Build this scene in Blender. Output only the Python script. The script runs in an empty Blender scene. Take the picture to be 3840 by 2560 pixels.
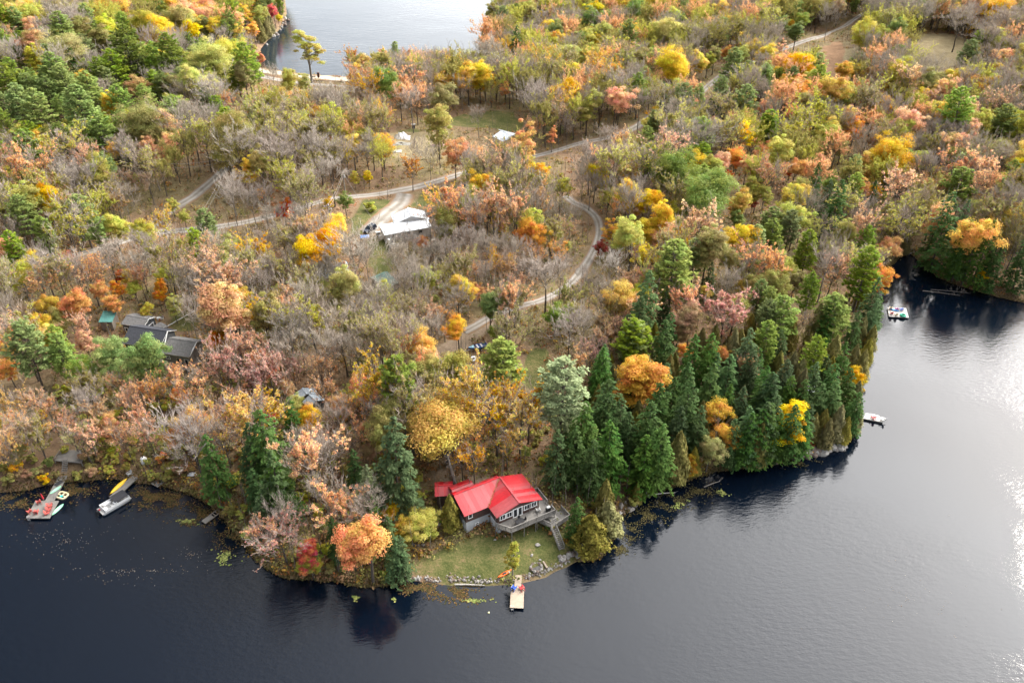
import bpy, math, random
import numpy as np
from mathutils import Vector, Matrix

# ---------------------------------------------------------------- camera, world, sun, exposure
scene = bpy.context.scene
COL = scene.collection
R = math.radians
CAM_H, PITCH, FPX = 115.0, 34.0, 2987.0
cam_d = bpy.data.cameras.new('camera')
cam_d.sensor_width = 36.0
cam_d.lens = 36.0 * FPX / 3840.0
cam_d.clip_start, cam_d.clip_end = 1.0, 20000.0
cam = bpy.data.objects.new('camera', cam_d)
cam.location = (0, 0, CAM_H)
cam.rotation_euler = (R(90 - PITCH), 0, 0)
COL.objects.link(cam)
scene.camera = cam

SUN_AZ, SUN_EL = 50.0, 38.0          # degrees clockwise from +Y, above the horizon
GLOW = 43.0
world = bpy.data.worlds.new('World'); scene.world = world
world.use_nodes = True
wn, wl = world.node_tree.nodes, world.node_tree.links
wn.clear()
w_out = wn.new('ShaderNodeOutputWorld'); w_bg = wn.new('ShaderNodeBackground')
w_sky = wn.new('ShaderNodeTexSky'); w_sky.sky_type = 'NISHITA'; w_sky.sun_disc = False
w_sky.sun_elevation = R(SUN_EL); w_sky.sun_rotation = R(SUN_AZ)
w_sky.air_density = 1.0; w_sky.dust_density = 3.0; w_sky.ozone_density = 1.0
# broken high cloud spread evenly over the whole sky
w_tc = wn.new('ShaderNodeTexCoord'); w_sep = wn.new('ShaderNodeSeparateXYZ')
wl.new(w_tc.outputs['Generated'], w_sep.inputs[0])
w_mx = wn.new('ShaderNodeMath'); w_mx.operation = 'MAXIMUM'; w_mx.inputs[1].default_value = 0.08
wl.new(w_sep.outputs['Z'], w_mx.inputs[0])
w_dx = wn.new('ShaderNodeMath'); w_dx.operation = 'DIVIDE'
w_dy = wn.new('ShaderNodeMath'); w_dy.operation = 'DIVIDE'
wl.new(w_sep.outputs['X'], w_dx.inputs[0]); wl.new(w_mx.outputs[0], w_dx.inputs[1])
wl.new(w_sep.outputs['Y'], w_dy.inputs[0]); wl.new(w_mx.outputs[0], w_dy.inputs[1])
w_cmb = wn.new('ShaderNodeCombineXYZ')
wl.new(w_dx.outputs[0], w_cmb.inputs[0]); wl.new(w_dy.outputs[0], w_cmb.inputs[1])
w_noise = wn.new('ShaderNodeTexNoise'); w_noise.inputs['Scale'].default_value = 1.1
w_noise.inputs['Detail'].default_value = 6.0; w_noise.inputs['Roughness'].default_value = 0.55
wl.new(w_cmb.outputs[0], w_noise.inputs['Vector'])
w_ramp = wn.new('ShaderNodeValToRGB')
w_ramp.color_ramp.elements[0].position = 0.34; w_ramp.color_ramp.elements[0].color = (0.25, 0.25, 0.25, 1)
w_ramp.color_ramp.elements[1].position = 0.60; w_ramp.color_ramp.elements[1].color = (0.95, 0.95, 0.95, 1)
wl.new(w_noise.outputs['Fac'], w_ramp.inputs[0])
w_cl = wn.new('ShaderNodeMixRGB'); w_cl.blend_type = 'MIX'      # cloud = whitened, brightened sky light
w_bw = wn.new('ShaderNodeRGBToBW'); wl.new(w_sky.outputs[0], w_bw.inputs[0])
w_mul = wn.new('ShaderNodeMath'); w_mul.operation = 'MULTIPLY'; w_mul.inputs[1].default_value = 0.85
wl.new(w_bw.outputs[0], w_mul.inputs[0])
wl.new(w_ramp.outputs[0], w_cl.inputs[0]); wl.new(w_sky.outputs[0], w_cl.inputs[1]); wl.new(w_mul.outputs[0], w_cl.inputs[2])
# thin cloud scatters the sun forward: a broad pale glow around it
w_dot = wn.new('ShaderNodeVectorMath'); w_dot.operation = 'DOT_PRODUCT'
w_dot.inputs[1].default_value = (math.sin(R(SUN_AZ)) * math.cos(R(SUN_EL)), math.cos(R(SUN_AZ)) * math.cos(R(SUN_EL)), math.sin(R(SUN_EL)))
wl.new(w_tc.outputs['Generated'], w_dot.inputs[0])
w_m0 = wn.new('ShaderNodeMath'); w_m0.operation = 'MAXIMUM'; w_m0.inputs[1].default_value = 0.0; wl.new(w_dot.outputs['Value'], w_m0.inputs[0])
w_pw = wn.new('ShaderNodeMath'); w_pw.operation = 'POWER'; w_pw.inputs[1].default_value = 4.0; wl.new(w_m0.outputs[0], w_pw.inputs[0])
w_cm = wn.new('ShaderNodeMath'); w_cm.operation = 'MULTIPLY_ADD'; w_cm.inputs[1].default_value = 0.7; w_cm.inputs[2].default_value = 0.6; wl.new(w_ramp.outputs[0], w_cm.inputs[0])
w_gl = wn.new('ShaderNodeMath'); w_gl.operation = 'MULTIPLY'; wl.new(w_pw.outputs[0], w_gl.inputs[0]); wl.new(w_cm.outputs[0], w_gl.inputs[1])
w_gc = wn.new('ShaderNodeVectorMath'); w_gc.operation = 'SCALE'; w_gc.inputs[0].default_value = (GLOW, GLOW * 0.985, GLOW * 0.97); wl.new(w_gl.outputs[0], w_gc.inputs['Scale'])
w_add = wn.new('ShaderNodeVectorMath'); w_add.operation = 'ADD'; wl.new(w_cl.outputs[0], w_add.inputs[0]); wl.new(w_gc.outputs[0], w_add.inputs[1])
# pale band of hazy air all round the horizon
w_h1 = wn.new('ShaderNodeMath'); w_h1.operation = 'SUBTRACT'; w_h1.inputs[0].default_value = 1.0; w_h1.use_clamp = True; wl.new(w_sep.outputs['Z'], w_h1.inputs[1])
w_h2 = wn.new('ShaderNodeMath'); w_h2.operation = 'POWER'; w_h2.inputs[1].default_value = 5.0; wl.new(w_h1.outputs[0], w_h2.inputs[0])
w_h3 = wn.new('ShaderNodeVectorMath'); w_h3.operation = 'SCALE'; w_h3.inputs[0].default_value = (8.0, 8.4, 9.0); wl.new(w_h2.outputs[0], w_h3.inputs['Scale'])
w_ad2 = wn.new('ShaderNodeVectorMath'); w_ad2.operation = 'ADD'; wl.new(w_add.outputs[0], w_ad2.inputs[0]); wl.new(w_h3.outputs[0], w_ad2.inputs[1])
wl.new(w_ad2.outputs[0], w_bg.inputs['Color'])
w_bg.inputs['Strength'].default_value = 0.15
wl.new(w_bg.outputs[0], w_out.inputs['Surface'])

sun_d = bpy.data.lights.new('sun', 'SUN')
sun_d.energy = 1.8; sun_d.angle = R(9.0); sun_d.color = (1.0, 0.92, 0.80)
sun = bpy.data.objects.new('sun', sun_d); COL.objects.link(sun)
_sd = Vector((math.sin(R(SUN_AZ)) * math.cos(R(SUN_EL)), math.cos(R(SUN_AZ)) * math.cos(R(SUN_EL)), math.sin(R(SUN_EL))))
sun.location = _sd * 500
sun.rotation_euler = (-_sd).to_track_quat('-Z', 'Y').to_euler()
scene.view_settings.view_transform = 'Standard'
scene.view_settings.look = 'None'
scene.view_settings.exposure = 0.76
scene.view_settings.gamma = 1.0
scene.view_settings.use_curve_mapping = False
scene.render.engine = 'CYCLES'
cy = scene.cycles
cy.max_bounces = 5; cy.diffuse_bounces = 3; cy.glossy_bounces = 3; cy.transmission_bounces = 2
cy.transparent_max_bounces = 4; cy.caustics_reflective = False; cy.caustics_refractive = False
cy.sample_clamp_indirect = 4.0
cy.use_denoising = True; cy.denoiser = 'OPENIMAGEDENOISE'; cy.denoising_input_passes = 'RGB_ALBEDO_NORMAL'; cy.denoising_prefilter = 'ACCURATE'
scene.render.film_transparent = False

# ---------------------------------------------------------------- pixel rays (photo is 3840 x 2560)
_cp, _sp = math.cos(R(PITCH)), math.sin(R(PITCH))
def ray(px, py):
    a = (px - 1920) / FPX; b = -(py - 1280) / FPX
    return Vector((a, _cp + b * _sp, -_sp + b * _cp))
def PZ(px, py, z=0.0):
    d = ray(px, py); t = (z - CAM_H) / d.z
    return Vector((d.x * t, d.y * t, z))
def to_px(x, y, z):
    zz = z - CAM_H
    dep = y * _cp - zz * _sp
    up = y * _sp + zz * _cp
    return 1920 + FPX * x / dep, 1280 - FPX * up / dep, dep

# ---------------------------------------------------------------- terrain
def inpoly(X, Y, poly):
    ins = np.zeros(X.shape, bool); n = len(poly)
    for i in range(n):
        x0, y0 = poly[i]; x1, y1 = poly[(i + 1) % n]
        if y0 == y1: continue
        c = ((y0 > Y) != (y1 > Y)) & (X < (x1 - x0) * (Y - y0) / (y1 - y0) + x0)
        ins ^= c
    return ins
def polydist(X, Y, pts, closed=True):
    D = np.full(X.shape, 1e9)
    n = len(pts)
    for i in range(n if closed else n - 1):
        x0, y0 = pts[i]; x1, y1 = pts[(i + 1) % n]
        dx, dy = x1 - x0, y1 - y0
        L2 = dx * dx + dy * dy + 1e-9
        t = np.clip(((X - x0) * dx + (Y - y0) * dy) / L2, 0, 1)
        D = np.minimum(D, (X - x0 - t * dx) ** 2 + (Y - y0 - t * dy) ** 2)
    return np.sqrt(D)
SHORE = [(-300, 1870), (-60, 1855), (0, 1845), (100, 1835), (180, 1815), (260, 1802), (330, 1800), (420, 1792), (480, 1800), (560, 1812),
  (640, 1825), (720, 1850), (780, 1885), (830, 1925), (880, 1985), (920, 2040), (960, 2095), (1000, 2125), (1050, 2155),
  (1110, 2172), (1160, 2166), (1200, 2180), (1260, 2175), (1300, 2185), (1360, 2198), (1420, 2195), (1480, 2184), (1540, 2178),
  (1600, 2180), (1700, 2190), (1800, 2192), (1880, 2188), (1960, 2182), (2020, 2172), (2080, 2142), (2130, 2118), (2180, 2092),
  (2215, 2105), (2255, 2085), (2285, 2040), (2305, 1990), (2325, 1940), (2370, 1898), (2420, 1862), (2470, 1838), (2540, 1818),
  (2600, 1790), (2680, 1768), (2760, 1755), (2840, 1748), (2920, 1732), (2990, 1716), (3060, 1700), (3130, 1684), (3180, 1660),
  (3195, 1630), (3190, 1590), (3180, 1545), (3195, 1490), (3215, 1440), (3235, 1390), (3250, 1330), (3265, 1270), (3270, 1210),
  (3275, 1150), (3285, 1090), (3315, 1020), (3370, 965), (3415, 945), (3445, 975), (3480, 1010), (3520, 1040), (3570, 1062),
  (3620, 1078), (3680, 1094), (3740, 1112), (3840, 1134), (3960, 1160), (4300, 1230)]
UPPER = [(960, 252), (1040, 268), (1100, 277), (1180, 284), (1260, 290), (1320, 291), (1380, 285), (1450, 272), (1560, 260), (1640, 256), (1690, 250),
  (1725, 238), (1765, 224), (1810, 204), (1848, 172), (1856, 130), (1880, 90), (1892, 60), (1925, 20), (1960, -30), (2010, -90), (2100, -160)]
UPPER_L = [(1120, -160), (1085, -60), (1068, 0), (1074, 50), (1068, 88), (1050, 108), (1026, 132), (1000, 155), (985, 172), (970, 200), (958, 228)]
low_w = [tuple(PZ(*p).xy) for p in SHORE]
up_w = [tuple(PZ(*p).xy) for p in UPPER_L] + [tuple(PZ(*p).xy) for p in UPPER]
LOWER_POLY = low_w + [(900, 120), (900, -900), (-900, -900), (-900, low_w[0][1])]
UPPER_POLY = up_w + [(420, 2600), (-520, 2600)]

xs = np.concatenate([[-9000, -4000, -2000, -1100, -700, -520], np.arange(-440, 441, 2.0), [520, 700, 1100, 2000, 4000, 9000]])
ys = np.concatenate([[-9000, -3000, -900, -300, 0, 30], np.arange(56, 800, 2.0), [860, 1000, 1300, 2000, 3500, 6000, 9500]])
GX, GY = np.meshgrid(xs, ys)          # [iy, ix]
_rng = np.random.RandomState(5)
def sine_noise(X, Y, wl, seed, n=9):
    r = np.random.RandomState(seed); Z = np.zeros(X.shape)
    for _ in range(n):
        a = r.uniform(0, 6.283); k = 6.283 / (wl * r.uniform(0.6, 1.6))
        Z += np.sin((X * math.cos(a) + Y * math.sin(a)) * k + r.uniform(0, 6.283))
    return Z / math.sqrt(n)
dl, du = polydist(GX, GY, low_w, False), polydist(GX, GY, up_w, False)
wl_in = inpoly(GX, GY, LOWER_POLY); wu_in = inpoly(GX, GY, UPPER_POLY)
D = np.minimum(dl, du); WATER = wl_in | wu_in
def bump(cx, cy, rx, ry, h):
    return h * np.exp(-((GX - cx) / rx) ** 2 - ((GY - cy) / ry) ** 2)
land = 0.9 * (1 - np.exp(-D / 2.0)) + 6.0 * (1 - np.exp(-D / 45.0)) + \
    (sine_noise(GX, GY, 70, 1) * 0.9 + sine_noise(GX, GY, 22, 2) * 0.25) * (1 - np.exp(-D / 30.0))
_f = 1 - np.exp(-D / 40.0)
land += _f * (bump(-150, 310, 90, 80, 9) + bump(-260, 380, 120, 120, 8) + bump(230, 420, 120, 120, 12) + bump(120, 330, 60, 60, 3) + bump(60, 250, 45, 40, 4))
land += -3.5 * np.exp(-(polydist(GX, GY, [tuple(PZ(*p).xy) for p in [(3400, 960), (3330, 760), (3250, 560), (3120, 330), (3080, 200)]], False) / 14.0) ** 2) * _f
cw = polydist(GX, GY, [tuple(PZ(*p).xy) for p in [(940, 300), (1084, 305), (1200, 312), (1374, 318)]], False)
land = np.where(cw < 60, land * (1 - np.exp(-(cw / 26.0) ** 2)) + 1.0 * np.exp(-(cw / 26.0) ** 2), land)
HZ = np.where(WATER, -np.minimum(0.25 * D, 4.0) - 0.02, np.maximum(land, 0.04 * np.minimum(D, 5)))
def hz(x, y):
    ix = np.clip(np.searchsorted(xs, x) - 1, 0, len(xs) - 2); iy = np.clip(np.searchsorted(ys, y) - 1, 0, len(ys) - 2)
    fx = np.clip((x - xs[ix]) / (xs[ix + 1] - xs[ix]), 0, 1); fy = np.clip((y - ys[iy]) / (ys[iy + 1] - ys[iy]), 0, 1)
    return (HZ[iy, ix] * (1 - fx) * (1 - fy) + HZ[iy, ix + 1] * fx * (1 - fy) + HZ[iy + 1, ix] * (1 - fx) * fy + HZ[iy + 1, ix + 1] * fx * fy)
def G(px, py, off=0.0):
    """first ground point whose height + off lies on the pixel's ray; returns the ground point"""
    d = ray(px, py)
    t = np.linspace(60, 760, 1401); X = d.x * t; Y = d.y * t; Z = CAM_H + d.z * t
    g = np.maximum(hz(X, Y), 0.0) + off
    k = np.argmax(Z <= g)
    if Z[k] > g[k]: k = len(t) - 1
    if k > 0:
        a = Z[k - 1] - g[k - 1]; b = Z[k] - g[k]; f = a / (a - b) if a != b else 0
        tt = t[k - 1] + f * (t[k] - t[k - 1])
    else: tt = t[0]
    x, y = d.x * tt, d.y * tt
    return Vector((x, y, max(float(hz(x, y)), 0.0)))

# pixel masks on the terrain
PXX, PXY, DEP = to_px(GX, GY, np.maximum(HZ, 0))
front = DEP > 20
def pmask(poly): return inpoly(PXX, PXY, poly) & front
GRASS_P = [[(1525, 2150), (1560, 2085), (1640, 2062), (1730, 2020), (1800, 2015), (1880, 2005), (2050, 1955), (2150, 1990), (2195, 2060), (2140, 2105), (2050, 2150), (1950, 2172), (1700, 2180), (1540, 2172)],
  [(1310, 870), (1315, 820), (1340, 770), (1370, 748), (1460, 745), (1485, 765), (1430, 820), (1380, 860), (1345, 890)],
  [(1370, 885), (1440, 895), (1510, 915), (1495, 985), (1480, 1035), (1400, 1035), (1385, 950)],
  [(1545, 772), (1575, 722), (1690, 688), (1725, 700), (1650, 765), (1560, 778)],
  [(1680, 445), (1760, 425), (1850, 415), (1920, 420), (1965, 470), (1930, 500), (1850, 482), (1780, 475), (1700, 475)],
  [(2020, 395), (2060, 390), (2125, 500), (2060, 515)], [(1490, 490), (1570, 482), (1600, 515), (1500, 525)],
  [(1960, 1320), (2030, 1290), (2060, 1330), (2070, 1390), (2185, 1415), (2215, 1445), (2050, 1475), (1985, 1455)],
  [(625, 1180), (730, 1165), (745, 1245), (650, 1245)], [(2300, 1890), (2360, 1840), (2400, 1850), (2340, 1900)]]
DRY_P = [[(3385, 130), (3560, 125), (3690, 165), (3610, 245), (3450, 265), (3395, 210)], [(3140, 190), (3250, 170), (3180, 300), (3120, 330)], [(2290, 215), (2380, 205), (2330, 265), (2280, 260)], [(1440, 500), (1650, 490), (1650, 600), (1480, 590)]]
REED_P = [[(3085, 180), (3150, 150), (3170, 190), (3150, 260), (3090, 330), (3060, 300)]]
SAND_P = [[(955, 254), (1120, 279), (1310, 291), (1380, 286), (1380, 298), (1310, 305), (1120, 292), (955, 268)]]
DIRT_P = [[(1590, 1755), (1700, 1770), (1870, 1795), (1850, 1825), (1700, 1815), (1600, 1790)], [(1370, 880), (1420, 820), (1500, 745), (1560, 740), (1530, 775), (1470, 830), (1420, 890)],
  [(1560, 1335), (1700, 1260), (1850, 1170), (1900, 1190), (1760, 1300), (1640, 1370)]]
def anymask(L):
    m = np.zeros(GX.shape, bool)
    for p in L: m |= pmask(p)
    return m
def soft(m):
    f = m.astype(float)
    for _ in range(1):
        g = np.pad(f, 1, mode='edge')
        f = (g[1:-1, 1:-1] * 2 + g[:-2, 1:-1] + g[2:, 1:-1] + g[1:-1, :-2] + g[1:-1, 2:]) / 6
    return f
ATT = {'grass': soft(anymask(GRASS_P)), 'dry': soft(anymask(DRY_P)), 'reed': soft(anymask(REED_P)), 'sand': soft(anymask(SAND_P)), 'dirt': soft(anymask(DIRT_P))}
CLEAR = anymask(GRASS_P) | anymask(DRY_P) | anymask(REED_P) | anymask(SAND_P) | anymask(DIRT_P) | WATER

# ---------------------------------------------------------------- materials
def new_mat(name):
    m = bpy.data.materials.new(name); m.use_nodes = True
    return m, m.node_tree.nodes, m.node_tree.links, m.node_tree.nodes['Principled BSDF']
def ramp(n, stops):
    r = n.new('ShaderNodeValToRGB'); e = r.color_ramp.elements
    while len(e) < len(stops): e.new(0.5)
    for k, (p, c) in enumerate(stops):
        e[k].position = p; e[k].color = (*c, 1) if len(c) == 3 else c
    return r
def noise(n, l, scale, detail=4, rough=0.55, coord=None, vec=None):
    t = n.new('ShaderNodeTexNoise'); t.inputs['Scale'].default_value = scale
    t.inputs['Detail'].default_value = detail; t.inputs['Roughness'].default_value = rough
    if vec is None:
        c = n.new('ShaderNodeTexCoord'); vec = c.outputs[coord or 'Object']
    l.new(vec, t.inputs['Vector']); return t
_mats = {}
def M(name, col, rough=0.7, var=0.25, scale=3.0, bump=0.0, metal=0.0, stripe=None, spec=0.3, rnd=0.0):
    """weathered plain material: colour with noise wear; stripe=(axis, period, depth) adds board or rib joints"""
    if name in _mats: return _mats[name]
    m, n, l, b = new_mat(name); _mats[name] = m
    c = n.new('ShaderNodeTexCoord')
    t = noise(n, l, scale, 5, 0.6, vec=c.outputs['Object'])
    t2 = noise(n, l, scale * 9, 3, 0.6, vec=c.outputs['Object'])
    add = n.new('ShaderNodeMath'); add.operation = 'MULTIPLY_ADD'; add.inputs[1].default_value = 0.4
    l.new(t2.outputs['Fac'], add.inputs[0]); l.new(t.outputs['Fac'], add.inputs[2])
    lo = tuple(x * (1 - var) for x in col); hi = tuple(min(1, x * (1 + var)) for x in col)
    r = ramp(n, [(0.42, lo), (0.95, hi)]); l.new(add.outputs[0], r.inputs[0])
    out = r.outputs[0]
    if stripe:
        ax, per, dep = stripe
        s = n.new('ShaderNodeSeparateXYZ'); l.new(c.outputs['Object'], s.inputs[0])
        dv = n.new('ShaderNodeMath'); dv.operation = 'DIVIDE'; dv.inputs[1].default_value = per; l.new(s.outputs[ax], dv.inputs[0])
        fr = n.new('ShaderNodeMath'); fr.operation = 'FRACT'; l.new(dv.outputs[0], fr.inputs[0])
        lt = n.new('ShaderNodeMath'); lt.operation = 'LESS_THAN'; lt.inputs[1].default_value = 0.12; l.new(fr.outputs[0], lt.inputs[0])
        mx = n.new('ShaderNodeMixRGB'); mx.inputs[2].default_value = (*[x * dep for x in col], 1)
        l.new(lt.outputs[0], mx.inputs[0]); l.new(out, mx.inputs[1]); out = mx.outputs[0]
    if rnd:      # each sheet weathered a little differently
        oi = n.new('ShaderNodeObjectInfo'); mv = n.new('ShaderNodeMapRange'); mv.inputs[3].default_value = 1 - rnd; mv.inputs[4].default_value = 1 + rnd; l.new(oi.outputs['Random'], mv.inputs[0])
        hs = n.new('ShaderNodeHueSaturation'); l.new(mv.outputs[0], hs.inputs['Value']); l.new(mv.outputs[0], hs.inputs['Saturation']); l.new(out, hs.inputs['Color']); out = hs.outputs[0]
    l.new(out, b.inputs['Base Color'])
    b.inputs['Roughness'].default_value = rough; b.inputs['Metallic'].default_value = metal
    b.inputs['Specular IOR Level'].default_value = spec
    if bump:
        bp = n.new('ShaderNodeBump'); bp.inputs['Strength'].default_value = bump; bp.inputs['Distance'].default_value = 0.05
        l.new(add.outputs[0], bp.inputs['Height']); l.new(bp.outputs[0], b.inputs['Normal'])
    return m
def leaf_mat(name, trans=0.3, rough=0.6, hue=0.02, val=(0.65, 1.3), spec=0.2):
    """foliage: colour comes from the object; every leaf carries its own tint, every bough its own shift"""
    m, n, l, b = new_mat(name)
    oi = n.new('ShaderNodeObjectInfo'); at = n.new('ShaderNodeAttribute'); at.attribute_name = 'tint'
    s = n.new('ShaderNodeSeparateColor'); l.new(at.outputs['Color'], s.inputs[0])
    hs = n.new('ShaderNodeHueSaturation')
    mr = n.new('ShaderNodeMapRange'); mr.inputs[3].default_value = 0.5 - hue; mr.inputs[4].default_value = 0.5 + hue
    l.new(s.outputs[1], mr.inputs[0]); l.new(mr.outputs[0], hs.inputs['Hue'])
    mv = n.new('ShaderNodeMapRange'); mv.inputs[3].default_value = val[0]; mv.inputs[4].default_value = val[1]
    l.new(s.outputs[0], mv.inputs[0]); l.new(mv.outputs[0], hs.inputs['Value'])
    l.new(oi.outputs['Color'], hs.inputs['Color'])
    l.new(hs.outputs[0], b.inputs['Base Color']); b.inputs['Roughness'].default_value = rough
    b.inputs['Specular IOR Level'].default_value = spec
    tr = n.new('ShaderNodeBsdfTranslucent'); l.new(hs.outputs[0], tr.inputs['Color'])
    mix = n.new('ShaderNodeMixShader'); mix.inputs[0].default_value = trans
    l.new(b.outputs[0], mix.inputs[1]); l.new(tr.outputs[0], mix.inputs[2])
    l.new(mix.outputs[0], n['Material Output'].inputs['Surface'])
    return m
MAT_LEAF = leaf_mat('broad_leaf', 0.5, hue=0.045)
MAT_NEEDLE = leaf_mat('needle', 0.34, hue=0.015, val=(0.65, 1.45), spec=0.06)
MAT_TWIG = leaf_mat('twig', 0.0, rough=0.85, hue=0.015, val=(0.6, 1.4), spec=0.1)
MAT_BARK = M('bark', (0.085, 0.07, 0.058), 0.9, 0.45, 1.5, 0.4)
MAT_BARK_PALE = M('pale_bark', (0.38, 0.35, 0.31), 0.85, 0.35, 1.2, 0.2)
MAT_BARK_GREY = M('grey_bark', (0.17, 0.15, 0.13), 0.9, 0.4, 1.2, 0.3)

# ---------------------------------------------------------------- mesh and object helpers
def mesh_np(name, V, quads=None, tris=None, tint=None, mats=(), qmat=None, tmat=None, smooth=False):
    me = bpy.data.meshes.new(name)
    V = np.asarray(V, np.float32)
    q = np.zeros((0, 4), np.int32) if quads is None or len(quads) == 0 else np.asarray(quads, np.int32)
    t = np.zeros((0, 3), np.int32) if tris is None or len(tris) == 0 else np.asarray(tris, np.int32)
    me.vertices.add(len(V)); me.vertices.foreach_set('co', V.ravel())
    nl = q.size + t.size; me.loops.add(nl); me.polygons.add(len(q) + len(t))
    me.loops.foreach_set('vertex_index', np.concatenate([q.ravel(), t.ravel()]))
    st = np.concatenate([np.arange(len(q)) * 4, q.size + np.arange(len(t)) * 3]).astype(np.int32)
    me.polygons.foreach_set('loop_start', st)
    for m in mats: me.materials.append(m)
    if qmat is not None or tmat is not None:
        mi = np.concatenate([np.zeros(len(q)) if qmat is None else qmat, np.zeros(len(t)) if tmat is None else tmat]).astype(np.int32)
        me.polygons.foreach_set('material_index', mi)
    if smooth: me.polygons.foreach_set('use_smooth', np.ones(len(q) + len(t), bool))
    me.update(calc_edges=True)
    if tint is not None:
        a = me.color_attributes.new('tint', 'FLOAT_COLOR', 'POINT')
        c = np.ones((len(V), 4), np.float32); c[:, :tint.shape[1]] = tint
        a.data.foreach_set('color', c.ravel())
    return me
def link(name, data, parent=None, loc=None, rot=None, scale=None):
    o = bpy.data.objects.new(name, data); COL.objects.link(o)
    if parent is not None: o.parent = parent
    if loc is not None: o.location = loc
    if rot is not None: o.rotation_euler = rot
    if scale is not None: o.scale = scale if hasattr(scale, '__len__') else (scale,) * 3
    return o
def tag(o, label=None, cat=None, group=None, kind=None):
    if label: o['label'] = label
    if cat: o['category'] = cat
    if group: o['group'] = group
    if kind: o['kind'] = kind
    return o
def thing(name, label, cat, loc=(0, 0, 0), rz=0.0, group=None):
    o = link(name, None, loc=loc, rot=(0, 0, rz)); o.empty_display_size = 0.5
    return tag(o, label, cat, group)
class MB:
    """collects boxes, tubes, prisms and lofts into one mesh"""
    def __init__(s): s.v = []; s.f = []
    def add(s, vs, fs):
        k = len(s.v); s.v += [tuple(v) for v in vs]; s.f += [tuple(i + k for i in f) for f in fs]; return s
    def box(s, c, d, rz=0.0, mat=None):
        x, y, z = d[0] / 2, d[1] / 2, d[2] / 2; cs, sn = math.cos(rz), math.sin(rz); vs = []
        for sz in (-z, z):
            for sx, sy in ((-x, -y), (x, -y), (x, y), (-x, y)):
                vs.append((c[0] + sx * cs - sy * sn, c[1] + sx * sn + sy * cs, c[2] + sz))
        return s.add(vs, [(3, 2, 1, 0), (4, 5, 6, 7), (0, 1, 5, 4), (1, 2, 6, 5), (2, 3, 7, 6), (3, 0, 4, 7)])
    def bar(s, a, b, w, h, up=(0, 0, 1)):
        a, b = Vector(a), Vector(b); d = (b - a).normalized(); up = Vector(up)
        sd = d.cross(up)
        if sd.length < 1e-4: sd = Vector((1, 0, 0))
        sd.normalize(); u = sd.cross(d).normalized(); vs = []
        for p in (a, b):
            for i, j in ((-1, -1), (1, -1), (1, 1), (-1, 1)): vs.append(p + sd * (i * w / 2) + u * (j * h / 2))
        return s.add(vs, [(3, 2, 1, 0), (4, 5, 6, 7), (0, 1, 5, 4), (1, 2, 6, 5), (2, 3, 7, 6), (3, 0, 4, 7)])
    def tube(s, pts, rad, n=6, cap=True):
        pts = [Vector(p) for p in pts]; rs = rad if hasattr(rad, '__len__') else [rad] * len(pts)
        vs, fs = [], []; d0 = (pts[-1] - pts[0]).normalized(); ref = Vector((1, 0, 0)) if abs(d0.z) > 0.9 else Vector((0, 0, 1))
        for i, p in enumerate(pts):
            d = (pts[min(i + 1, len(pts) - 1)] - pts[max(i - 1, 0)]).normalized()
            a = d.cross(ref).normalized(); b = d.cross(a)
            for k in range(n):
                t = 6.28318 * k / n; vs.append(p + (a * math.cos(t) + b * math.sin(t)) * rs[i])
        for i in range(len(pts) - 1):
            for k in range(n): fs.append((i * n + k, i * n + (k + 1) % n, (i + 1) * n + (k + 1) % n, (i + 1) * n + k))
        if cap: fs += [tuple(range(n))[::-1], tuple(range((len(pts) - 1) * n, len(pts) * n))]
        return s.add(vs, fs)
    def prism(s, poly, z0, z1):
        n = len(poly); vs = [(x, y, z0) for x, y in poly] + [(x, y, z1) for x, y in poly]
        a = sum(poly[i][0] * poly[(i + 1) % n][1] - poly[(i + 1) % n][0] * poly[i][1] for i in range(n))
        top = tuple(range(n, 2 * n)); bot = tuple(range(n))[::-1]
        fs = [(i, (i + 1) % n, n + (i + 1) % n, n + i) for i in range(n)] + [top, bot]
        if a < 0: fs = [f[::-1] for f in fs]
        return s.add(vs, fs)
    def loft(s, rings, cap=True, closed=True):
        n = len(rings[0]); vs = [v for r in rings for v in r]; fs = []
        for i in range(len(rings) - 1):
            for k in range(n if closed else n - 1): fs.append((i * n + k, i * n + (k + 1) % n, (i + 1) * n + (k + 1) % n, (i + 1) * n + k))
        if cap: fs += [tuple(range(n))[::-1], tuple(range((len(rings) - 1) * n, len(rings) * n))]
        return s.add(vs, fs)
    def mesh(s, name, mat=None, smooth=False):
        me = bpy.data.meshes.new(name); me.from_pydata(s.v, [], s.f)
        if mat: me.materials.append(mat)
        if smooth: me.polygons.foreach_set('use_smooth', [True] * len(me.polygons))
        me.update(); return me
    def build(s, name, mat, parent=None, loc=None, rz=None, smooth=False, bevel=0.0):
        o = link(name, s.mesh(name, mat, smooth), parent, loc, None if rz is None else (0, 0, rz))
        if bevel:
            b = o.modifiers.new('bevel', 'BEVEL'); b.width = bevel; b.segments = 2; b.limit_method = 'ANGLE'
        return o
def copy_tree(o, parent=None):
    c = o.copy(); COL.objects.link(c)
    if parent is not None: c.parent = parent; c.matrix_parent_inverse = o.matrix_parent_inverse
    for ch in KIDS.get(o.name, []): copy_tree(ch, c)
    return c
KIDS = {}
def remember(root):
    """index the children of a prototype once, so copying needs no scene search"""
    for ch in root.children:
        KIDS.setdefault(root.name, []).append(ch); remember(ch)
    return root
def struct(name, me, loc=None): return tag(link(name, me, loc=loc), kind='structure')
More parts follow.
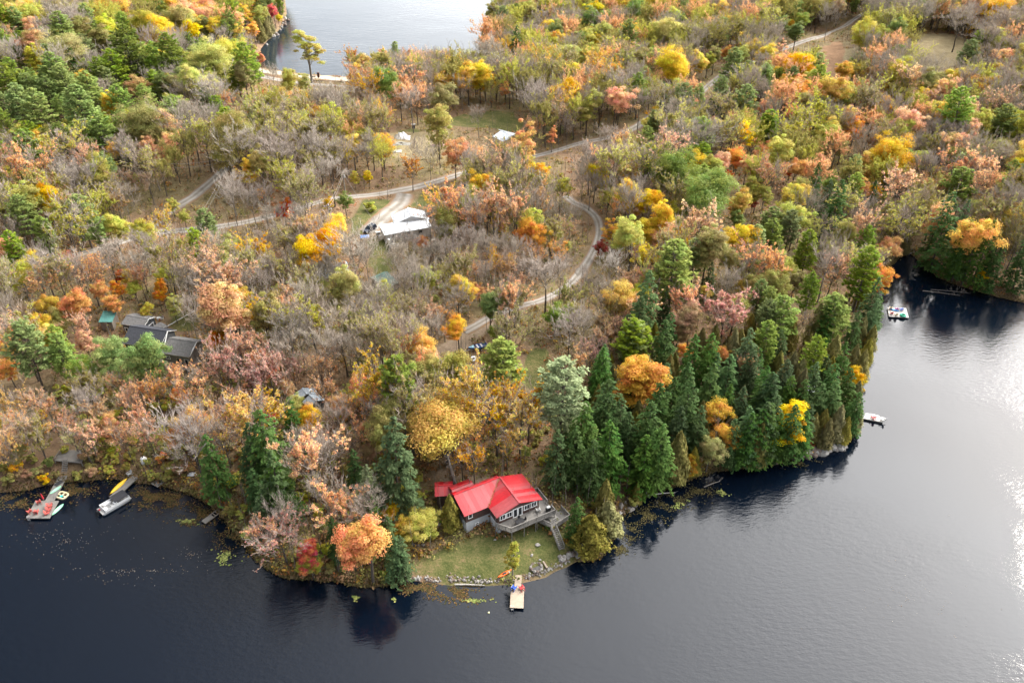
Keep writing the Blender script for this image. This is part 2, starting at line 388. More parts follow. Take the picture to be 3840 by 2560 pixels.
# ---------------------------------------------------------------- ground sheet
m, n, l, b = new_mat('forest_floor'); MAT_GROUND = m
tc = n.new('ShaderNodeTexCoord'); V_ = tc.outputs['Object']
def A_(nm):
    a = n.new('ShaderNodeAttribute'); a.attribute_name = nm; return a.outputs['Fac']
big = noise(n, l, 0.035, 5, 0.6, vec=V_); mid = noise(n, l, 0.35, 5, 0.65, vec=V_); fine = noise(n, l, 2.6, 4, 0.7, vec=V_)
r1 = ramp(n, [(0.30, (0.08, 0.06, 0.042)), (0.48, (0.18, 0.115, 0.07)), (0.60, (0.25, 0.165, 0.105)), (0.75, (0.33, 0.25, 0.165))])
ad = n.new('ShaderNodeMath'); ad.operation = 'ADD'; ml = n.new('ShaderNodeMath'); ml.operation = 'MULTIPLY'; ml.inputs[1].default_value = 0.5
l.new(mid.outputs['Fac'], ad.inputs[0]); l.new(fine.outputs['Fac'], ad.inputs[1]); l.new(ad.outputs[0], ml.inputs[0]); l.new(ml.outputs[0], r1.inputs[0])
r1b = ramp(n, [(0.30, (0.08, 0.065, 0.035)), (0.5, (0.17, 0.135, 0.07)), (0.7, (0.29, 0.23, 0.13))]); l.new(ml.outputs[0], r1b.inputs[0])
rb = ramp(n, [(0.42, (0, 0, 0)), (0.58, (1, 1, 1))]); l.new(big.outputs['Fac'], rb.inputs[0])
mx0 = n.new('ShaderNodeMixRGB'); l.new(rb.outputs[0], mx0.inputs[0]); l.new(r1.outputs[0], mx0.inputs[1]); l.new(r1b.outputs[0], mx0.inputs[2])
cur = mx0.outputs[0]
def layer(attr, stops, nz, edge=0.35):
    global cur
    rr = ramp(n, stops); l.new(nz, rr.inputs[0])
    a1 = n.new('ShaderNodeMath'); a1.operation = 'MULTIPLY_ADD'; a1.inputs[1].default_value = edge * 2; a1.inputs[2].default_value = -edge
    l.new(mid.outputs['Fac'], a1.inputs[0])
    a2 = n.new('ShaderNodeMath'); a2.operation = 'ADD'; l.new(A_(attr), a2.inputs[0]); l.new(a1.outputs[0], a2.inputs[1])
    st = n.new('ShaderNodeMapRange'); st.inputs[1].default_value = 0.38; st.inputs[2].default_value = 0.62; l.new(a2.outputs[0], st.inputs[0])
    mx = n.new('ShaderNodeMixRGB'); l.new(st.outputs[0], mx.inputs[0]); l.new(cur, mx.inputs[1]); l.new(rr.outputs[0], mx.inputs[2]); cur = mx.outputs[0]
layer('grass', [(0.32, (0.045, 0.055, 0.018)), (0.47, (0.085, 0.095, 0.03)), (0.56, (0.14, 0.125, 0.05)), (0.66, (0.21, 0.145, 0.08))], ml.outputs[0])
layer('dry', [(0.3, (0.13, 0.10, 0.05)), (0.55, (0.26, 0.21, 0.12)), (0.75, (0.34, 0.29, 0.17))], ml.outputs[0])
layer('reed', [(0.3, (0.10, 0.055, 0.03)), (0.55, (0.25, 0.15, 0.085)), (0.75, (0.36, 0.24, 0.14))], ml.outputs[0])
layer('dirt', [(0.3, (0.17, 0.125, 0.085)), (0.55, (0.28, 0.215, 0.15)), (0.75, (0.36, 0.29, 0.22))], ml.outputs[0])
layer('sand', [(0.3, (0.36, 0.31, 0.24)), (0.7, (0.5, 0.44, 0.35))], ml.outputs[0], 0.1)
l.new(cur, b.inputs['Base Color']); b.inputs['Roughness'].default_value = 0.95; b.inputs['Specular IOR Level'].default_value = 0.1
bp = n.new('ShaderNodeBump'); bp.inputs['Strength'].default_value = 0.8; bp.inputs['Distance'].default_value = 0.35
l.new(ml.outputs[0], bp.inputs['Height']); l.new(bp.outputs[0], b.inputs['Normal'])

ny, nx = GX.shape
idx = np.arange(ny * nx).reshape(ny, nx)
quads = np.stack([idx[:-1, :-1], idx[:-1, 1:], idx[1:, 1:], idx[1:, :-1]], -1).reshape(-1, 4)
me = mesh_np('ground', np.stack([GX, GY, HZ], -1).reshape(-1, 3), quads, mats=[MAT_GROUND], smooth=True)
for k, a in ATT.items():
    at = me.attributes.new(k, 'FLOAT', 'POINT'); at.data.foreach_set('value', a.astype(np.float32).ravel())
struct('ground', me)

# ---------------------------------------------------------------- water
def water_mat(name, base, s1, h1, s2, h2, aniso, rough, patch):
    m, n, l, b = new_mat(name)
    tc = n.new('ShaderNodeTexCoord'); mp = n.new('ShaderNodeMapping')
    mp.inputs['Rotation'].default_value = (0, 0, R(aniso[0])); mp.inputs['Scale'].default_value = (aniso[1], aniso[2], 1)
    l.new(tc.outputs['Object'], mp.inputs[0])
    a = noise(n, l, s1, 3, 0.6, vec=mp.outputs[0]); c = noise(n, l, s2, 3, 0.6, vec=mp.outputs[0])
    p = noise(n, l, patch, 3, 0.5, vec=tc.outputs['Object'])
    pr = ramp(n, [(0.40, (0.15,) * 3), (0.62, (1,) * 3)]); l.new(p.outputs['Fac'], pr.inputs[0])
    ma = n.new('ShaderNodeMath'); ma.operation = 'MULTIPLY'; ma.inputs[1].default_value = h1; l.new(a.outputs['Fac'], ma.inputs[0])
    mb = n.new('ShaderNodeMath'); mb.operation = 'MULTIPLY_ADD'; mb.inputs[1].default_value = h2
    l.new(c.outputs['Fac'], mb.inputs[0]); l.new(ma.outputs[0], mb.inputs[2])
    mm = n.new('ShaderNodeMath'); mm.operation = 'MULTIPLY'; l.new(mb.outputs[0], mm.inputs[0]); l.new(pr.outputs[0], mm.inputs[1])
    bp = n.new('ShaderNodeBump'); bp.inputs['Strength'].default_value = 1.0; bp.inputs['Distance'].default_value = 1.0
    l.new(mm.outputs[0], bp.inputs['Height']); l.new(bp.outputs[0], b.inputs['Normal'])
    b.inputs['Base Color'].default_value = (*base, 1); b.inputs['Roughness'].default_value = rough; b.inputs['IOR'].default_value = 1.333
    return m
MAT_LOW = water_mat('lake_water', (0.0016, 0.0038, 0.0085), 0.6, 0.07, 2.0, 0.018, (-35, 1.0, 2.4), 0.03, 0.028)
MAT_UP = water_mat('upper_lake_water', (0.012, 0.02, 0.028), 0.16, 0.22, 0.8, 0.05, (6, 1.0, 3.0), 0.08, 0.012)
mb = MB(); mb.add([(-9000, -9000, 0), (9000, -9000, 0), (9000, 285, 0), (-9000, 285, 0)], [(0, 1, 2, 3)])
struct('lake', mb.mesh('lake', MAT_LOW))
mb = MB(); mb.add([(-520, 290, 0), (420, 290, 0), (420, 2600, 0), (-520, 2600, 0)], [(0, 1, 2, 3)])
struct('upper_lake', mb.mesh('upper_lake', MAT_UP))

# ---------------------------------------------------------------- roads
def resample(pts, step):
    out = []; pts = [Vector((p[0], p[1])) for p in pts]; n = len(pts)
    for i in range(n - 1):
        p0, p1, p2, p3 = pts[max(i - 1, 0)], pts[i], pts[i + 1], pts[min(i + 2, n - 1)]
        k = max(1, int((p2 - p1).length / step))
        for j in range(k):
            t = j / k
            out.append(0.5 * ((2 * p1) + (p2 - p0) * t + (2 * p0 - 5 * p1 + 4 * p2 - p3) * t * t + (3 * p1 - p0 - 3 * p2 + p3) * t ** 3))
    out.append(pts[-1]); return out
m, n, l, b = new_mat('gravel'); MAT_GRAVEL = m
tc = n.new('ShaderNodeTexCoord'); uv = n.new('ShaderNodeAttribute'); uv.attribute_name = 'across'
t1 = noise(n, l, 0.25, 5, 0.65, vec=tc.outputs['Object']); t2 = noise(n, l, 5, 3, 0.7, vec=tc.outputs['Object'])
ma = n.new('ShaderNodeMath'); ma.operation = 'MULTIPLY_ADD'; ma.inputs[1].default_value = 0.5; l.new(t2.outputs['Fac'], ma.inputs[0]); l.new(t1.outputs['Fac'], ma.inputs[2])
r1 = ramp(n, [(0.5, (0.17, 0.15, 0.13)), (0.72, (0.26, 0.24, 0.215)), (0.95, (0.34, 0.32, 0.295))]); l.new(ma.outputs[0], r1.inputs[0])
lit = ramp(n, [(0.5, (0.15, 0.085, 0.045)), (0.8, (0.24, 0.15, 0.08))]); l.new(ma.outputs[0], lit.inputs[0])
ea = n.new('ShaderNodeMath'); ea.operation = 'MULTIPLY_ADD'; ea.inputs[1].default_value = 0.9; ea.inputs[2].default_value = -0.45; l.new(t1.outputs['Fac'], ea.inputs[0])
e2 = n.new('ShaderNodeMath'); e2.operation = 'ADD'; l.new(uv.outputs['Fac'], e2.inputs[0]); l.new(ea.outputs[0], e2.inputs[1])
er = n.new('ShaderNodeMapRange'); er.inputs[1].default_value = 0.6; er.inputs[2].default_value = 0.9; l.new(e2.outputs[0], er.inputs[0])
mx = n.new('ShaderNodeMixRGB'); l.new(er.outputs[0], mx.inputs[0]); l.new(r1.outputs[0], mx.inputs[1]); l.new(lit.outputs[0], mx.inputs[2])
# tyre-packed tracks a little paler than the crown of the road
tr = ramp(n, [(0.08, (0.72, 0.68, 0.6)), (0.36, (1.15,) * 3), (0.62, (0.86, 0.82, 0.76))]); l.new(uv.outputs['Fac'], tr.inputs[0])
mt = n.new('ShaderNodeMixRGB'); mt.blend_type = 'MULTIPLY'; mt.inputs[0].default_value = 1; l.new(mx.outputs[0], mt.inputs[1]); l.new(tr.outputs[0], mt.inputs[2])
l.new(mt.outputs[0], b.inputs['Base Color']); b.inputs['Roughness'].default_value = 0.95
ROADPTS = []
def road(name, pxs, width, lift=0.14):
    pts = resample([G(*p).xy if p[1] > -30 else PZ(p[0], p[1], 8).xy for p in pxs], 2.0)
    NA = 9; vs, qs, ac = [], [], []
    r = random.Random(3)
    for i, p in enumerate(pts):
        d = (pts[min(i + 1, len(pts) - 1)] - pts[max(i - 1, 0)]).normalized(); nrm = Vector((-d.y, d.x))
        w = width * (1 + 0.06 * math.sin(i * 0.37) + r.uniform(-.03, .03))
        ROADPTS.append((p.x, p.y, width))
        for k in range(NA):
            s = (k / (NA - 1) - 0.5) * 2; q = p + nrm * (s * w / 2)
            z = max(float(hz(q.x, q.y)), 0.3) + lift * (1 - abs(s) ** 3) + 0.02
            vs.append((q.x, q.y, z)); ac.append(abs(s))
    for i in range(len(pts) - 1):
        for k in range(NA - 1): qs.append((i * NA + k, i * NA + k + 1, (i + 1) * NA + k + 1, (i + 1) * NA + k))
    me = mesh_np(name, vs, qs, mats=[MAT_GRAVEL], smooth=True)
    a = me.attributes.new('across', 'FLOAT', 'POINT'); a.data.foreach_set('value', np.array(ac, np.float32))
    return struct(name, me)
R1 = [(-100, 1040), (60, 1010), (180, 985), (286, 958), (402, 927), (480, 900), (600, 872), (730, 862), (853, 846), (1000, 815), (1106, 784), (1218, 753), (1320, 739), (1463, 721), (1575, 699), (1709, 659), (1825, 629), (1900, 611), (2034, 580), (2168, 540), (2257, 522), (2329, 500), (2391, 473), (2458, 429), (2560, 385), (2632, 344), (2690, 295), (2770, 245), (2898, 201), (2956, 178), (3027, 152), (3108, 125), (3188, 85), (3260, 40), (3330, -20)]
R2 = [(560, 866), (600, 820), (670, 770), (723, 739), (803, 672), (850, 630)]
R5 = [(900, 285), (960, 284), (1000, 292), (1084, 306), (1200, 319), (1298, 325), (1374, 330), (1460, 335), (1560, 345)]
R3 = [(1517, 728), (1499, 766), (1454, 802), (1410, 842), (1378, 870)]
R4 = [(2120, 735), (2154, 762), (2195, 779), (2235, 815), (2248, 860), (2239, 909), (2217, 958), (2190, 1003), (2141, 1061), (2092, 1096), (2025, 1128), (1945, 1150), (1865, 1177), (1785, 1221), (1740, 1245)]
road('gravel_road', R1, 4.4); road('side_road', R2, 4.4, 0.10); road('causeway_road', R5, 5.6, 0.12); road('driveway', R3, 7.0, 0.18); road('dirt_drive', R4, 3.3, 0.12)
RP = np.array([(a, c) for a, c, w in ROADPTS]); RW = np.array([w for a, c, w in ROADPTS])
# ---------------------------------------------------------------- tree shapes
def rnd_dir(r, n):
    v = r.normal(size=(n, 3)); return v / np.linalg.norm(v, axis=1)[:, None]
def cards(r, C, N, L, Wd, along=None):
    """flat leaf faces: centres C, normals N, length L, width Wd, long axis along"""
    n = len(C); a = rnd_dir(r, n) if along is None else along
    a = a - N * (a * N).sum(1)[:, None]; a /= np.linalg.norm(a, axis=1)[:, None] + 1e-9
    b = np.cross(N, a); L = np.asarray(L).reshape(-1, 1) / 2; Wd = np.asarray(Wd).reshape(-1, 1) / 2
    V = np.stack([C - a * L, C + b * Wd, C + a * L, C - b * Wd], 1).reshape(-1, 3)
    return V, np.arange(n * 4).reshape(n, 4)
def unit(v): return v / (np.linalg.norm(v, axis=-1, keepdims=True) + 1e-9)
def tube_np(P, rad, n):
    P = np.asarray(P, float); k = len(P); T = np.gradient(P, axis=0); T = unit(T)
    ref = np.array([1.0, 0.2, 0]) if abs(T[0, 2]) > 0.8 else np.array([0, 0, 1.0])
    A = unit(np.cross(T, ref)); B = np.cross(T, A); th = np.arange(n) * 6.28318 / n
    V = P[:, None] + (A[:, None] * np.cos(th)[None, :, None] + B[:, None] * np.sin(th)[None, :, None]) * np.asarray(rad)[:, None, None]
    i, j = np.meshgrid(np.arange(k - 1), np.arange(n), indexing='ij'); j2 = (j + 1) % n
    Q = np.stack([i * n + j, i * n + j2, (i + 1) * n + j2, (i + 1) * n + j], -1).reshape(-1, 4)
    return V.reshape(-1, 3), Q
class Acc:
    def __init__(s): s.V = []; s.Q = []; s.T = []; s.n = 0
    def add(s, V, Q, tint=None):
        s.V.append(V); s.Q.append(Q + s.n); s.n += len(V)
        s.T.append(np.full((len(V), 2), 0.5) if tint is None else tint)
    def out(s):
        if not s.V: return np.zeros((0, 3)), np.zeros((0, 4), int), np.zeros((0, 2))
        return np.concatenate(s.V), np.concatenate(s.Q), np.concatenate(s.T)
def rep(a, k): return np.repeat(a, k, axis=0)

def broadleaf(seed, H, W, cb, puffs, lpp, ls, top=0.5, dens=1.0, limbs=14, stem_r=0.24):
    r = np.random.RandomState(seed); crown, wood = Acc(), Acc()
    cz = cb + (H - cb) * 0.5; rz = (H - cb) * 0.5
    d = rnd_dir(r, puffs); rr = r.uniform(0.4, 1.0, puffs) ** 0.6
    lob = 1 + 0.22 * np.sin(np.arctan2(d[:, 1], d[:, 0]) * 3 + r.uniform(0, 6)) + r.uniform(-.18, .22, puffs)
    P = d * rr[:, None] * lob[:, None] * np.array([W / 2, W / 2, rz]) * 0.86
    ns = 4; sub = r.uniform(-1, 1, (ns, 3)) * np.array([W * .24, W * .24, rz * .42]); sub[0] = (0, 0, rz * .2); si = r.randint(0, ns, puffs)
    P = P * r.uniform(.5, .78, ns)[si][:, None] + sub[si]; P[:, :2] *= W * .46 / max(1e-3, np.percentile(np.linalg.norm(P[:, :2], axis=1), 92))
    P[:, :2] *= (1 - top * 0.35 * np.clip(P[:, 2:] / rz, -1, 1)); P[:, 2] += cz
    pr = W * r.uniform(0.07, 0.18, puffs); pt = r.uniform(0, 1, puffs)
    k = int(lpp * dens); C0 = rep(P, k); n = len(C0)
    dd = rnd_dir(r, n); dd[:, 2] = np.where(dd[:, 2] < -0.2, -dd[:, 2] * 0.6, dd[:, 2]); dd = unit(dd)
    C = C0 + dd * (rep(pr, k) * r.uniform(0.35, 1.12, n))[:, None] * np.array([1.05, 1.05, 0.75])
    N = unit(dd * 1.1 + rnd_dir(r, n) * 0.5 + np.array([0, 0, 0.45]))
    s = ls * r.uniform(0.6, 1.35, n)
    V, Q = cards(r, C, N, s, s * 0.8)
    tint = np.stack([np.clip(rep(pt, k) * 0.45 + r.uniform(0, 0.55, n), 0, 1), np.clip(rep(r.uniform(0, 1, puffs), k) * 0.7 + r.uniform(0, .3, n), 0, 1)], 1)
    crown.add(V, Q, rep(tint, 4))
    lean = r.normal(size=2) * 0.02 * H
    zs = np.linspace(0, 1, 6); tr = np.stack([lean[0] * zs ** 2, lean[1] * zs ** 2, zs * (cz + rz * 0.3)], 1)
    wood.add(*tube_np(tr - np.array([0, 0, 0.35]), stem_r * (1.25 - zs * 0.95), 7))
    for i in r.choice(puffs, min(limbs, puffs), replace=False):
        t0 = r.uniform(0.35, 0.85); p0 = np.array([lean[0] * t0 ** 2, lean[1] * t0 ** 2, t0 * (cz + rz * 0.3)]); p2 = P[i]
        p1 = (p0 + p2) / 2 + np.array([0, 0, -0.1 * np.linalg.norm(p2 - p0)]); t = np.linspace(0, 1, 5)[:, None]
        cv = p0 * (1 - t) ** 2 + 2 * p1 * t * (1 - t) + p2 * t * t
        wood.add(*tube_np(cv, stem_r * np.linspace(0.42, 0.1, 5), 4))
    return crown.out(), wood.out()

def bare(seed, H, W, fork, leaves=0, ls=0.4, fine=1.0, vase=0.5, stem_r=0.2):
    """leafless tree: stem, limbs, branches, fine twigs; leaves>0 leaves a thin scatter of late foliage"""
    r = np.random.RandomState(seed); wood, tw, lf = Acc(), Acc(), Acc()
    lean = r.normal(size=2) * 0.025 * H; zs = np.linspace(0, 1, 7)
    st = np.stack([lean[0] * zs ** 2 + r.normal(size=7) * 0.05, lean[1] * zs ** 2 + r.normal(size=7) * 0.05, zs * H * 0.86], 1)
    st[0, :2] = 0
    wood.add(*tube_np(st - np.array([0, 0, 0.3]), stem_r * (1.2 - zs * 1.08), 7))
    tips = []
    n1 = r.randint(10, 14)
    for i in range(n1):
        t0 = fork + (0.95 - fork) * (i + r.uniform(0, 1)) / n1; az = i * 2.399 + r.uniform(-.5, .5)
        p0 = np.array([np.interp(t0, zs, st[:, k]) for k in range(3)])
        rem = 1 - (t0 - fork) / (1 - fork)
        out = W / 2 * (0.35 + 0.75 * rem) * r.uniform(0.75, 1.15); up = (H - p0[2]) * r.uniform(0.55, 0.95)
        dv = np.array([math.cos(az), math.sin(az), 0])
        t = np.linspace(0, 1, 5)[:, None]
        cv = p0 + dv * out * t ** (0.75 + 0.4 * vase) + np.array([0, 0, 1]) * up * t ** 1.15 + r.normal(size=(5, 3)) * 0.06 * out * t
        r0 = stem_r * 0.42 * (0.5 + 0.5 * rem); wood.add(*tube_np(cv, r0 * np.linspace(1, 0.25, 5), 5))
        ln = np.linalg.norm(cv[-1] - cv[0])
        for j in range(6):
            s0 = 0.25 + 0.75 * (j + r.uniform(0, 1)) / 6; b0 = np.array([np.interp(s0, t[:, 0], cv[:, k]) for k in range(3)])
            dr = unit(dv * r.uniform(0.1, 0.8) + rnd_dir(r, 1)[0] * 0.75 + np.array([0, 0, r.uniform(0.2, 0.9)]))
            L2 = ln * r.uniform(0.28, 0.5); u = np.linspace(0, 1, 4)[:, None]
            c2 = b0 + dr * L2 * u + np.array([0, 0, 0.18 * L2]) * u ** 2 + r.normal(size=(4, 3)) * 0.05 * L2 * u
            wood.add(*tube_np(c2, r0 * 0.42 * np.linspace(1, 0.3, 4), 4))
            for m in range(6):
                v0 = 0.2 + 0.8 * (m + r.uniform(0, 1)) / 6; q0 = np.array([np.interp(v0, u[:, 0], c2[:, k]) for k in range(3)])
                d3 = unit(dr * 0.6 + rnd_dir(r, 1)[0] * 0.7 + np.array([0, 0, 0.6])); L3 = L2 * r.uniform(0.35, 0.6)
                c3 = np.stack([q0, q0 + d3 * L3 * 0.5, q0 + d3 * L3 + np.array([0, 0, 0.1 * L3])])
                V, Q = tube_np(c3, np.array([0.05, 0.035, 0.015]), 3); tw.add(V, Q, np.full((len(V), 2), 0.4))
                tips.append((q0, d3, L3))
    K = int(7 * fine); q0 = rep(np.array([t[0] for t in tips]), K); d3 = rep(np.array([t[1] for t in tips]), K); L3 = rep(np.array([t[2] for t in tips]), K)
    n = len(q0); f = r.uniform(0.1, 1.0, n); base = q0 + d3 * (L3 * f)[:, None]
    dd = unit(d3 * 0.7 + rnd_dir(r, n) * 0.7 + np.array([0, 0, 0.65])); L = r.uniform(0.6, 1.5, n) * H / 17
    V, Q = cards(r, base + dd * (L / 2)[:, None], unit(np.cross(dd, rnd_dir(r, n))), L, np.full(n, 0.055), along=dd)
    tn = np.stack([r.uniform(0.3, 1, n), r.uniform(0, 1, n)], 1); tw.add(V, Q, rep(tn, 4))
    if leaves:
        i = r.randint(0, n, leaves); zone = sine_noise(base[i, 0] * 1.0, base[i, 1] + base[i, 2] * 0.7, W * 0.5, seed + 9) > -0.2
        i = i[zone]; C = base[i] + rnd_dir(r, len(i)) * 0.25; N = unit(rnd_dir(r, len(i)) + np.array([0, 0, 0.6])); s = ls * r.uniform(0.6, 1.3, len(i))
        V, Q = cards(r, C, N, s, s * 0.8); lf.add(V, Q, rep(np.stack([r.uniform(0, 1, len(i)), r.uniform(0, 1, len(i))], 1), 4))
    return tw.out(), wood.out(), lf.out()

def pine(seed, H, W, cb, dens=1.0, irr=0.35, droop=0.0):
    r = np.random.RandomState(seed); crown, wood = Acc(), Acc()
    zs = np.linspace(0, 1, 6); wob = r.normal(size=(6, 2)) * 0.06; wob[0] = 0
    wood.add(*tube_np(np.stack([wob[:, 0], wob[:, 1], zs * H * 0.985 - 0.3], 1), 0.30 * (1.15 - zs * 1.08), 7))
    nw = int((H - cb) / 0.8); Cc, Nn, Al, Ln, Tn = [], [], [], [], []
    for w in range(nw):
        t = w / (nw - 1); z = cb + (H - cb) * t
        prof = (1 - t) ** 0.48 * (0.62 + 0.38 * min(1, t * 4)) if t > 0 else 0.6
        nb = 6 if t < 0.85 else 4
        for b in range(nb):
            az = 6.283 * b / nb + w * 0.9 + r.uniform(-.4, .4)
            L = max(0.5, W / 2 * prof * r.uniform(1 - irr, 1 + irr * 0.55))
            if t < 0.3 and r.rand() < 0.22: continue
            sl = 0.12 + 0.55 * t + r.uniform(-.1, .1) - droop; dv = np.array([math.cos(az), math.sin(az), 0]); sd = np.array([-dv[1], dv[0], 0])
            u = np.linspace(0, 1, 4)[:, None]; cv = np.array([0, 0, z]) + dv * L * u + np.array([0, 0, 1]) * (L * sl * u ** 1.4)
            wood.add(*tube_np(cv, np.linspace(0.07, 0.02, 4) * (0.5 + L / 5), 3))
            nt = max(5, int(L * 4.0 * dens)); f = r.uniform(0.22, 1.0, nt) ** 0.7
            lat = r.uniform(-1, 1, nt) * 0.30 * L * np.sin(np.clip(f, 0, 1) * 2.6)
            p = np.array([0, 0, z]) + dv * (L * f)[:, None] + np.array([0, 0, 1]) * (L * sl * f ** 1.4)[:, None] + sd * lat[:, None]
            k = 7; C = rep(p, k); n = len(C)
            al = unit(dv * 0.75 + rnd_dir(r, n) * 0.75 + np.array([0, 0, 0.45])); ll = r.uniform(0.5, 0.95, n)
            Cc.append(C + al * (ll * 0.4)[:, None]); Al.append(al); Ln.append(ll)
            Nn.append(unit(np.array([0, 0, 1.0]) + rnd_dir(r, n) * 0.6))
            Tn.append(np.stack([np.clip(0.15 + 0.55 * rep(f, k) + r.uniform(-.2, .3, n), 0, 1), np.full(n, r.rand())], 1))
    C, N, A, L, T = map(np.concatenate, (Cc, Nn, Al, Ln, Tn))
    V, Q = cards(r, C, N, L * 1.1, L * 0.40, along=A); crown.add(V, Q, rep(T, 4))
    return crown.out(), wood.out()

def hemlock(seed, H, W, cb, power=0.85):
    r = np.random.RandomState(seed); crown, wood = Acc(), Acc()
    zs = np.linspace(0, 1, 5)
    wood.add(*tube_np(np.stack([zs * 0, zs * 0, zs * H * 0.98 - 0.3], 1), 0.24 * (1.12 - zs * 1.05), 7))
    nw = int((H - cb) / 0.55); Cc, Nn, Al, Ln, Tn = [], [], [], [], []
    for w in range(nw):
        t = w / (nw - 1); z = cb + (H - cb) * t; prof = max(0.07, (1 - t) ** power) * (0.75 + 0.25 * min(1, t * 6))
        nb = 6 if t < 0.7 else 4
        for b in range(nb):
            az = 6.283 * b / nb + w * 1.1 + r.uniform(-.5, .5); L = max(0.35, W / 2 * prof * r.uniform(0.5, 1.2))
            if r.rand() < 0.08 + 0.18 * (math.sin(az * 2 + seed + z * .6) > 0.75): continue
            dv = np.array([math.cos(az), math.sin(az), 0]); sd = np.array([-dv[1], dv[0], 0]); sl = 0.25 * t + 0.05
            nt = max(3, int(L * 3.6)); f = r.uniform(0.3, 1.05, nt) ** 0.8; lat = r.uniform(-1, 1, nt) * 0.33 * L * (1.1 - 0.6 * f)
            p = np.array([0, 0, z]) + dv * (L * f)[:, None] + np.array([0, 0, 1]) * (L * (sl * f - 0.28 * f ** 2.2))[:, None] + sd * lat[:, None]
            k = 4; C = rep(p, k); n = len(C); al = unit(dv * 0.9 + rnd_dir(r, n) * 0.6 - np.array([0, 0, 0.25])); ll = r.uniform(0.45, 0.85, n)
            Cc.append(C + rnd_dir(r, n) * 0.16); Al.append(al); Ln.append(ll)
            Nn.append(unit(np.array([0, 0, 1.0]) + dv * 0.45 + rnd_dir(r, n) * 0.5))
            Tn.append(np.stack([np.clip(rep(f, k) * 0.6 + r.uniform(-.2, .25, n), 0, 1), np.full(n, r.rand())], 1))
    C, N, A, L, T = map(np.concatenate, (Cc, Nn, Al, Ln, Tn))
    V, Q = cards(r, C, N, L, L * 0.5, along=A); crown.add(V, Q, rep(T, 4))
    return crown.out(), wood.out()

def cedar(seed, H, W):
    r = np.random.RandomState(seed); crown, wood = Acc(), Acc(); zs = np.linspace(0, 1, 4)
    wood.add(*tube_np(np.stack([zs * 0, zs * 0, zs * H * 0.9 - 0.3], 1), 0.17 * (1.1 - zs), 6))
    n = 3600; t = r.uniform(0.02, 1, n) ** 1.15; az = r.uniform(0, 6.283, n)
    lob = 1 + 0.16 * np.sin(az * 4 + t * 11 + seed) + 0.12 * np.sin(az * 7 - t * 23)
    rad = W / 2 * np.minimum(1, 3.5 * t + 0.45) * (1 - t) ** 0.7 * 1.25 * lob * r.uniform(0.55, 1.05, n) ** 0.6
    dv = np.stack([np.cos(az), np.sin(az), np.zeros(n)], 1)
    C = dv * rad[:, None] + np.array([0, 0, 1]) * (0.3 + t * (H - 0.4))[:, None]
    al = unit(np.array([0, 0, 1.0]) + dv * 0.35 + rnd_dir(r, n) * 0.35); N = unit(dv + rnd_dir(r, n) * 0.6 + np.array([0, 0, .3])); L = r.uniform(0.4, 0.85, n)
    V, Q = cards(r, C, N, L, L * 0.45, along=al)
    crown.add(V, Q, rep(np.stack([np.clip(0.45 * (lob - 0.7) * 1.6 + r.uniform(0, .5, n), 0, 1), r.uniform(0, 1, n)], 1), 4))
    return crown.out(), wood.out()

PROTO = {}     # kind -> list of (H, W, parts, joined)   parts: [(name, mesh)]
def register(kind, H, W, crown, wood, cmat, wmat, leaves=None):
    i = len(PROTO.setdefault(kind, []))
    cn = 'crown'
    parts = [('trunk', mesh_np('trunk', wood[0], wood[1], mats=[wmat], smooth=True)), (cn, mesh_np(cn, crown[0], crown[1], tint=crown[2], mats=[cmat]))]
    if leaves is not None and len(leaves[0]): parts.append(('foliage', mesh_np('foliage', leaves[0], leaves[1], tint=leaves[2], mats=[MAT_LEAF])))
    vs, qs, ts, ms, k = [], [], [], [], 0
    for mi, (a) in enumerate([wood, crown] + ([leaves] if leaves is not None and len(leaves[0]) else [])):
        vs.append(a[0]); qs.append(a[1] + k); ts.append(a[2] if len(a[2]) == len(a[0]) else np.full((len(a[0]), 2), .5)); ms.append(np.full(len(a[1]), mi)); k += len(a[0])
    mats = [wmat, cmat] + ([MAT_LEAF] if leaves is not None and len(leaves[0]) else [])
    joined = mesh_np(kind, np.concatenate(vs), np.concatenate(qs), tint=np.concatenate(ts), mats=mats, qmat=np.concatenate(ms))
    PROTO[kind].append((H, W, parts, joined))
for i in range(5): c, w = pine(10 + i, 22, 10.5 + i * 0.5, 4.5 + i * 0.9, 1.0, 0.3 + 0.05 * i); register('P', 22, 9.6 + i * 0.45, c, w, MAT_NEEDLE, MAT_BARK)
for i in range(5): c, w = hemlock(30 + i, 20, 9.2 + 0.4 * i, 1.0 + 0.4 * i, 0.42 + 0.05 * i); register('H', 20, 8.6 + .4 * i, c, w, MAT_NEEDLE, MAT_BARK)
for i in range(3): c, w = cedar(40 + i, 11, 4.2 + 0.4 * i); register('C', 11, 4.2 + .4 * i, c, w, MAT_NEEDLE, MAT_BARK)
for i in range(7):
    W = 9.5 + (i % 3); c, w = broadleaf(50 + i, 16, W, 3.6 + 0.5 * (i % 3), 74 + 8 * (i % 4), 205, 0.31, top=0.3 + 0.15 * (i % 4)); register('M', 16, W, c, w, MAT_LEAF, MAT_BARK)
for i in range(4): c, w = broadleaf(70 + i, 18, 6.6, 4.2, 58, 140, 0.32, top=0.9); register('T', 18, 6.6, c, w, MAT_LEAF, MAT_BARK_GREY)
for i in range(3): c, w = broadleaf(60 + i, 20, 18, 3.5, 230, 185, 0.37, top=0.3, limbs=26, stem_r=0.42); register('L', 20, 15.5, c, w, MAT_LEAF, MAT_BARK)
for i in range(3): c, w = broadleaf(80 + i, 17, 8.5, 5.5, 44, 120, 0.34, top=0.2, dens=0.75); register('W', 17, 8.5, c, w, MAT_LEAF, MAT_BARK_PALE)
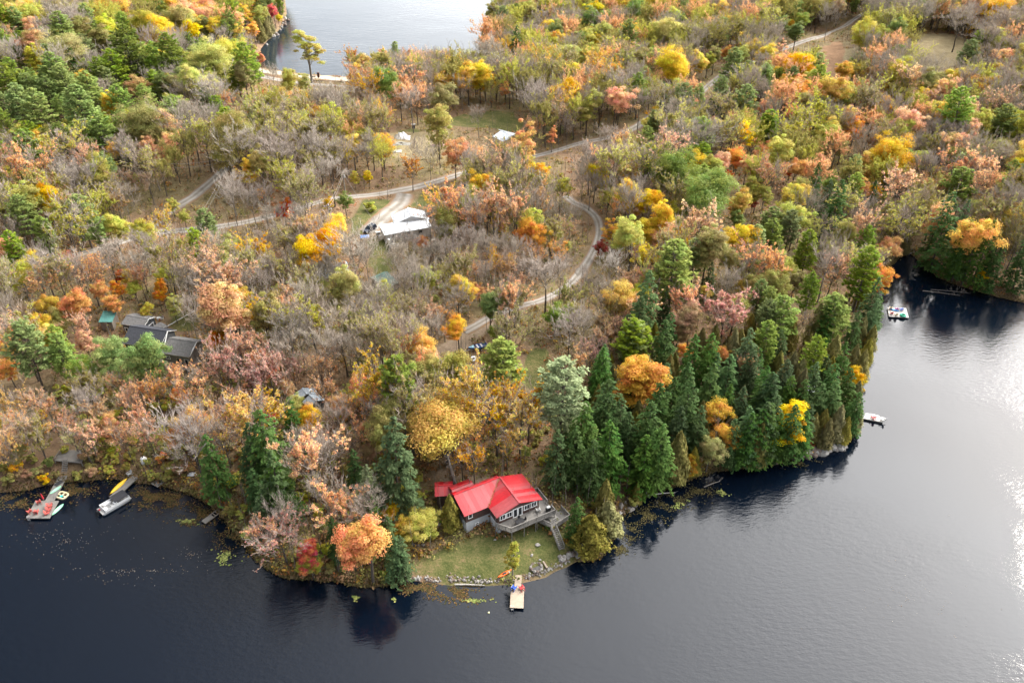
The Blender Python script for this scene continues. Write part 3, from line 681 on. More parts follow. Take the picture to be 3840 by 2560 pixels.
for i in range(9): t, w, f = bare(90 + i, 17, 8 + (i % 4) * 1.2, (0.22, 0.38, 0.52)[i % 3], vase=(i % 4) / 3, fine=(1.1, 0.7, 0.9, 0.5)[i % 4], stem_r=0.16 + 0.03 * (i % 3)); register('B', 17, 8 + (i % 4) * 1.2, t, w, MAT_TWIG, MAT_BARK_GREY if i % 4 else MAT_BARK)
for i in range(5): t, w, f = bare(110 + i, 16, 9.5, 0.28, leaves=3600 + 1500 * i, ls=0.34, fine=0.5, vase=0.4); register('S', 16, 9.5, t, w, MAT_TWIG, MAT_BARK, f)
t, w, f = bare(130, 14, 10, 0.25, vase=0.7, fine=0.9, stem_r=0.22); register('Z', 14, 10, t, w, MAT_TWIG, MAT_BARK_PALE)
for i in range(4): c, w = broadleaf(140 + i, 2.6, 2.9, 0.1, 22, 60, 0.30, top=0.2, limbs=5, stem_r=0.05); register('U', 2.6, 2.9, c, w, MAT_LEAF, MAT_BARK)

TINT = {'or': (.76, .38, .10), 'so': (.78, .47, .24), 'ye': (.74, .56, .06), 'go': (.70, .45, .06), 'gy': (.52, .50, .10), 'gr': (.25, .32, .075), 'ol': (.38, .34, .10),
  're': (.62, .14, .07), 'ru': (.50, .32, .16), 'pk': (.60, .33, .26), 'dr': (.30, .03, .04), 'pi': (.235, .30, .07), 'pp': (.28, .33, .17), 'he': (.08, .14, .042), 'ce': (.25, .225, .075), 'ba': (.37, .32, .27), 'bp': (.37, .305, .25), 'wh': (.66, .62, .57), 'sg': (.26, .31, .21)}
SPECIES = {'or': 0, 'so': 0, 're': 0, 'pk': 0, 'dr': 0, 'ol': 1, 'ru': 1, 'gr': 1, 'ye': 2, 'gy': 2, 'go': 2}
SPN = [('maple_tree', 'maple tree', 'round-crowned maple', 'maples'), ('oak_tree', 'oak tree', 'broad-crowned oak', 'oaks'), ('aspen_tree', 'aspen tree', 'full-crowned aspen', 'aspens')]
def kname(k, c): return SPN[SPECIES[c]][0] if k == 'M' else KNAME[k]
TWIG_COL = {'B': 'ba', 'S': 'bp', 'Z': 'wh'}
KNAME = {'P': 'pine_tree', 'H': 'hemlock_tree', 'C': 'cedar_tree', 'M': 'maple_tree', 'T': 'poplar_tree', 'W': 'birch_tree', 'B': 'bare_tree', 'S': 'thinning_tree', 'Z': 'dead_tree', 'U': 'shrub'}
KCAT = {'P': 'pine tree', 'H': 'hemlock tree', 'C': 'cedar tree', 'M': 'maple tree', 'T': 'poplar tree', 'W': 'birch tree', 'B': 'bare tree', 'S': 'thin tree', 'Z': 'dead tree', 'U': 'shrub'}
CWORD = {'or': 'bright orange', 'so': 'salmon orange', 'ye': 'clear yellow', 'go': 'deep golden', 'gy': 'yellow-green', 'gr': 'leafy green', 'ol': 'dull olive', 're': 'fiery red', 'ru': 'rusty brown', 'pk': 'dusty pink', 'dr': 'dark crimson', 'sg': 'silvery green', 'pi': 'feathery green', 'pp': 'pale bluish', 'he': 'dark green', 'ce': 'olive brown', 'ba': 'leafless grey', 'wh': 'bleached white', 'bp': 'leafless pinkish'}
KPH = {'P': 'white pine', 'H': 'hemlock', 'C': 'columnar cedar', 'M': 'round-crowned maple', 'T': 'slender upright poplar', 'W': 'pale-stemmed birch', 'B': 'tree of fine twigs', 'S': 'tree with thinning leaves', 'Z': 'dead tree', 'U': 'low shrub'}
KPL = {'P': 'pines', 'H': 'hemlocks', 'C': 'cedars', 'M': 'maples', 'T': 'poplars', 'W': 'birches', 'B': 'bare trees', 'S': 'thinning trees', 'Z': 'dead trees', 'U': 'shrubs'}
ZONES = [((2230, 1290, 3330, 1850), 'on the dark wooded point'), ((900, 1480, 2320, 2400), 'around the red-roofed cottage'), ((-200, 1440, 900, 2000), 'on the bank above the grey docks'),
  ((-200, 1000, 760, 1440), 'around the dark-roofed lake house'), ((760, 1000, 1700, 1480), 'between the white house and the red-roofed cottage'), ((1700, 700, 2400, 1480), 'beside the curving dirt drive'),
  ((2400, 560, 3330, 1300), 'on the slope above the narrow bay'), ((3300, 480, 4200, 1300), 'on the far bank of the narrow bay'), ((-200, 620, 900, 1000), 'along the road below the pine hill'),
  ((900, 700, 1700, 1000), 'around the white house'), ((-200, 240, 900, 620), 'on the pine-covered hill'), ((-200, -300, 1100, 240), 'on the headland in the upper lake'),
  ((900, 240, 1650, 700), 'between the gravel road and the upper lake'), ((1650, 150, 2500, 700), 'around the open metal-roofed shed'), ((1650, -300, 2500, 150), 'on the upper lake shore by the road'),
  ((2500, -300, 3000, 560), 'along the far stretch of gravel road'), ((3000, -300, 4200, 480), 'on the hillside around the dry meadow')]
def zone(px, py):
    for (a, c, d, e), ph in ZONES:
        if a <= px < d and c <= py < e: return ph
    return 'in the surrounding autumn wood'
FRAC = {'P': 0.60, 'H': 0.50, 'C': 0.5, 'M': 0.64, 'T': 0.6, 'W': 0.64, 'B': 0.62, 'S': 0.62, 'Z': 0.6, 'U': 0.5}
RATIO = {'P': 1.75, 'H': 2.3, 'C': 2.6, 'M': 1.85, 'T': 2.6, 'W': 1.9, 'B': 1.8, 'S': 1.75, 'Z': 1.4, 'U': 0.9}
MAXW = {'P': 16, 'H': 11, 'C': 6.5, 'M': 18, 'T': 9, 'W': 12, 'B': 15, 'S': 15, 'Z': 10, 'U': 4}
MINW = {'P': 6, 'H': 4, 'C': 2.2, 'M': 3.5, 'T': 3, 'W': 4, 'B': 6, 'S': 5, 'Z': 4, 'U': 1}
DEFC = {'P': 'pi', 'H': 'he', 'C': 'ce', 'B': 'ba', 'Z': 'wh'}
TKIND = []; TOBJ = []
TREES = []      # (x, y, z, W, H, px, py) for spacing and view checks
trng = random.Random(77)
def jitter(col, a=0.12):
    import colorsys
    h, s, v = colorsys.rgb_to_hsv(*col)
    h = (h + trng.uniform(-.012, .012)) % 1; s = min(1, max(0, s * trng.uniform(1 - a, 1 + a))); v = min(1, v * trng.uniform(1 - a * 1.6, 1 + a * 1.2))
    return colorsys.hsv_to_rgb(h, s, v)
def plant(kind, colour, base, W, H, px, py, label=None, group=None, lean=None, var=None, parts=None):
    ps = PROTO['L' if kind == 'M' and W > 12.5 else kind]; H0, W0, prt, joined = ps[trng.randrange(len(ps)) if var is None else var % len(ps)]
    sxy, sz = W / W0, H / H0
    rot = (trng.uniform(-.03, .03), trng.uniform(-.03, .03), trng.uniform(0, 6.283)) if lean is None else lean
    s_pix = FPX / max(40, to_px(base.x, base.y, base.z)[2])
    col = jitter(TINT[colour], 0.2 if kind in 'PHC' else 0.13); tw = jitter(TINT[TWIG_COL[kind]], 0.1) if kind in TWIG_COL else None
    small = W * s_pix < 62 if parts is None else not parts
    auto = label is None
    if auto:
        z = zone(px, py)
        if kind == 'S': label = 'half-bare tree with %s leaves %s' % (CWORD[colour], z)
        else: label = '%s %s %s' % (CWORD[colour], SPN[SPECIES[colour]][2] if kind == 'M' else KPH[kind], z)
        group = '%s %s %s' % (CWORD[colour], SPN[SPECIES[colour]][3] if kind == 'M' else KPL[kind], z)
    if small:
        o = link(kname(kind, colour), joined, loc=base, rot=rot, scale=(sxy, sxy, sz)); o.color = (*col, 1) if kind not in ('B', 'Z') else (*tw, 1)
    else:
        o = link(kname(kind, colour), None, loc=base, rot=rot, scale=(sxy, sxy, sz))
        for nm, me in prt:
            c = link(nm, me, o)
            c.color = (*(tw if (tw and nm == 'crown') else col), 1)
    tag(o, label, SPN[SPECIES[colour]][1] if kind == 'M' else KCAT[kind], group)
    TREES.append((base.x, base.y, base.z, W, H, px, py)); TKIND.append(kind); TOBJ.append((o, kind, colour, auto))
    return o
def hero(spec, px, py, wpx, label=None, hratio=None, lean=None, wmax=None, var=None):
    """spec 'M:or'; (px, py) crown centre and crown width in photo pixels"""
    kind, _, colour = spec.partition(':'); colour = colour or DEFC.get(kind, 'ol')
    g = G(px, py, 9.0); s = FPX / to_px(g.x, g.y, g.z + 9)[2]
    W = min(max(wpx / s * {'H': 1.3, 'P': 1.2, 'M': 1.2}.get(kind, 1.1), MINW[kind]), wmax or MAXW[kind]); H = W * (hratio or RATIO[kind])
    if kind in 'PHBST': H = max(H, {'P': 15, 'H': 11, 'B': 12, 'S': 10, 'T': 9}[kind])
    if kind in 'PH': H = min(H, 27)
    if kind in 'BS': H = min(H, 19)
    if kind == 'M' and not hratio: H = min(H, 22)
    g = G(px, py, H * FRAC[kind])
    if hz(g.x, g.y) <= 0.02:      # the crown overhangs the water: stand the stem on the bank behind
        for k in range(40):
            g = g + Vector((0, 0.6, 0)); g.z = float(hz(g.x, g.y))
            if g.z > 0.05: break
        for dx in (-1.5, -3, -4.5, -6, -8):
            if g.z > 0.05: break
            g.z = float(hz(g.x + dx, g.y));
            if g.z > 0.05: g.x += dx
    if g.z <= 0.03: return None
    return plant(kind, colour, g, W, H, px, py, label, ('the ' + label) if label and False else None, lean, var)
TS = 2.24
TILES = {}
def tile(x0, y0, text):
    for it in text.replace('\n', ' ').split(';'):
        f = it.split()
        if len(f) >= 4: hero(f[0], x0 + float(f[1]) / TS, y0 + float(f[2]) / TS, float(f[3]) / TS)
# ---------------------------------------------------------------- trees that can be picked out in the view (crown centre, crown width)
def HT(x0, y0, spec, zx, zy, zw, label, **k): return hero(spec, x0 + zx / TS, y0 + zy / TS, zw / TS, label, **k)
HT(950, 0, 'T:gy', 455, 420, 250, 'tall airy yellow-green poplar alone on the sandy causeway', hratio=1.75, wmax=15)
HT(1900, 0, 'M:so', 910, 860, 195, 'round salmon maple standing alone above the gravel road')
HT(1900, 0, 'T:or', 140, 1170, 185, 'broad orange-gold poplar right beside the open metal-roofed shed', wmax=11)
HT(1900, 0, 'T:or', 380, 1140, 90, 'narrow orange-gold poplar at the edge of the gravel road')
HT(1900, 0, 'W:ye', 1960, 1130, 200, 'yellow birch with forked white stems above the pines')
HT(0, 650, 'M:go', 375, 230, 225, 'tall golden aspen leaning above the road below the pine hill', hratio=1.9)
HT(0, 650, 'M:so', 1940, 1190, 350, 'large salmon-orange maple beside the dark-roofed lake house')
HT(0, 650, 'M:or', 1830, 1420, 170, 'small golden-orange maple in front of the large salmon maple')
HT(0, 1200, 'M:gr', 930, 250, 250, 'round green oak in front of the dark-roofed lake house, smaller of a pair', wmax=9)
HT(0, 1200, 'M:gr', 1170, 300, 300, 'large green oak overlapping the roof of the dark lake house', wmax=10)
HT(0, 1200, 'P:pi', 240, 270, 300, 'tall white pine with a bare leaning trunk above the grey docks', hratio=2.0, wmax=12)
HT(0, 1200, 'M:or', 1545, 880, 290, 'vivid orange maple on the bank behind the pontoon boat', hratio=1.7)
HT(950, 650, 'M:gy', 770, 950, 250, 'lime-green tree in front of the green-roofed shed and grey garage')
HT(950, 650, 'M:gr', 1990, 1110, 220, 'deep green oak at the lower end of the dirt drive')
HT(950, 650, 'B', 850, 720, 330, 'old spreading black-stemmed bare tree beside the grey garage')
HT(950, 650, 'T:or', 1150, 1200, 120, 'slim pale orange tree in the bare wood above the drive')
HT(950, 650, 'M:or', 1205, 1430, 170, 'orange maple hiding a pale blue car')
HT(950, 650, 'U:gy', 975, 265, 118, 'round yellow-green bush on the lawn by the junction', hratio=0.8, wmax=5.4)
HT(1900, 650, 'M:or', 230, 520, 230, 'bright orange maple in the bend of the dirt drive')
HT(1900, 650, 'T:go', 900, 480, 140, 'upright golden maple outside the bend of the dirt drive')
HT(1900, 650, 'M:dr', 795, 610, 100, 'dark crimson maple against the outer edge of the dirt drive')
HT(1900, 650, 'M:gy', 1050, 540, 240, 'rounded lime-yellow aspen beside the dirt drive')
HT(1900, 650, 'Z', 870, 770, 210, 'white leafless tree below the crimson maple')
HT(1900, 650, 'M:gr', 1720, 170, 330, 'broad green tree on pale stems above the hidden shed')
HT(1900, 650, 'P:pi', 1400, 840, 330, 'broad feathery pine above the pink oak')
HT(1900, 650, 'S:pk', 1830, 1230, 400, 'huge domed pink-leaved oak, half bare, among the hemlocks', wmax=18, hratio=1.1)
HT(1900, 650, 'M:ru', 1550, 1210, 220, 'rust-orange oak beside the domed pink oak')
HT(1900, 650, 'M:gr', 410, 1180, 170, 'bushy green tree at the edge of the dark lawn')
HT(2840, 650, 'P:pi', 890, 850, 230, 'tall pine leaning over the mouth of the bay', hratio=2.2)
HT(2840, 650, 'M:so', 1190, 740, 190, 'coral-red maple overhanging the head of the bay')
HT(2840, 650, 'M:or', 1130, 965, 190, 'rust-orange maple overhanging the water by the swim raft')
HT(2840, 650, 'H:he', 1690, 640, 240, 'broad dark hemlock on the far bank of the bay')
HT(2840, 650, 'M:or', 1830, 560, 170, 'smaller golden maple against the dark hemlock on the far bank')
HT(2840, 650, 'M:go', 2040, 760, 300, 'spreading golden-orange aspen overhanging the far bank')
HT(2840, 650, 'P:pi', 1680, 160, 240, 'tall feathery pine on the far bank of the bay')
HT(2840, 650, 'P:pi', 640, 1210, 260, 'bright green layered pine on the water edge of the point')
HT(2840, 650, 'P:pi', 210, 1230, 260, 'yellowish green pine above the metal-roofed cottage')
HT(950, 1200, 'P:pi', 1240, 590, 310, 'blue-green pine with a bare leaning stem behind the big golden maple', hratio=2.2)
HT(950, 1200, 'M:ol', 1450, 450, 300, 'broad olive-green oak above the big golden maple')
HT(950, 1200, 'M:ol', 1710, 440, 330, 'broad olive-green oak beside the parked motorboat')
HT(950, 1200, 'P:pi', 2090, 430, 340, 'full green pine next to the parked motorboat')
HT(950, 1200, 'M:go', 1620, 880, 560, 'very large domed golden aspen behind the red-roofed cottage', wmax=24, hratio=1.02, var=2)
HT(950, 1200, 'H:he', 110, 1130, 300, 'tall light-tipped hemlock on the shore above the old ladder dock', wmax=12)
HT(950, 1200, 'H:he', 1180, 1240, 350, 'broad dark hemlock beside the red-roofed cottage', wmax=13)
HT(1900, 1200, 'P:pp', 460, 660, 400, 'pale bluish pine towering behind the red-roofed cottage', hratio=1.9, wmax=17)
HT(1900, 1200, 'M:or', 1090, 470, 400, 'wide orange maple among the dark hemlocks', wmax=18, hratio=1.2)
HT(1900, 1200, 'W:go', 1790, 800, 260, 'golden birch leaning out of the dark hemlocks')
HT(1900, 1200, 'S:go', 110, 870, 330, 'thin golden maple right behind the red-roofed cottage', wmax=15)
HT(2840, 1200, 'M:ye', 270, 850, 270, 'yellow aspen in front of the metal-roofed cottage', hratio=1.6)
HT(2840, 1200, 'M:go', 930, 650, 170, 'yellow tree leaning over the dock with the paddleboard')
HT(950, 1800, 'S:pk', 240, 500, 380, 'pinkish-red half-bare maple at the water edge', wmax=17, hratio=1.15)
HT(950, 1800, 'M:or', 950, 570, 390, 'ragged orange maple at the water edge beside the lawn', wmax=12.4, hratio=1.75)
HT(950, 1800, 'M:re', 420, 800, 190, 'small red-orange tree overhanging the dark water')
HT(950, 1800, 'M:gy', 1420, 350, 270, 'olive-yellow thicket tree at the edge of the cottage lawn', hratio=1.0)
HT(950, 1800, 'C:ce', 1655, 270, 150, 'dark green cedar against the end wall of the red-roofed cottage')
HT(1900, 1800, 'C:ce', 700, 430, 300, 'fat olive cedar by the cottage stairs, shorter of a pair', wmax=13, hratio=1.25)
HT(1900, 1800, 'C:ce', 855, 310, 230, 'taller olive cedar behind the fat one by the cottage stairs', wmax=11, hratio=1.6)
HT(1900, 1800, 'T:gy', 50, 640, 100, 'young yellow-green sapling on the cottage lawn', hratio=1.5)

tile(0, 0, '''P 150 200 150; P 740 180 150; P 540 300 200; P 1090 460 260; P 1890 280 120; P 1440 500 220; P 720 430 150; P 960 600 200; P 1580 380 120; H 620 560 110; P 480 650 220;
 P 60 720 200; P 160 880 200; P 330 950 230; P 560 720 200; P 760 780 200; P 700 950 260; P 520 950 130; P 1010 870 180; P 1230 850 150; P 240 1280 220; P 590 1220 140; P 850 650 180; P 1740 880 130;
 P 2080 560 200; P 2150 620 100; P 170 450 110; P 90 620 150; P 20 900 150; P 410 520 160; P 1750 250 100; P 30 1060 150; P 400 800 180; P 250 760 160; P 1160 560 160; P 890 700 160;
 M:go 910 70 260; M:gr 1340 80 150; M:ol 1530 170 200; M:gy 1170 230 230; M:gy 930 260 160; M:ye 1330 270 180; M:ye 1620 260 140; T:ye 2020 250 110; M:or 2130 250 100; M:ol 850 330 180; M:ol 530 420 280;
 M:so 280 220 120; M:or 510 160 100; M:gy 60 470 120; M:gy 290 510 160; B 420 110 180; B 1260 360 150; S:so 40 330 140; M:ru 290 340 180; M:gy 1740 490 200; M:gy 1930 450 200; M:ru 1160 720 150;
 M:gy 1600 680 200; M:ol 1470 720 140; M:ol 1200 1020 280; M:re 1350 1090 70; M:so 1420 1030 200; M:so 1430 1240 170; T:ye 1710 1080 100; M:ol 1880 1160 260; M:or 2150 920 140; M:or 2220 840 120;
 M:gy 2070 870 80; M:gy 1920 700 90; M:ol 750 1290 180; M:ol 830 1440 240; M:ye 310 1450 180; M:gy 80 1510 170; T:go 1990 1460 80; B 1800 830 220; B 1550 810 150; B 1580 1010 180; B 2000 1270 250;
 B 520 1470 200; S:or 1900 900 150; M:ol 2050 650 150; M:ol 2140 1130 180; B 880 790 120; B 760 540 130; M:ye 1440 310 90; M:ol 980 380 160; M:ol 660 250 150; S:ol 1060 120 150; B 330 90 140; M:ru 1230 130 120; S:ru 1680 110 110''')
tile(950, 0, '''P 60 60 120; P 130 40 100; M:re 170 110 90; P 225 60 60; C 60 260 70; C 130 270 80; C 100 210 80; M:ye 15 230 70; M:ye 190 230 60; M:gy 60 140 120;
 S:or 830 520 130; S:or 1000 480 100; M:or 1100 480 90; P 1190 460 80; M:go 890 640 140; M:ol 1080 570 160; M:gr 1090 720 200; M:go 790 790 140; S:or 1290 500 110; B 1390 510 90; M:or 60 500 80; M:gy 430 670 110; M:ol 290 680 140;
 B 165 650 110; M:or 110 810 100; M:go 240 800 130; M:gr 250 880 120; M:or 30 890 120; M:ye 400 880 80; M:gy 420 1060 190; M:gr 570 1110 90; M:gy 430 1250 110; S:ye 785 1330 110; M:ye 850 1490 45; M:ye 970 1490 70;
 S:ru 920 870 160; B 860 850 150; S:so 1130 990 100; M:ol 1550 1020 220; M:ol 1590 830 200; M:gy 1260 760 90; B 1330 900 180; B 700 900 250; B 600 900 200; S:ol 700 1000 250; B 1000 1050 170; M:or 1690 1260 190; S:or 1330 1440 150;
 M:or 2120 740 95; H:he 2210 430 130; M:gy 2210 190 120; M:gy 2040 240 90; M:or 2030 360 70; B 1800 600 150; B 1950 620 160; B 2050 600 150; B 1750 750 150; B 1900 520 120; B 1460 660 150; M:ye 1400 700 120; B 1560 680 140; B 2180 640 150;
 S:gy 250 1060 160; B 550 1300 220; B 250 1330 250; B 120 1260 200; B 1000 1250 160; B 1360 1290 140; B 1480 1330 160; S:so 1880 1330 120; B 1790 1380 150; B 2060 1300 150; S:gy 2000 1460 150; B 1890 1010 100''')
tile(1900, 0, '''P 520 60 110; H 430 130 60; M:gy 180 130 120; M:gy 80 170 90; M:gy 260 220 90; M:gr 700 140 140; M:gr 830 160 110; M:gr 1070 100 150; B 1030 180 120; M:gy 800 270 140; M:ye 730 360 100; M:gy 690 500 150; T:go 520 300 60;
 S:or 960 430 110; S:ye 1100 340 120; M:so 1160 310 60; M:gy 1360 290 230; M:gy 1250 310 110; M:gy 1580 320 140; M:so 1680 210 100; P 1800 290 150; M:ye 1310 500 130; M:ye 1430 570 200; M:ye 1590 510 140; M:gy 1690 520 100; M:or 1860 440 90; M:gy 1980 460 130;
 P 1910 570 180; P 2160 660 130; M:gy 2070 220 80; M:so 1870 30 120; M:ye 1190 30 180; M:ol 1560 180 80; S:re 440 600 110; H 1310 850 110; P 1480 900 220; P 1790 770 140; P 1610 840 110; P 1830 900 160; P 1990 890 200; P 1230 1070 100;
 P 1170 1210 150; P 1180 1370 190; M:gy 1540 1130 180; P 1640 1150 190; M:gy 1740 1110 130; M:ye 1340 1180 120; P 2180 1070 130; S:so 960 1220 150; B 1110 930 180; B 700 1330 150; S:so 230 1100 140; B 510 1060 120; M:gr 1420 1410 280; M:gr 1700 1540 200; M:re 1440 1480 90;
 M:re 1850 1480 90; M:gy 2100 1440 140; M:so 1820 1370 150; M:gy 2040 660 120; B 400 250 130; B 180 320 140; B 600 190 120; B 560 420 150; B 1090 560 160; B 1060 660 180; B 740 700 180; B 900 620 150; B 350 520 150; B 130 560 160; B 500 760 160; S:gy 610 660 140;
 B 620 850 150; B 740 900 180; B 560 960 160; B 1350 1120 160; B 850 1200 160; B 1300 60 150; B 1450 60 150; S:ye 1240 130 120; M:gr 320 30 90; M:ru 380 80 110; B 1750 100 150; B 1960 120 170; B 2080 330 190; B 2180 440 150; S:ru 850 420 90; S:ol 1180 650 140; B 1260 1330 100; S:so 1940 1330 120; B 2000 250 120; S:ru 2150 50 120; H 1740 940 130''')
tile(2840, 0, '''M:ru 690 60 110; B 1100 80 200; M:gr 370 180 110; M:gr 330 270 130; M:gr 200 190 110; M:ye 290 200 60; T:so 190 400 85; U:sg 330 460 130; U:sg 290 560 120; U:sg 330 660 140; U:sg 290 750 150; U:sg 390 820 120; U:sg 440 460 110; U:sg 240 640 100; U:sg 420 720 90; U:sg 350 900 120; U:sg 440 980 130;
 M:gy 890 300 200; M:gr 1150 280 150; S:or 1050 180 100; M:gr 1140 160 90; P 1840 370 100; P 1770 470 150; P 2150 240 120; M:go 1950 70 250; M:gy 1190 640 200; M:go 710 600 140; M:go 640 770 210; M:or 830 790 150; M:go 1110 780 110; M:go 1080 920 170; M:go 920 990 100; M:so 960 620 120; M:ye 1650 680 160;
 M:gy 2010 790 160; M:gy 1870 850 110; M:gy 1850 1070 180; P 2060 1070 210; M:gy 2120 1000 200; M:ru 1900 1310 140; M:so 1270 1030 200; M:gy 1210 1110 180; M:go 1110 1290 250; M:ru 1000 1180 120; M:or 820 1080 150; P 90 1070 170; P 60 680 150; M:or 310 950 110; M:or 410 1080 80; M:gy 290 1090 160; M:gy 520 1230 130; M:so 60 920 130; T:so 210 830 70;
 M:gy 160 1290 200; P 1730 1460 220; M:go 1540 1500 130; S:so 1320 1460 190; H 1130 1480 120; P 800 1450 150; H 440 1480 110; M:gr 620 1510 110; M:or 320 1420 150; M:re 240 1440 90; M:gy 30 1450 90; M:so 520 1360 110; M:ol 710 1230 120; P 2120 1500 90; P 2210 1510 80;
 B 600 160 140; B 980 90 150; B 1250 120 180; B 1400 150 170; B 1560 60 170; B 1700 220 200; B 1800 150 180; B 2080 120 150; B 940 420 170; B 1100 460 160; B 860 560 150; B 1400 600 170; B 1350 700 170; B 1500 640 170; B 1950 520 170; B 1850 600 150; B 2120 450 170; B 1700 820 170; B 1780 950 170; B 1600 1000 170; S:so 1430 900 170; B 1500 1150 180; B 1650 1180 170; B 1560 1320 170; B 700 1060 180; B 2050 1350 180; B 2180 900 150; B 900 850 120; S:so 1000 870 130; B 1360 1250 140; S:gy 1500 1010 160; B 130 340 150; B 30 170 120; M:gr 130 110 90; B 480 80 140; B 320 60 120''')
tile(0, 650, '''P 220 390 240; P 390 540 180; P 130 660 170; P 690 370 230; P 820 490 150; P 1740 470 180; P 1650 640 140; M:gy 950 450 190; M:gy 1190 510 210; S:ye 1370 430 160; M:gy 1440 255 100; M:gy 1540 350 80; M:re 560 690 100;
 B 390 850 220; B 650 850 200; B 930 750 220; B 1180 800 200; B 1830 650 210; B 2050 780 220; B 1570 930 180; B 1950 220 200; B 2120 260 180; B 350 730 150; M:gy 170 880 200; S:so 820 830 110; S:so 610 790 130; M:or 840 980 150; M:or 1000 960 110; M:ye 1060 870 70; M:gy 1130 970 120; M:re 1010 860 70; M:or 1330 960 80;
 M:or 1330 1040 70; M:or 940 1080 130; M:or 660 1100 220; M:go 600 1070 110; M:go 380 1120 170; M:ol 490 1220 170; M:go 330 1290 180; M:go 450 1390 200; S:so 710 1310 150; M:so 720 1440 150; P 490 1480 160; M:gy 1450 1110 130; M:ye 1220 1150 70; M:gy 1380 840 130; S:ol 2120 1160 170; S:go 1540 730 140; M:or 1560 570 60; S:or 1400 640 80;
 B 1680 980 160; B 1600 1180 150; B 1760 1280 100; B 1050 240 180; S:ru 1000 300 180; M:ol 850 120 100; B 620 110 220; S:ol 960 180 180; B 130 520 150; M:ol 60 300 160; M:ol 40 900 120; B 60 1150 160; S:so 60 1330 150; M:or 40 1450 150; B 2080 950 200; S:so 1180 900 120; S:ru 1080 90 160; S:ru 1250 90 160; M:ol 1120 40 90; S:ye 2160 640 90; B 1200 620 120; B 1300 700 100''')
tile(950, 650, '''M:gr 765 215 110; M:re 250 290 130; M:or 60 160 60; M:go 625 240 45; M:gy 180 980 100; M:gy 390 930 150; M:ol 570 940 150; M:gy 1090 990 160; M:gy 1420 890 190; M:gy 1530 1060 90; M:ol 1600 430 200; M:ol 1720 330 150; M:go 2050 430 140; M:or 1420 590 110; S:or 1830 860 110; M:go 1720 1290 180;
 M:gr 2040 1340 120; S:so 2110 850 150; B 430 1090 260; B 300 1340 300; B 720 1310 250; B 1330 1330 170; B 1700 1090 200; B 1510 1350 120; S:gy 2100 150 230; S:gy 2080 330 180; S:gy 1950 150 150; B 90 240 180; B 180 420 200; B 430 220 200; B 400 420 200; B 80 620 200; B 250 560 180; B 480 620 220; B 620 640 200; B 350 780 180; B 120 820 180; B 950 720 150;
 B 1300 640 170; B 1200 760 150; B 1500 720 150; B 1640 700 190; B 1560 560 150; B 1790 600 180; B 1950 650 180; B 2060 660 170; B 1940 870 180; B 2120 1020 180; B 920 1030 150; B 950 1260 200; B 1050 1250 150; S:ol 580 1080 200; B 600 1200 180; S:so 200 760 110; S:or 310 560 80; S:ru 1480 780 130; S:ru 1880 760 100; S:gy 1640 900 130; B 1260 960 130; S:ru 1730 780 130; B 1480 430 130; B 150 1150 180; B 100 950 160; B 1850 60 130; B 2020 60 150; S:or 1840 420 120; B 1320 840 150; B 850 1180 160; B 1140 1340 120''')
tile(1900, 650, '''S:gy 60 150 190; S:gy 450 150 180; M:gy 470 120 130; S:or 440 690 160; M:gy 510 620 80; S:ye 1140 750 210; M:ye 1220 690 140; M:so 1120 640 110; M:so 1340 540 180; M:ye 1480 530 160; P 1580 730 190; M:ol 1690 620 260; T:ye 1820 540 100; M:ye 2010 560 230; P 2080 610 190; M:gy 2110 130 160; W:gy 2160 200 150; M:so 1590 330 150; M:gr 1940 370 130;
 S:ol 1290 220 170; S:so 930 290 130; B 1130 150 170; B 960 140 140; P 1060 1420 240; S:so 1090 1190 230; B 530 1330 240; B 650 1300 200; S:so 100 1000 200; B 330 900 260; H 1320 1160 130; M:re 1440 40 90; M:re 2070 230 80; S:so 1310 300 150; S:ru 1420 250 110; B 240 120 150; B 330 200 150; B 150 330 180; B 380 350 180; S:ru 520 500 130; B 560 380 150; B 80 700 200; S:or 250 720 140; B 170 850 200; B 450 850 170;
 B 700 950 200; B 820 1050 180; S:ol 620 1060 170; S:ol 830 1180 200; S:so 1020 970 190; S:so 1150 930 150; S:ol 1230 420 130; M:ru 1600 430 130; B 1250 400 120; B 700 130 150; B 820 160 140; S:gy 850 240 100; B 640 60 150; S:ol 2000 850 200; M:ol 1880 730 180; M:ye 1960 930 90; M:ol 2100 950 170; H 1700 900 110; B 1860 960 180; M:ye 1680 990 90; P 2180 1250 170; P 2130 1080 150; S:so 960 1320 170; S:so 780 1420 160; M:ru 1480 1330 150; M:or 880 1350 80; S:ru 800 1300 160; M:ye 2080 1040 100; S:ru 2060 1130 150; M:gy 560 1150 150; S:gy 480 1060 130''')
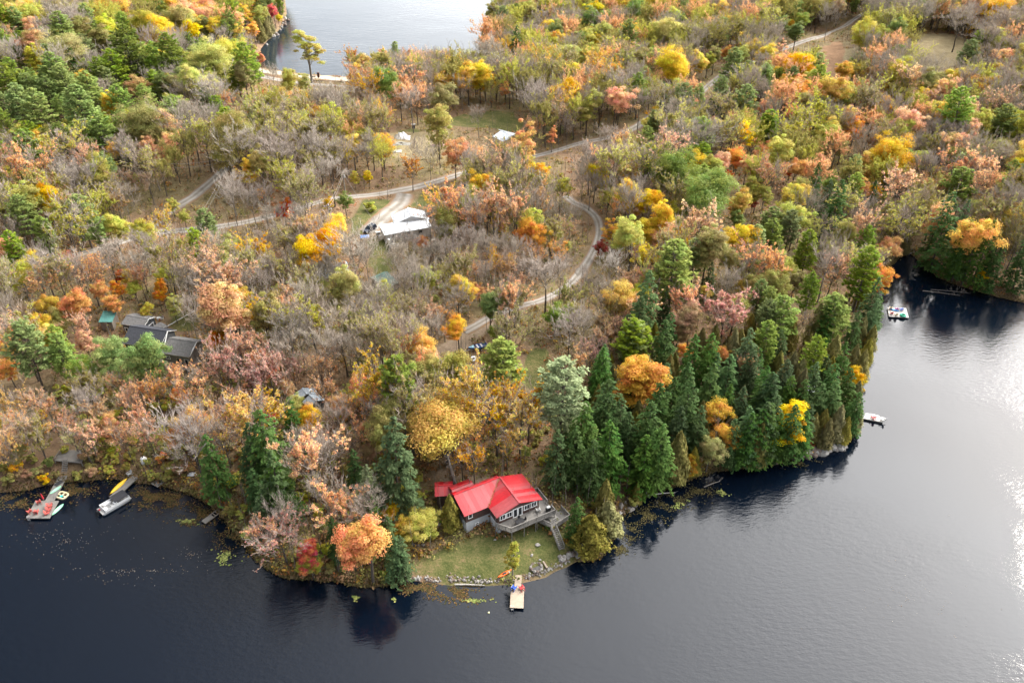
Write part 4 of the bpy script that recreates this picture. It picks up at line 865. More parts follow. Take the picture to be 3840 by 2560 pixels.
tile(2840, 650, '''H 470 130 150; M:gr 620 110 120; P 800 150 150; B 390 330 230; H 640 350 200; H 580 240 130; P 270 470 180; P 120 560 190; P 420 650 180; H 530 500 110; P 900 610 150; S:gy 660 700 170; M:go 570 830 75; S:so 890 480 90; M:so 940 520 55; C 1090 530 90; M:go 1530 80 120; M:gy 1830 290 150; M:ol 2060 510 160; P 440 1020 130; P 100 1140 160; M:ol 150 950 200; M:ol 310 920 140; C 710 1140 110; H 800 1330 140; H 960 1120 180; C 950 1400 110;
 M:go 1020 1490 60; P 2060 180 130; B 1990 220 150; C 2200 560 80; H 950 1260 150; C 870 1330 110; S:ru 350 1280 150; H 560 1330 160; C 880 1010 110; H 1010 1210 120; B 580 640 120; M:ye 420 620 80; M:gy 590 600 120; S:so 1250 100 170; S:so 1330 190 150; H 1120 80 110; M:ol 1090 220 120; B 1380 280 150; C 1160 390 90; M:go 990 170 110; B 1250 330 140; B 930 330 120; H 960 210 110; M:ol 1000 300 100; B 1500 300 130; H 1700 450 160; H 1900 850 200; H 2100 900 220; H 2230 760 180; B 2180 330 170; C 2050 1000 100; M:ol 1560 620 100; S:ol 1480 770 120; C 1350 690 90; H 2200 1000 180; M:go 2080 1040 110; H 1780 780 170''')
tile(0, 1200, '''P 520 320 160; S:so 990 570 190; S:so 1080 720 150; M:so 930 900 170; M:or 1500 640 140; S:so 1490 510 190; S:pk 1900 400 310; S:pk 2160 520 230; H 1800 1250 240; H 2130 1170 260; M:ye 30 900 110; S:so 590 930 160; M:so 540 870 100; S:ol 680 1000 170; S:so 1180 640 150; S:so 1050 1020 150; U:gr 430 1200 110; U:gy 920 1260 110; U:gy 960 1130 100; M:gr 700 420 200; M:gr 1330 430 120; U:go 400 920 120; U:gy 1660 1130 120; U:ol 250 1150 110; B 700 760 130; S:ol 750 560 170; U:gy 1230 1200 80; U:ru 120 1080 110; S:so 300 720 130; U:go 340 770 120; S:ru 1720 760 170; S:so 2050 700 180; M:go 70 300 130; M:or 60 400 150; U:ol 1120 1100 110; U:ol 760 1220 90; U:or 220 1080 80; M:gr 1180 560 110''')
tile(950, 1200, '''S:pk 130 450 280; M:or 920 540 220; M:or 740 700 180; S:or 920 730 210; M:ye 1010 570 170; H 330 900 210; H 210 1420 290; H 20 900 150; H:he 850 1260 150; H:pp 980 1430 190; B 640 1150 260; B 410 1090 160; M:go 480 830 220; M:gy 340 700 150; B 1100 850 200; B 720 870 140; S:or 1900 1000 210; M:re 130 790 110; M:so 280 570 80; B 250 300 250; B 400 200 250; B 620 250 250; B 760 250 220; B 880 300 160; S:so 560 420 200; S:pk 330 430 170; S:so 620 620 130; B 1400 180 150; M:ol 920 360 110; S:so 900 980 200; S:ru 820 1080 170; M:ru 950 1100 90; U:gy 1240 1500 120; S:ru 580 1000 170; M:ol 270 1200 130; B 540 1180 170; S:go 1750 1150 170; S:go 1850 1180 150; H:he 1960 720 150; S:so 2120 680 130; S:go 2130 1060 150''')
tile(1900, 1200, '''P 1060 190 270; M:or 960 680 110; H 790 500 210; H 1070 620 140; H 830 820 260; H 650 1000 260; H 430 1180 220; H 870 1150 260; H 1170 1000 260; H 1340 530 140; H 1490 600 200; H 1540 350 190; H 1690 380 210; H 1330 260 200; H 1350 120 150; H 1270 800 230; H 1500 800 260; H 1690 620 210; H 1850 520 190; H 2040 480 190; H 1990 300 190; H 2200 700 210; H 1950 750 160; H 2100 720 170; H 1300 1250 260; M:or 1820 300 140; C 1440 1150 200; M:go 1850 1000 200; M:ol 1740 1170 220; M:go 1550 1250 110; H 2010 980 210; H 2150 960 220; H 2050 1140 210; C 2160 1180 190; C 830 1500 160;
 H 1150 1220 220; H 1010 1000 200; H 560 1150 220; H 720 1250 220; H 1420 960 200; H 1600 950 200; H 1900 1100 180; H 520 830 170; H 950 900 200; H 1750 480 170; H 2100 420 150; H 2150 600 170; P 2160 200 200; S:ru 2020 430 110; M:or 1500 250 90; S:pk 700 300 170; S:so 620 380 130; U:go 600 380 110; H 1850 720 150; H 1400 700 180''')
tile(2840, 1200, '''H 450 540 160; H 600 590 180; H 730 620 180; C 900 440 130; C 960 340 110; C 540 870 120; C 590 780 100; C 670 870 140; H 400 900 160; H 70 700 210; C 740 950 110; C 70 1210 150; H 300 1050 210; C 870 760 140; H 800 790 160; H 120 850 190; H 60 950 210; H 30 1080 210; H 370 680 140; C 480 900 110; H 620 720 170; H 500 720 160; C 850 870 110; H 400 1000 170; C 590 960 120; H 200 1080 180; M:go 850 560 90; H 560 460 140; H 700 400 170; P 480 330 150; C 830 500 110; H 250 640 140''')
tile(950, 1800, '''H 200 90 280; H 700 500 140; H 1150 500 110; H 1190 700 190; M:go 1270 370 140; M:go 1170 240 100; M:gy 480 700 110; S:so 130 440 200; H:he 1250 690 130; M:gr 490 680 90; B 270 320 180; H 60 330 170; H 120 250 180; H 30 100 180; U:gy 1500 480 120; U:gy 1350 480 110; U:go 1230 480 100; U:gr 1090 780 90; U:gy 1240 790 50; H 1000 300 130; B 940 280 160; S:or 830 560 170; U:ol 1540 300 130; H:pp 1000 150 170; U:gr 1640 380 110; B 600 120 150''')
tile(1900, 1800, '''H:he 590 330 110; U:gr 340 400 60; U:or 365 450 30; U:go 930 560 60; U:ol 1050 210 110; C 1100 150 90; U:ol 640 240 90''')
tile(950, 650, '''B 590 830 200; B 700 880 190; S:ol 640 820 130; B 520 850 170; S:so 760 840 120; M:so 1900 980 120; S:so 1450 1180 150; S:or 1600 1240 140; S:so 300 1050 150; S:go 860 1290 130''')
tile(0, 1200, '''S:so 150 880 170; S:go 100 760 150; S:so 420 780 150; S:so 830 820 170; U:go 120 1250 130; U:ol 300 1260 120; U:ru 700 1150 120; S:so 1200 860 160; S:or 1320 640 140; U:or 1350 1150 110; U:ru 1500 1250 120; U:ol 60 1330 130; U:gy 540 1100 90; S:so 1260 1000 150; S:ol 300 960 160; U:ol 1080 1230 90; U:ru 830 1150 100; S:so 1750 950 150; S:so 1880 830 160; U:ru 1620 1230 110; S:pk 2000 900 150''')
tile(0, 1200, '''S:so 70 1010 180; S:so 210 960 170; M:ye 40 860 130; S:ol 330 1040 160; M:ol 150 1120 110; S:go 20 1120 140; U:ol 30 1230 140; U:ru 190 1290 130; U:go 360 1320 110; U:ol 470 1290 90; S:so 760 1010 150; U:ol 640 1290 100; U:ru 780 1290 110''')
# ---------------------------------------------------------------- building kit
RED = M('red_metal', (0.37, 0.022, 0.028), 0.42, 0.32, 0.5, 0.0, spec=0.5, rnd=0.14)
WHITE_METAL = M('white_metal', (0.55, 0.57, 0.59), 0.4, 0.14, 0.7, spec=0.5, rnd=0.08)
GREY_METAL = M('grey_metal', (0.33, 0.37, 0.40), 0.4, 0.18, 0.7, spec=0.5, rnd=0.1)
GREEN_METAL = M('green_metal', (0.10, 0.16, 0.13), 0.5, 0.3, 0.8, rnd=0.15)
SHINGLE = M('grey_shingle', (0.13, 0.125, 0.12), 0.9, 0.3, 2.2, 0.5)
SHINGLE_DK = M('dark_shingle', (0.045, 0.047, 0.055), 0.9, 0.3, 2.2, 0.5)
BROWN = M('brown_siding', (0.085, 0.05, 0.042), 0.8, 0.3, 1.5, stripe=(2, 0.2, 0.45))
GREYSID = M('grey_siding', (0.19, 0.175, 0.155), 0.8, 0.2, 1.5, stripe=(2, 0.18, 0.55))
DARKSID = M('charcoal_siding', (0.075, 0.08, 0.085), 0.8, 0.2, 1.5, stripe=(2, 0.18, 0.55))
WHITESID = M('white_siding', (0.58, 0.58, 0.58), 0.6, 0.08, 1.2, stripe=(2, 0.16, 0.75))
CONC = M('painted_block', (0.40, 0.41, 0.42), 0.85, 0.18, 0.8, stripe=(2, 0.2, 0.8))
TRIM = M('white_trim', (0.78, 0.78, 0.77), 0.5, 0.06, 2)
DARK = M('doorway_shade', (0.02, 0.02, 0.022), 0.8, 0.3, 2)
GLASS = M('window_glass', (0.02, 0.026, 0.032), 0.08, 0.3, 0.6, spec=0.6)
DECKW = M('weathered_deck', (0.19, 0.178, 0.162), 0.85, 0.22, 1.3, 0.1)
DECKN = M('fresh_deck', (0.36, 0.285, 0.215), 0.8, 0.16, 1.3, 0.1)
OLDWOOD = M('old_wood', (0.20, 0.17, 0.14), 0.9, 0.3, 1.3, 0.2)
STEEL = M('galvanised', (0.42, 0.43, 0.44), 0.4, 0.15, 3, metal=0.6)
BLACK = M('black_plastic', (0.018, 0.018, 0.02), 0.5, 0.3, 3)
WHITE = M('white_plastic', (0.74, 0.74, 0.73), 0.45, 0.08, 2)
BLUE = M('blue_plastic', (0.02, 0.09, 0.42), 0.45, 0.12, 2)
REDP = M('red_plastic', (0.48, 0.03, 0.04), 0.45, 0.12, 2)
CORAL = M('faded_red_plastic', (0.45, 0.09, 0.075), 0.55, 0.12, 2)
ORANGE = M('orange_plastic', (0.72, 0.12, 0.015), 0.4, 0.1, 2)
YELLOW = M('yellow_plastic', (0.66, 0.42, 0.015), 0.4, 0.1, 2)
MINT = M('mint_foam', (0.28, 0.62, 0.40), 0.5, 0.1, 2)
STONE = M('shore_stone', (0.20, 0.18, 0.16), 0.9, 0.4, 1.4, 0.5)
PAINT = M('car_paint', (0.012, 0.016, 0.03), 0.18, 0.2, 1, spec=0.7)
RUBBER = M('rubber', (0.02, 0.02, 0.02), 0.85, 0.2, 4)

PROTECT = []      # photo boxes that random fill trees may not cover: (x0, y0, x1, y1)
def frame_obj(name, parent, X, Y, Z, O, mesh):
    o = link(name, mesh, parent); mt = Matrix(((X.x, Y.x, Z.x, O.x), (X.y, Y.y, Z.y, O.y), (X.z, Y.z, Z.z, O.z), (0, 0, 0, 1)))
    o.matrix_parent_inverse = Matrix.Identity(4)
    o.matrix_local = (Matrix.Translation(-Vector(parent_origin(parent))) @ mt) if parent else mt
    return o
def parent_origin(p):
    v = Vector((0, 0, 0))
    while p is not None: v += Vector(p.location); p = p.parent
    return v
_panel = {}
def panel_mesh(w, L, mat, ribs=3):
    k = (round(w, 3), round(L, 3), mat.name, ribs)
    if k in _panel: return _panel[k]
    mb = MB(); mb.box((w / 2, L / 2, 0), (w - 0.006, L, 0.03))
    for i in range(ribs): mb.box((w * (i + 0.5) / ribs, L / 2, 0.0275), (0.05, L - 0.01, 0.03))
    _panel[k] = mb.mesh('roof_panel', mat); return _panel[k]
def slope(parent, E0, E1, up0, mat, kind, name='roof_panel', pw=0.9, thick=0.12):
    """one roof plane from eave line E0-E1 up to the ridge (E0 -> up0); metal = separate sheets, shingle = one slab"""
    X = (E1 - E0); Lx = X.length; X.normalize(); Y = (up0 - E0); Ly = Y.length; Y.normalize(); Z = X.cross(Y).normalized()
    if Z.z < 0: E0, E1, up0 = E1, E0, up0 + (E1 - E0); return slope(parent, E0, E1, up0, mat, kind, name, pw, thick)
    deck = MB(); deck.box((Lx / 2, Ly / 2, -thick / 2 - 0.02), (Lx - 0.04, Ly - 0.02, thick))
    frame_obj('roof_deck', parent, X, Y, Z, E0, deck.mesh('roof_deck', TRIM if kind == 'shingle' else mat))
    if kind == 'metal':
        n = max(1, round(Lx / pw)); w = Lx / n
        for i in range(n): frame_obj(name, parent, X, Y, Z, E0 + X * (i * w) + Z * 0.0, panel_mesh(w, Ly, mat))
    else:
        nr = max(2, int(Ly / 0.55)); mb = MB()
        for i in range(nr): mb.box((Lx / 2, (i + 0.5) * Ly / nr, 0.03 - 0.0 * i), (Lx - 0.01, Ly / nr - 0.012, 0.05 + 0.012 * (i % 2)))
        frame_obj('shingle_course', parent, X, Y, Z, E0, mb.mesh('shingle_course', mat))
def gable(root, A, B, Lf, df, Lr, dr, base, roofmat, kind, wallmat, over=0.4, tex=None, endA=True, endB=True, wall_from=None):
    """ridge A-B, front half Lf deep dropping df, rear half Lr dropping dr; walls down to base"""
    O = Vector(root.location); d = (B - A); d.z = 0; d.normalize(); n = Vector((d.y, -d.x, 0))
    if n.y > 0: n = -n
    mb = MB(); mb.bar(A - O + Vector((0, 0, 0.05)), B - O + Vector((0, 0, 0.05)), 0.32, 0.07)
    roof = mb.build('roof', roofmat, root)
    dn = Vector((0, 0, -1))
    f0, f1 = A + n * Lf + dn * df, B + n * Lf + dn * df; slope(roof, f0, f1, A.copy(), roofmat, kind)
    r0, r1 = A - n * Lr + dn * dr, B - n * Lr + dn * dr; slope(roof, r0, r1, A.copy(), roofmat, kind)
    a, b_ = A + d * over - O, B - d * over - O
    sec = []
    for p in (a, b_):
        fo, ro = n * (Lf - over), -n * (Lr - over); zt = -0.2
        zf = -df * (Lf - over) / Lf + zt; zr = -dr * (Lr - over) / Lr + zt; zb = base - O.z
        sec.append([Vector((p.x + fo.x, p.y + fo.y, zb)), Vector((p.x + fo.x, p.y + fo.y, p.z + zf)), Vector((p.x, p.y, p.z + zt)), Vector((p.x + ro.x, p.y + ro.y, p.z + zr)), Vector((p.x + ro.x, p.y + ro.y, zb))])
    mb = MB(); mb.loft(sec); wall = mb.build('wall', wallmat, root)
    F = dict(front=(Vector(sec[0][0]) + O, d, n), endB=(Vector(sec[1][0]) + O, -n, d), endA=(Vector(sec[0][0]) + O, -n, -d), d=d, n=n, ztop=sec[0][1].z + O.z, roof=roof, wall=wall)
    return F
def opening(root, face, u, z, w, h, frame=TRIM, pane=GLASS, name='window', mull=0, bw=0.1):
    """window or door on a facade: frame proud of the wall, pane as sub-part"""
    o, ax, out = face; O = Vector(root.location); c = o + ax * (u + w / 2) + out * 0.03; c.z = z + h / 2; rz = math.atan2(ax.y, ax.x)
    c = c - O; mb = MB()
    L = lambda du, dz, ww, hh, t: mb.box((c.x + ax.x * du, c.y + ax.y * du, c.z + dz), (ww, t, hh), rz)
    L(0, h / 2, w + bw * 2, bw, .1); L(0, -h / 2, w + bw * 2, bw, .12); L(-w / 2, 0, bw, h - bw, .1); L(w / 2, 0, bw, h - bw, .1)
    for i in range(mull): L(-w / 2 + w * (i + 1) / (mull + 1), 0, 0.07, h - bw, .09)
    f = mb.build(name, frame, root)
    mb = MB(); mb.box((c.x + out.x * -0.005, c.y + out.y * -0.005, c.z), (w - bw, .05, h - bw), rz); mb.build('pane' if name == 'window' else 'door_leaf_or_shade', pane, f)
    return f
def railing(root, pts, h=1.0, mat=DECKW, step=0.16, solid=False):
    """posts, rails and balusters along pts (world)"""
    O = Vector(root.location); mb = MB(); pts = [Vector(p) - O for p in pts]
    for a, b in zip(pts[:-1], pts[1:]):
        L = (b - a).length; U = Vector((0, 0, 1))
        mb.bar(a + U * h, b + U * h, 0.14, 0.05); mb.bar(a + U * 0.12, b + U * 0.12, 0.05, 0.08); mb.bar(a + U * (h - .1), b + U * (h - .1), 0.05, 0.08)
        for i in range(int(L / 1.8) + 2):
            p = a + (b - a) * min(1, i * 1.8 / L); mb.box((p.x, p.y, p.z + h / 2 - .1), (0.1, 0.1, h + 0.2))
        k = int(L / step)
        for i in range(1, k):
            p = a + (b - a) * (i / k); mb.box((p.x, p.y, p.z + h / 2), (0.09 if solid else 0.045, 0.045, h - 0.2), math.atan2((b - a).y, (b - a).x))
    return mb.build('railing', mat, root)
def deck_boards(root, poly, z, ang, mat, bw=0.14, gap=0.012, name='decking', th=0.04):
    """plank floor clipped to a convex polygon (world xy); planks run along ang"""
    O = Vector(root.location); cs, sn = math.cos(ang), math.sin(ang)
    loc = [((p[0]) * cs + (p[1]) * sn, -(p[0]) * sn + (p[1]) * cs) for p in poly]; v0 = min(p[1] for p in loc); v1 = max(p[1] for p in loc); mb = MB(); v = v0; r = random.Random(4)
    def cut(vv):
        xs_ = []
        for i in range(len(loc)):
            (x0, y0), (x1, y1) = loc[i], loc[(i + 1) % len(loc)]
            if (y0 - vv) * (y1 - vv) < 0: xs_.append(x0 + (x1 - x0) * (vv - y0) / (y1 - y0))
        return (min(xs_), max(xs_)) if len(xs_) >= 2 else None
    while v < v1 - 0.02:
        c = cut(min(v + bw / 2, v1 - 0.01))
        if c and c[1] - c[0] > 0.05:
            u = (c[0] + c[1]) / 2; w = v + bw / 2
            mb.box((u * cs - w * sn - O.x, u * sn + w * cs - O.y, z - O.z - th / 2 + r.uniform(-.004, .004)), (c[1] - c[0], bw - gap, th), ang)
        v += bw
    o = mb.build(name, mat, root); tag(o, kind='stuff')
    mb = MB(); mb.prism([(p[0] - O.x, p[1] - O.y) for p in poly], z - O.z - th - 0.16, z - O.z - th - 0.003); mb.build('deck_frame', mat, root); return o
def stairs(root, top, bot, width, mat=DECKW, rail=True, n=None):
    O = Vector(root.location); a, b = Vector(top) - O, Vector(bot) - O; d = b - a; h = Vector((d.x, d.y, 0)).normalized(); s = Vector((-h.y, h.x, 0)); n = n or max(3, int(abs(d.z) / 0.19))
    mb = MB()
    for i in range(n):
        p = a + d * ((i + 0.5) / n); mb.box((p.x, p.y, p.z), (0.28, width, 0.045), math.atan2(h.y, h.x))
    o = mb.build('stair_treads', mat, root); tag(o, kind='stuff')
    mb = MB()
    for k in (-1, 1):
        q = s * (k * width / 2); mb.bar(a + q + Vector((0, 0, -.1)), b + q + Vector((0, 0, -.1)), 0.05, 0.24)
    mb.build('stringer', mat, root)
    if rail:
        mb = MB(); U = Vector((0, 0, 0.95))
        for k in (-1, 1):
            q = s * (k * (width / 2 + .03)); mb.bar(a + q + U, b + q + U, 0.14, 0.05); mb.bar(a + q + U * .5, b + q + U * .5, 0.04, 0.08)
            for i in range(5):
                p = a + q + d * (i / 4); mb.box((p.x, p.y, p.z + .45), (0.09, 0.09, 1.1))
        mb.build('handrail', mat, root)
def posts(root, pts, z1, size=0.14, mat=DECKW):
    O = Vector(root.location)
    for p in pts:
        zg = float(hz(p[0], p[1])); z0 = min(zg, z1) - 0.3
        mb = MB(); mb.box((p[0] - O.x, p[1] - O.y, (z0 + z1) / 2 - O.z), (size, size, z1 - z0)); mb.build('post', mat, root)

# ---------------------------------------------------------------- red-roofed cottage
def zp(x, y, s=2.24, o=(1600, 1740)): return o[0] + x / s, o[1] + y / s
g0 = G(*zp(340, 595)); ZG = g0.z; ZF = ZG + 2.75; ZE = ZF + 2.25; ZR = ZE + 1.5
cot = thing('cottage', 'red metal-roofed brown lake cottage with wrap-around grey deck', 'cottage', (g0.x, g0.y, 0))
E = PZ(*zp(318, 440), ZE); yaw = R(29.0)
U_, V_ = Vector((math.cos(yaw), math.sin(yaw), 0)), Vector((-math.sin(yaw), math.cos(yaw), 0)); Zv = Vector((0, 0, 1))
def CP(u, v, z): return Vector((E.x, E.y, 0)) + U_ * u + V_ * v + Zv * z
FA = gable(cot, CP(0, 4.6, ZR), CP(9.7, 4.6, ZR), 4.6, 1.5, 0.9, 0.3, ZF, RED, 'metal', BROWN, 0.45)
FB = gable(cot, CP(9.8, -3.2, ZR + .02), CP(9.8, 4.7, ZR + .02), 4.9, 1.5, 4.9, 1.5, ZF, RED, 'metal', BROWN, 0.5)
# gable() lays the front slope on the side facing the viewer, whichever side of a ridge that is
FC = gable(cot, CP(0.6, 6.9, ZR - 0.9), CP(5.0, 6.9, ZR - 0.9), 1.6, 0.6, 1.5, 0.6, ZF, RED, 'metal', BROWN, 0.3)
Oc = Vector(cot.location)
mb = MB(); b0, b1, b2, b3 = CP(.47, .47, 0), CP(9.2, .47, 0), CP(9.2, 8.0, 0), CP(.47, 8.0, 0)
mb.prism([((p - Oc).x, (p - Oc).y) for p in (b0, b1, b2, b3)], ZG - 1.5, ZF); mb.build('basement_wall', CONC, cot)
mb = MB(); q = [CP(5.45, -2.55, 0), CP(14.1, -2.55, 0), CP(14.1, 4.1, 0), CP(5.45, 4.1, 0)]
mb.prism([((p - Oc).x, (p - Oc).y) for p in q], ZG - 1.5, ZF - .01); mb.build('basement_wall', CONC, cot)
ff = (CP(.45, .45, ZF), U_, -V_); gl = (CP(5.4, -2.68, ZF), U_, -V_); gside = (CP(5.4, -2.68, ZF), V_, -U_); lend = (CP(.45, .45, ZG), V_, -U_)
opening(cot, ff, 0.55, ZF + 0.85, 0.75, 1.0, mull=0)
opening(cot, (CP(.47, .47, 0), U_, -V_), 1.9, ZG + 1.25, 0.6, 0.4)
opening(cot, (CP(.47, .47, 0), V_, -U_), 0.5, ZG + 0.1, 0.9, 2.0, TRIM, M('door_white', (.6, .61, .62), .6, .08, 2), 'door')
opening(cot, (CP(5.45, -2.55, 0), V_, -U_), 0.7, ZG + 0.25, 1.9, 2.1, TRIM, M('door_white', (.6, .61, .62), .6, .08, 2), 'door', mull=0)
for u, w in ((0.5, 1.1), (1.9, 1.1)): opening(cot, gl, u, ZF + 0.75, w, 1.15, mull=1, bw=.14)
opening(cot, gl, 3.3, ZF + 0.05, 0.85, 2.05, TRIM, GLASS, 'door', bw=.16); opening(cot, gl, 4.3, ZF + 0.05, 0.85, 2.05, TRIM, GLASS, 'door', bw=.16)
for u in (5.6, 7.1): opening(cot, gl, u, ZF + 0.85, 1.15, 1.15, mull=1, bw=.14)
# wrap-around deck
dk = [CP(5.35, -2.6, 0), CP(4.9, -3.3, 0), CP(6.6, -5.6, 0), CP(16.2, -5.6, 0), CP(16.2, -2.6, 0)]
deck_boards(cot, [(p.x, p.y) for p in dk], ZF - 0.02, yaw, DECKW)
dk2 = [CP(14.15, -2.58, 0), CP(16.2, -2.58, 0), CP(16.2, 1.2, 0), CP(14.15, 1.2, 0)]
deck_boards(cot, [(p.x, p.y) for p in dk2], ZF - 0.025, yaw, DECKW, name='side_decking')
up = lambda p, z: Vector((p.x, p.y, z))
railing(cot, [up(CP(4.95, -3.2, 0), ZF), up(CP(6.65, -5.5, 0), ZF), up(CP(16.1, -5.5, 0), ZF), up(CP(16.1, -4.0, 0), ZF)], solid=True)
railing(cot, [up(CP(16.1, -2.7, 0), ZF), up(CP(16.1, 1.1, 0), ZF), up(CP(14.3, 1.1, 0), ZF)], solid=True)
posts(cot, [tuple(CP(u, -5.4, 0).xy) for u in (6.9, 9.5, 12, 14.2, 16)] + [tuple(CP(16, v, 0).xy) for v in (-2.6, 1.0)], ZF - 0.2)
# shed beside the cottage
g = PZ(*zp(142, 232), ZE - 1.1); shd = thing('shed', 'small red-roofed shed behind the red-roofed cottage', 'shed', (g.x, g.y, 0))
A, B = PZ(*zp(66, 182), ZE + 0.1), PZ(*zp(219, 172), ZE + 0.1)
gable(shd, A, B, 2.0, 0.85, 1.6, 0.6, ZG + 1.0, RED, 'metal', M('shed_brown', (.06, .04, .035), .8, .3, 1.5, stripe=(2, .2, .5)), 0.3)
# lower platform with the hot tub and stairs
ZP_ = ZG + 1.35
pl = [PZ(*zp(x, y), ZP_) for x, y in ((918, 470), (1042, 528), (1082, 530), (1200, 452), (1128, 375), (1010, 410))]
plat = thing('viewing_deck', 'grey lower viewing deck with stairs down to the cottage lawn', 'deck', (pl[1].x, pl[1].y, 0))
deck_boards(plat, [(p.x, p.y) for p in pl], ZP_, yaw, DECKW)
railing(plat, [pl[0], pl[1]], solid=True); railing(plat, [pl[2], pl[3], pl[4]], solid=True)
posts(plat, [(p.x, p.y) for p in pl], ZP_ - 0.1, 0.18)
st0 = (pl[1] + pl[2]) / 2; sb = G(*zp(1135, 718)); stairs(plat, st0, sb + Vector((0, 0, .1)), 0.95)
stairs(plat, up(CP(16.3, -3.35, 0), ZF), PZ(*zp(1030, 405), ZP_ + .1), 0.95)
hb = PZ(*zp(1050, 452), ZP_); ht = thing('tub_cover', 'square grey cover over a sunken tub on the lower viewing deck', 'tub', hb, yaw + .12)
mb = MB(); mb.box((0, 0, .06), (2.3, 2.1, .12)); mb.build('surround', DECKW, ht); mb = MB(); mb.box((0, 0.0, .23), (1.7, 1.6, .2)); mb.build('cover', M('tub_grey', (.24, .225, .2), .8, .15, 2), ht, bevel=.05)
PROTECT += [(1600, 1740, 2150, 2080), (1540, 2000, 2200, 2300)]

# ---------------------------------------------------------------- other houses (ridge ends read off the photo at a chosen height)
def ridge(p0, p1, z): return PZ(*p0, z), PZ(*p1, z)
# white house
zp5 = lambda x, y: (1150 + x / 2.185, 680 + y / 2.185)
gw = G(*zp5(640, 492)); zw = gw.z
wh = thing('house', 'white-sided bungalow with pale ribbed metal roofs', 'house', (gw.x, gw.y, 0))
A, B = ridge(zp5(597, 362), zp5(985, 296), zw + 3.6)
F1 = gable(wh, A, B, 5.2, 0.85, 1.2, 0.4, zw - 1.5, WHITE_METAL, 'metal', WHITESID, 0.35)
A, B = ridge(zp5(830, 215), zp5(862, 285), zw + 5.1)
F2 = gable(wh, A, B, 5.4, 1.9, 5.4, 1.9, zw - 1, WHITE_METAL, 'metal', WHITESID, 0.4)
f = F1['front']
for u in (6.6, 10.3): opening(wh, f, u, zw + 1.35, .8, .75, BLACK, GLASS)
opening(wh, f, 1.9, zw + .5, .8, 1.95, TRIM, GLASS, 'door'); opening(wh, f, 2.8, zw + .5, .45, 1.95, TRIM, GLASS, 'door')
for (x, y, z, h) in ((825, 258, 4.5, .55), (714, 345, 3.6, .4), (880, 266, 4.7, .9)):
    p = PZ(*zp5(x, y), zw + z); mb = MB(); mb.tube([p - Vector(wh.location) - Zv * .4, p - Vector(wh.location) + Zv * h], .11, 8); mb.build('vent_pipe', STEEL, wh)
mb = MB(); p = gw + Vector((-.8, .6, 0)) - Vector(wh.location); mb.box((p.x - .5, p.y + 1.2, zw + .45), (1.3, 1.3, 1.2)); mb.build('entry_porch', WHITESID, wh)
wd = G(*zp5(712, 540)); d2 = thing('back_deck', 'small weathered deck with clutter behind the white house', 'deck', (wd.x, wd.y, 0))
dpo = [PZ(*zp5(x, y), zw + .7) for x, y in ((672, 520), (676, 548), (765, 530), (790, 492), (690, 505))]
deck_boards(d2, [(p.x, p.y) for p in dpo], zw + .7, .2, DECKW); railing(d2, [dpo[0], dpo[1], dpo[2], dpo[3]], .9); posts(d2, [(p.x, p.y) for p in dpo], zw + .55)
p = PZ(*zp5(674, 500), zw + .75); tnk = thing('storage_tank', 'white upright tank on the deck behind the white house', 'tank', p)
mb = MB(); mb.tube([(0, 0, 0), (0, 0, .95), (0, 0, 1.15)], [.42, .42, .2], 12); mb.build('tank_body', WHITE, tnk); mb = MB(); mb.box((0, 0, -.05), (.9, .9, .1)); mb.build('stand', OLDWOOD, tnk)
p = G(*zp5(588, 440)); ac = thing('utility_cabinet', 'pale cabinet with white lid against the white house by the black car', 'cabinet', p, .2)
mb = MB(); mb.box((0, 0, .5), (1.3, .8, 1.0)); mb.build('cabinet_body', GREY_METAL, ac); mb = MB(); mb.box((0, 0, 1.04), (1.45, .95, .07)); mb.build('lid', WHITE, ac)
PROTECT += [(1405, 760, 1625, 950), (1330, 715, 1560, 910), (1370, 890, 1500, 1030)]
# patio canopy
p = G(*zp5(480, 505)); cn = thing('garden_canopy', 'small blue-roofed garden canopy on posts next to the black car', 'canopy', p, .15)
mb = MB(); mb.add([(-1.3, -1, 2.1), (1.3, -1, 2.1), (1.3, 1, 2.1), (-1.3, 1, 2.1), (-.5, 0, 2.5), (.5, 0, 2.5)], [(0, 1, 5, 4), (1, 2, 5), (2, 3, 4, 5), (3, 0, 4), (3, 2, 1, 0)]); mb.build('roof', M('blue_canvas', (.14, .25, .55), .7, .12, 2), cn)
for a in (-1.2, 1.2):
    for c in (-.9, .9): mb = MB(); mb.box((a, c, 1.05), (.09, .09, 2.1)); mb.build('post', OLDWOOD, cn)
# green-roofed shed and grey garage below the white house
A, B = ridge(zp5(668, 738), zp5(745, 800), 12.2); g = G(*zp5(640, 830)); zz = g.z
A, B = ridge(zp5(540, 792), zp5(662, 740), zz + 3.4)
gs = thing('shed', 'green ribbed metal-roofed shed below the white house', 'shed', (g.x, g.y, 0)); gable(gs, A, B, 5.0, 1.3, 1.5, .5, zz - 1, GREEN_METAL, 'metal', OLDWOOD, .3); PROTECT.append((1400, 1005, 1480, 1055))
g = G(1230, 1035); zz = g.z; A, B = ridge((1243, 968), (1255, 1030), zz + 4.2)
gg = thing('garage', 'grey-roofed white garage screened by bare trees', 'garage', (g.x, g.y, 0)); Fg = gable(gg, A, B, 4.2, 1.7, 4.2, 1.7, zz - 1, GREY_METAL, 'metal', WHITESID, .35)
opening(gg, Fg['endB'], 1.2, zz + .2, 2.4, 2.2, TRIM, M('tan_door', (.45, .33, .24), .7, .15, 2), 'door')
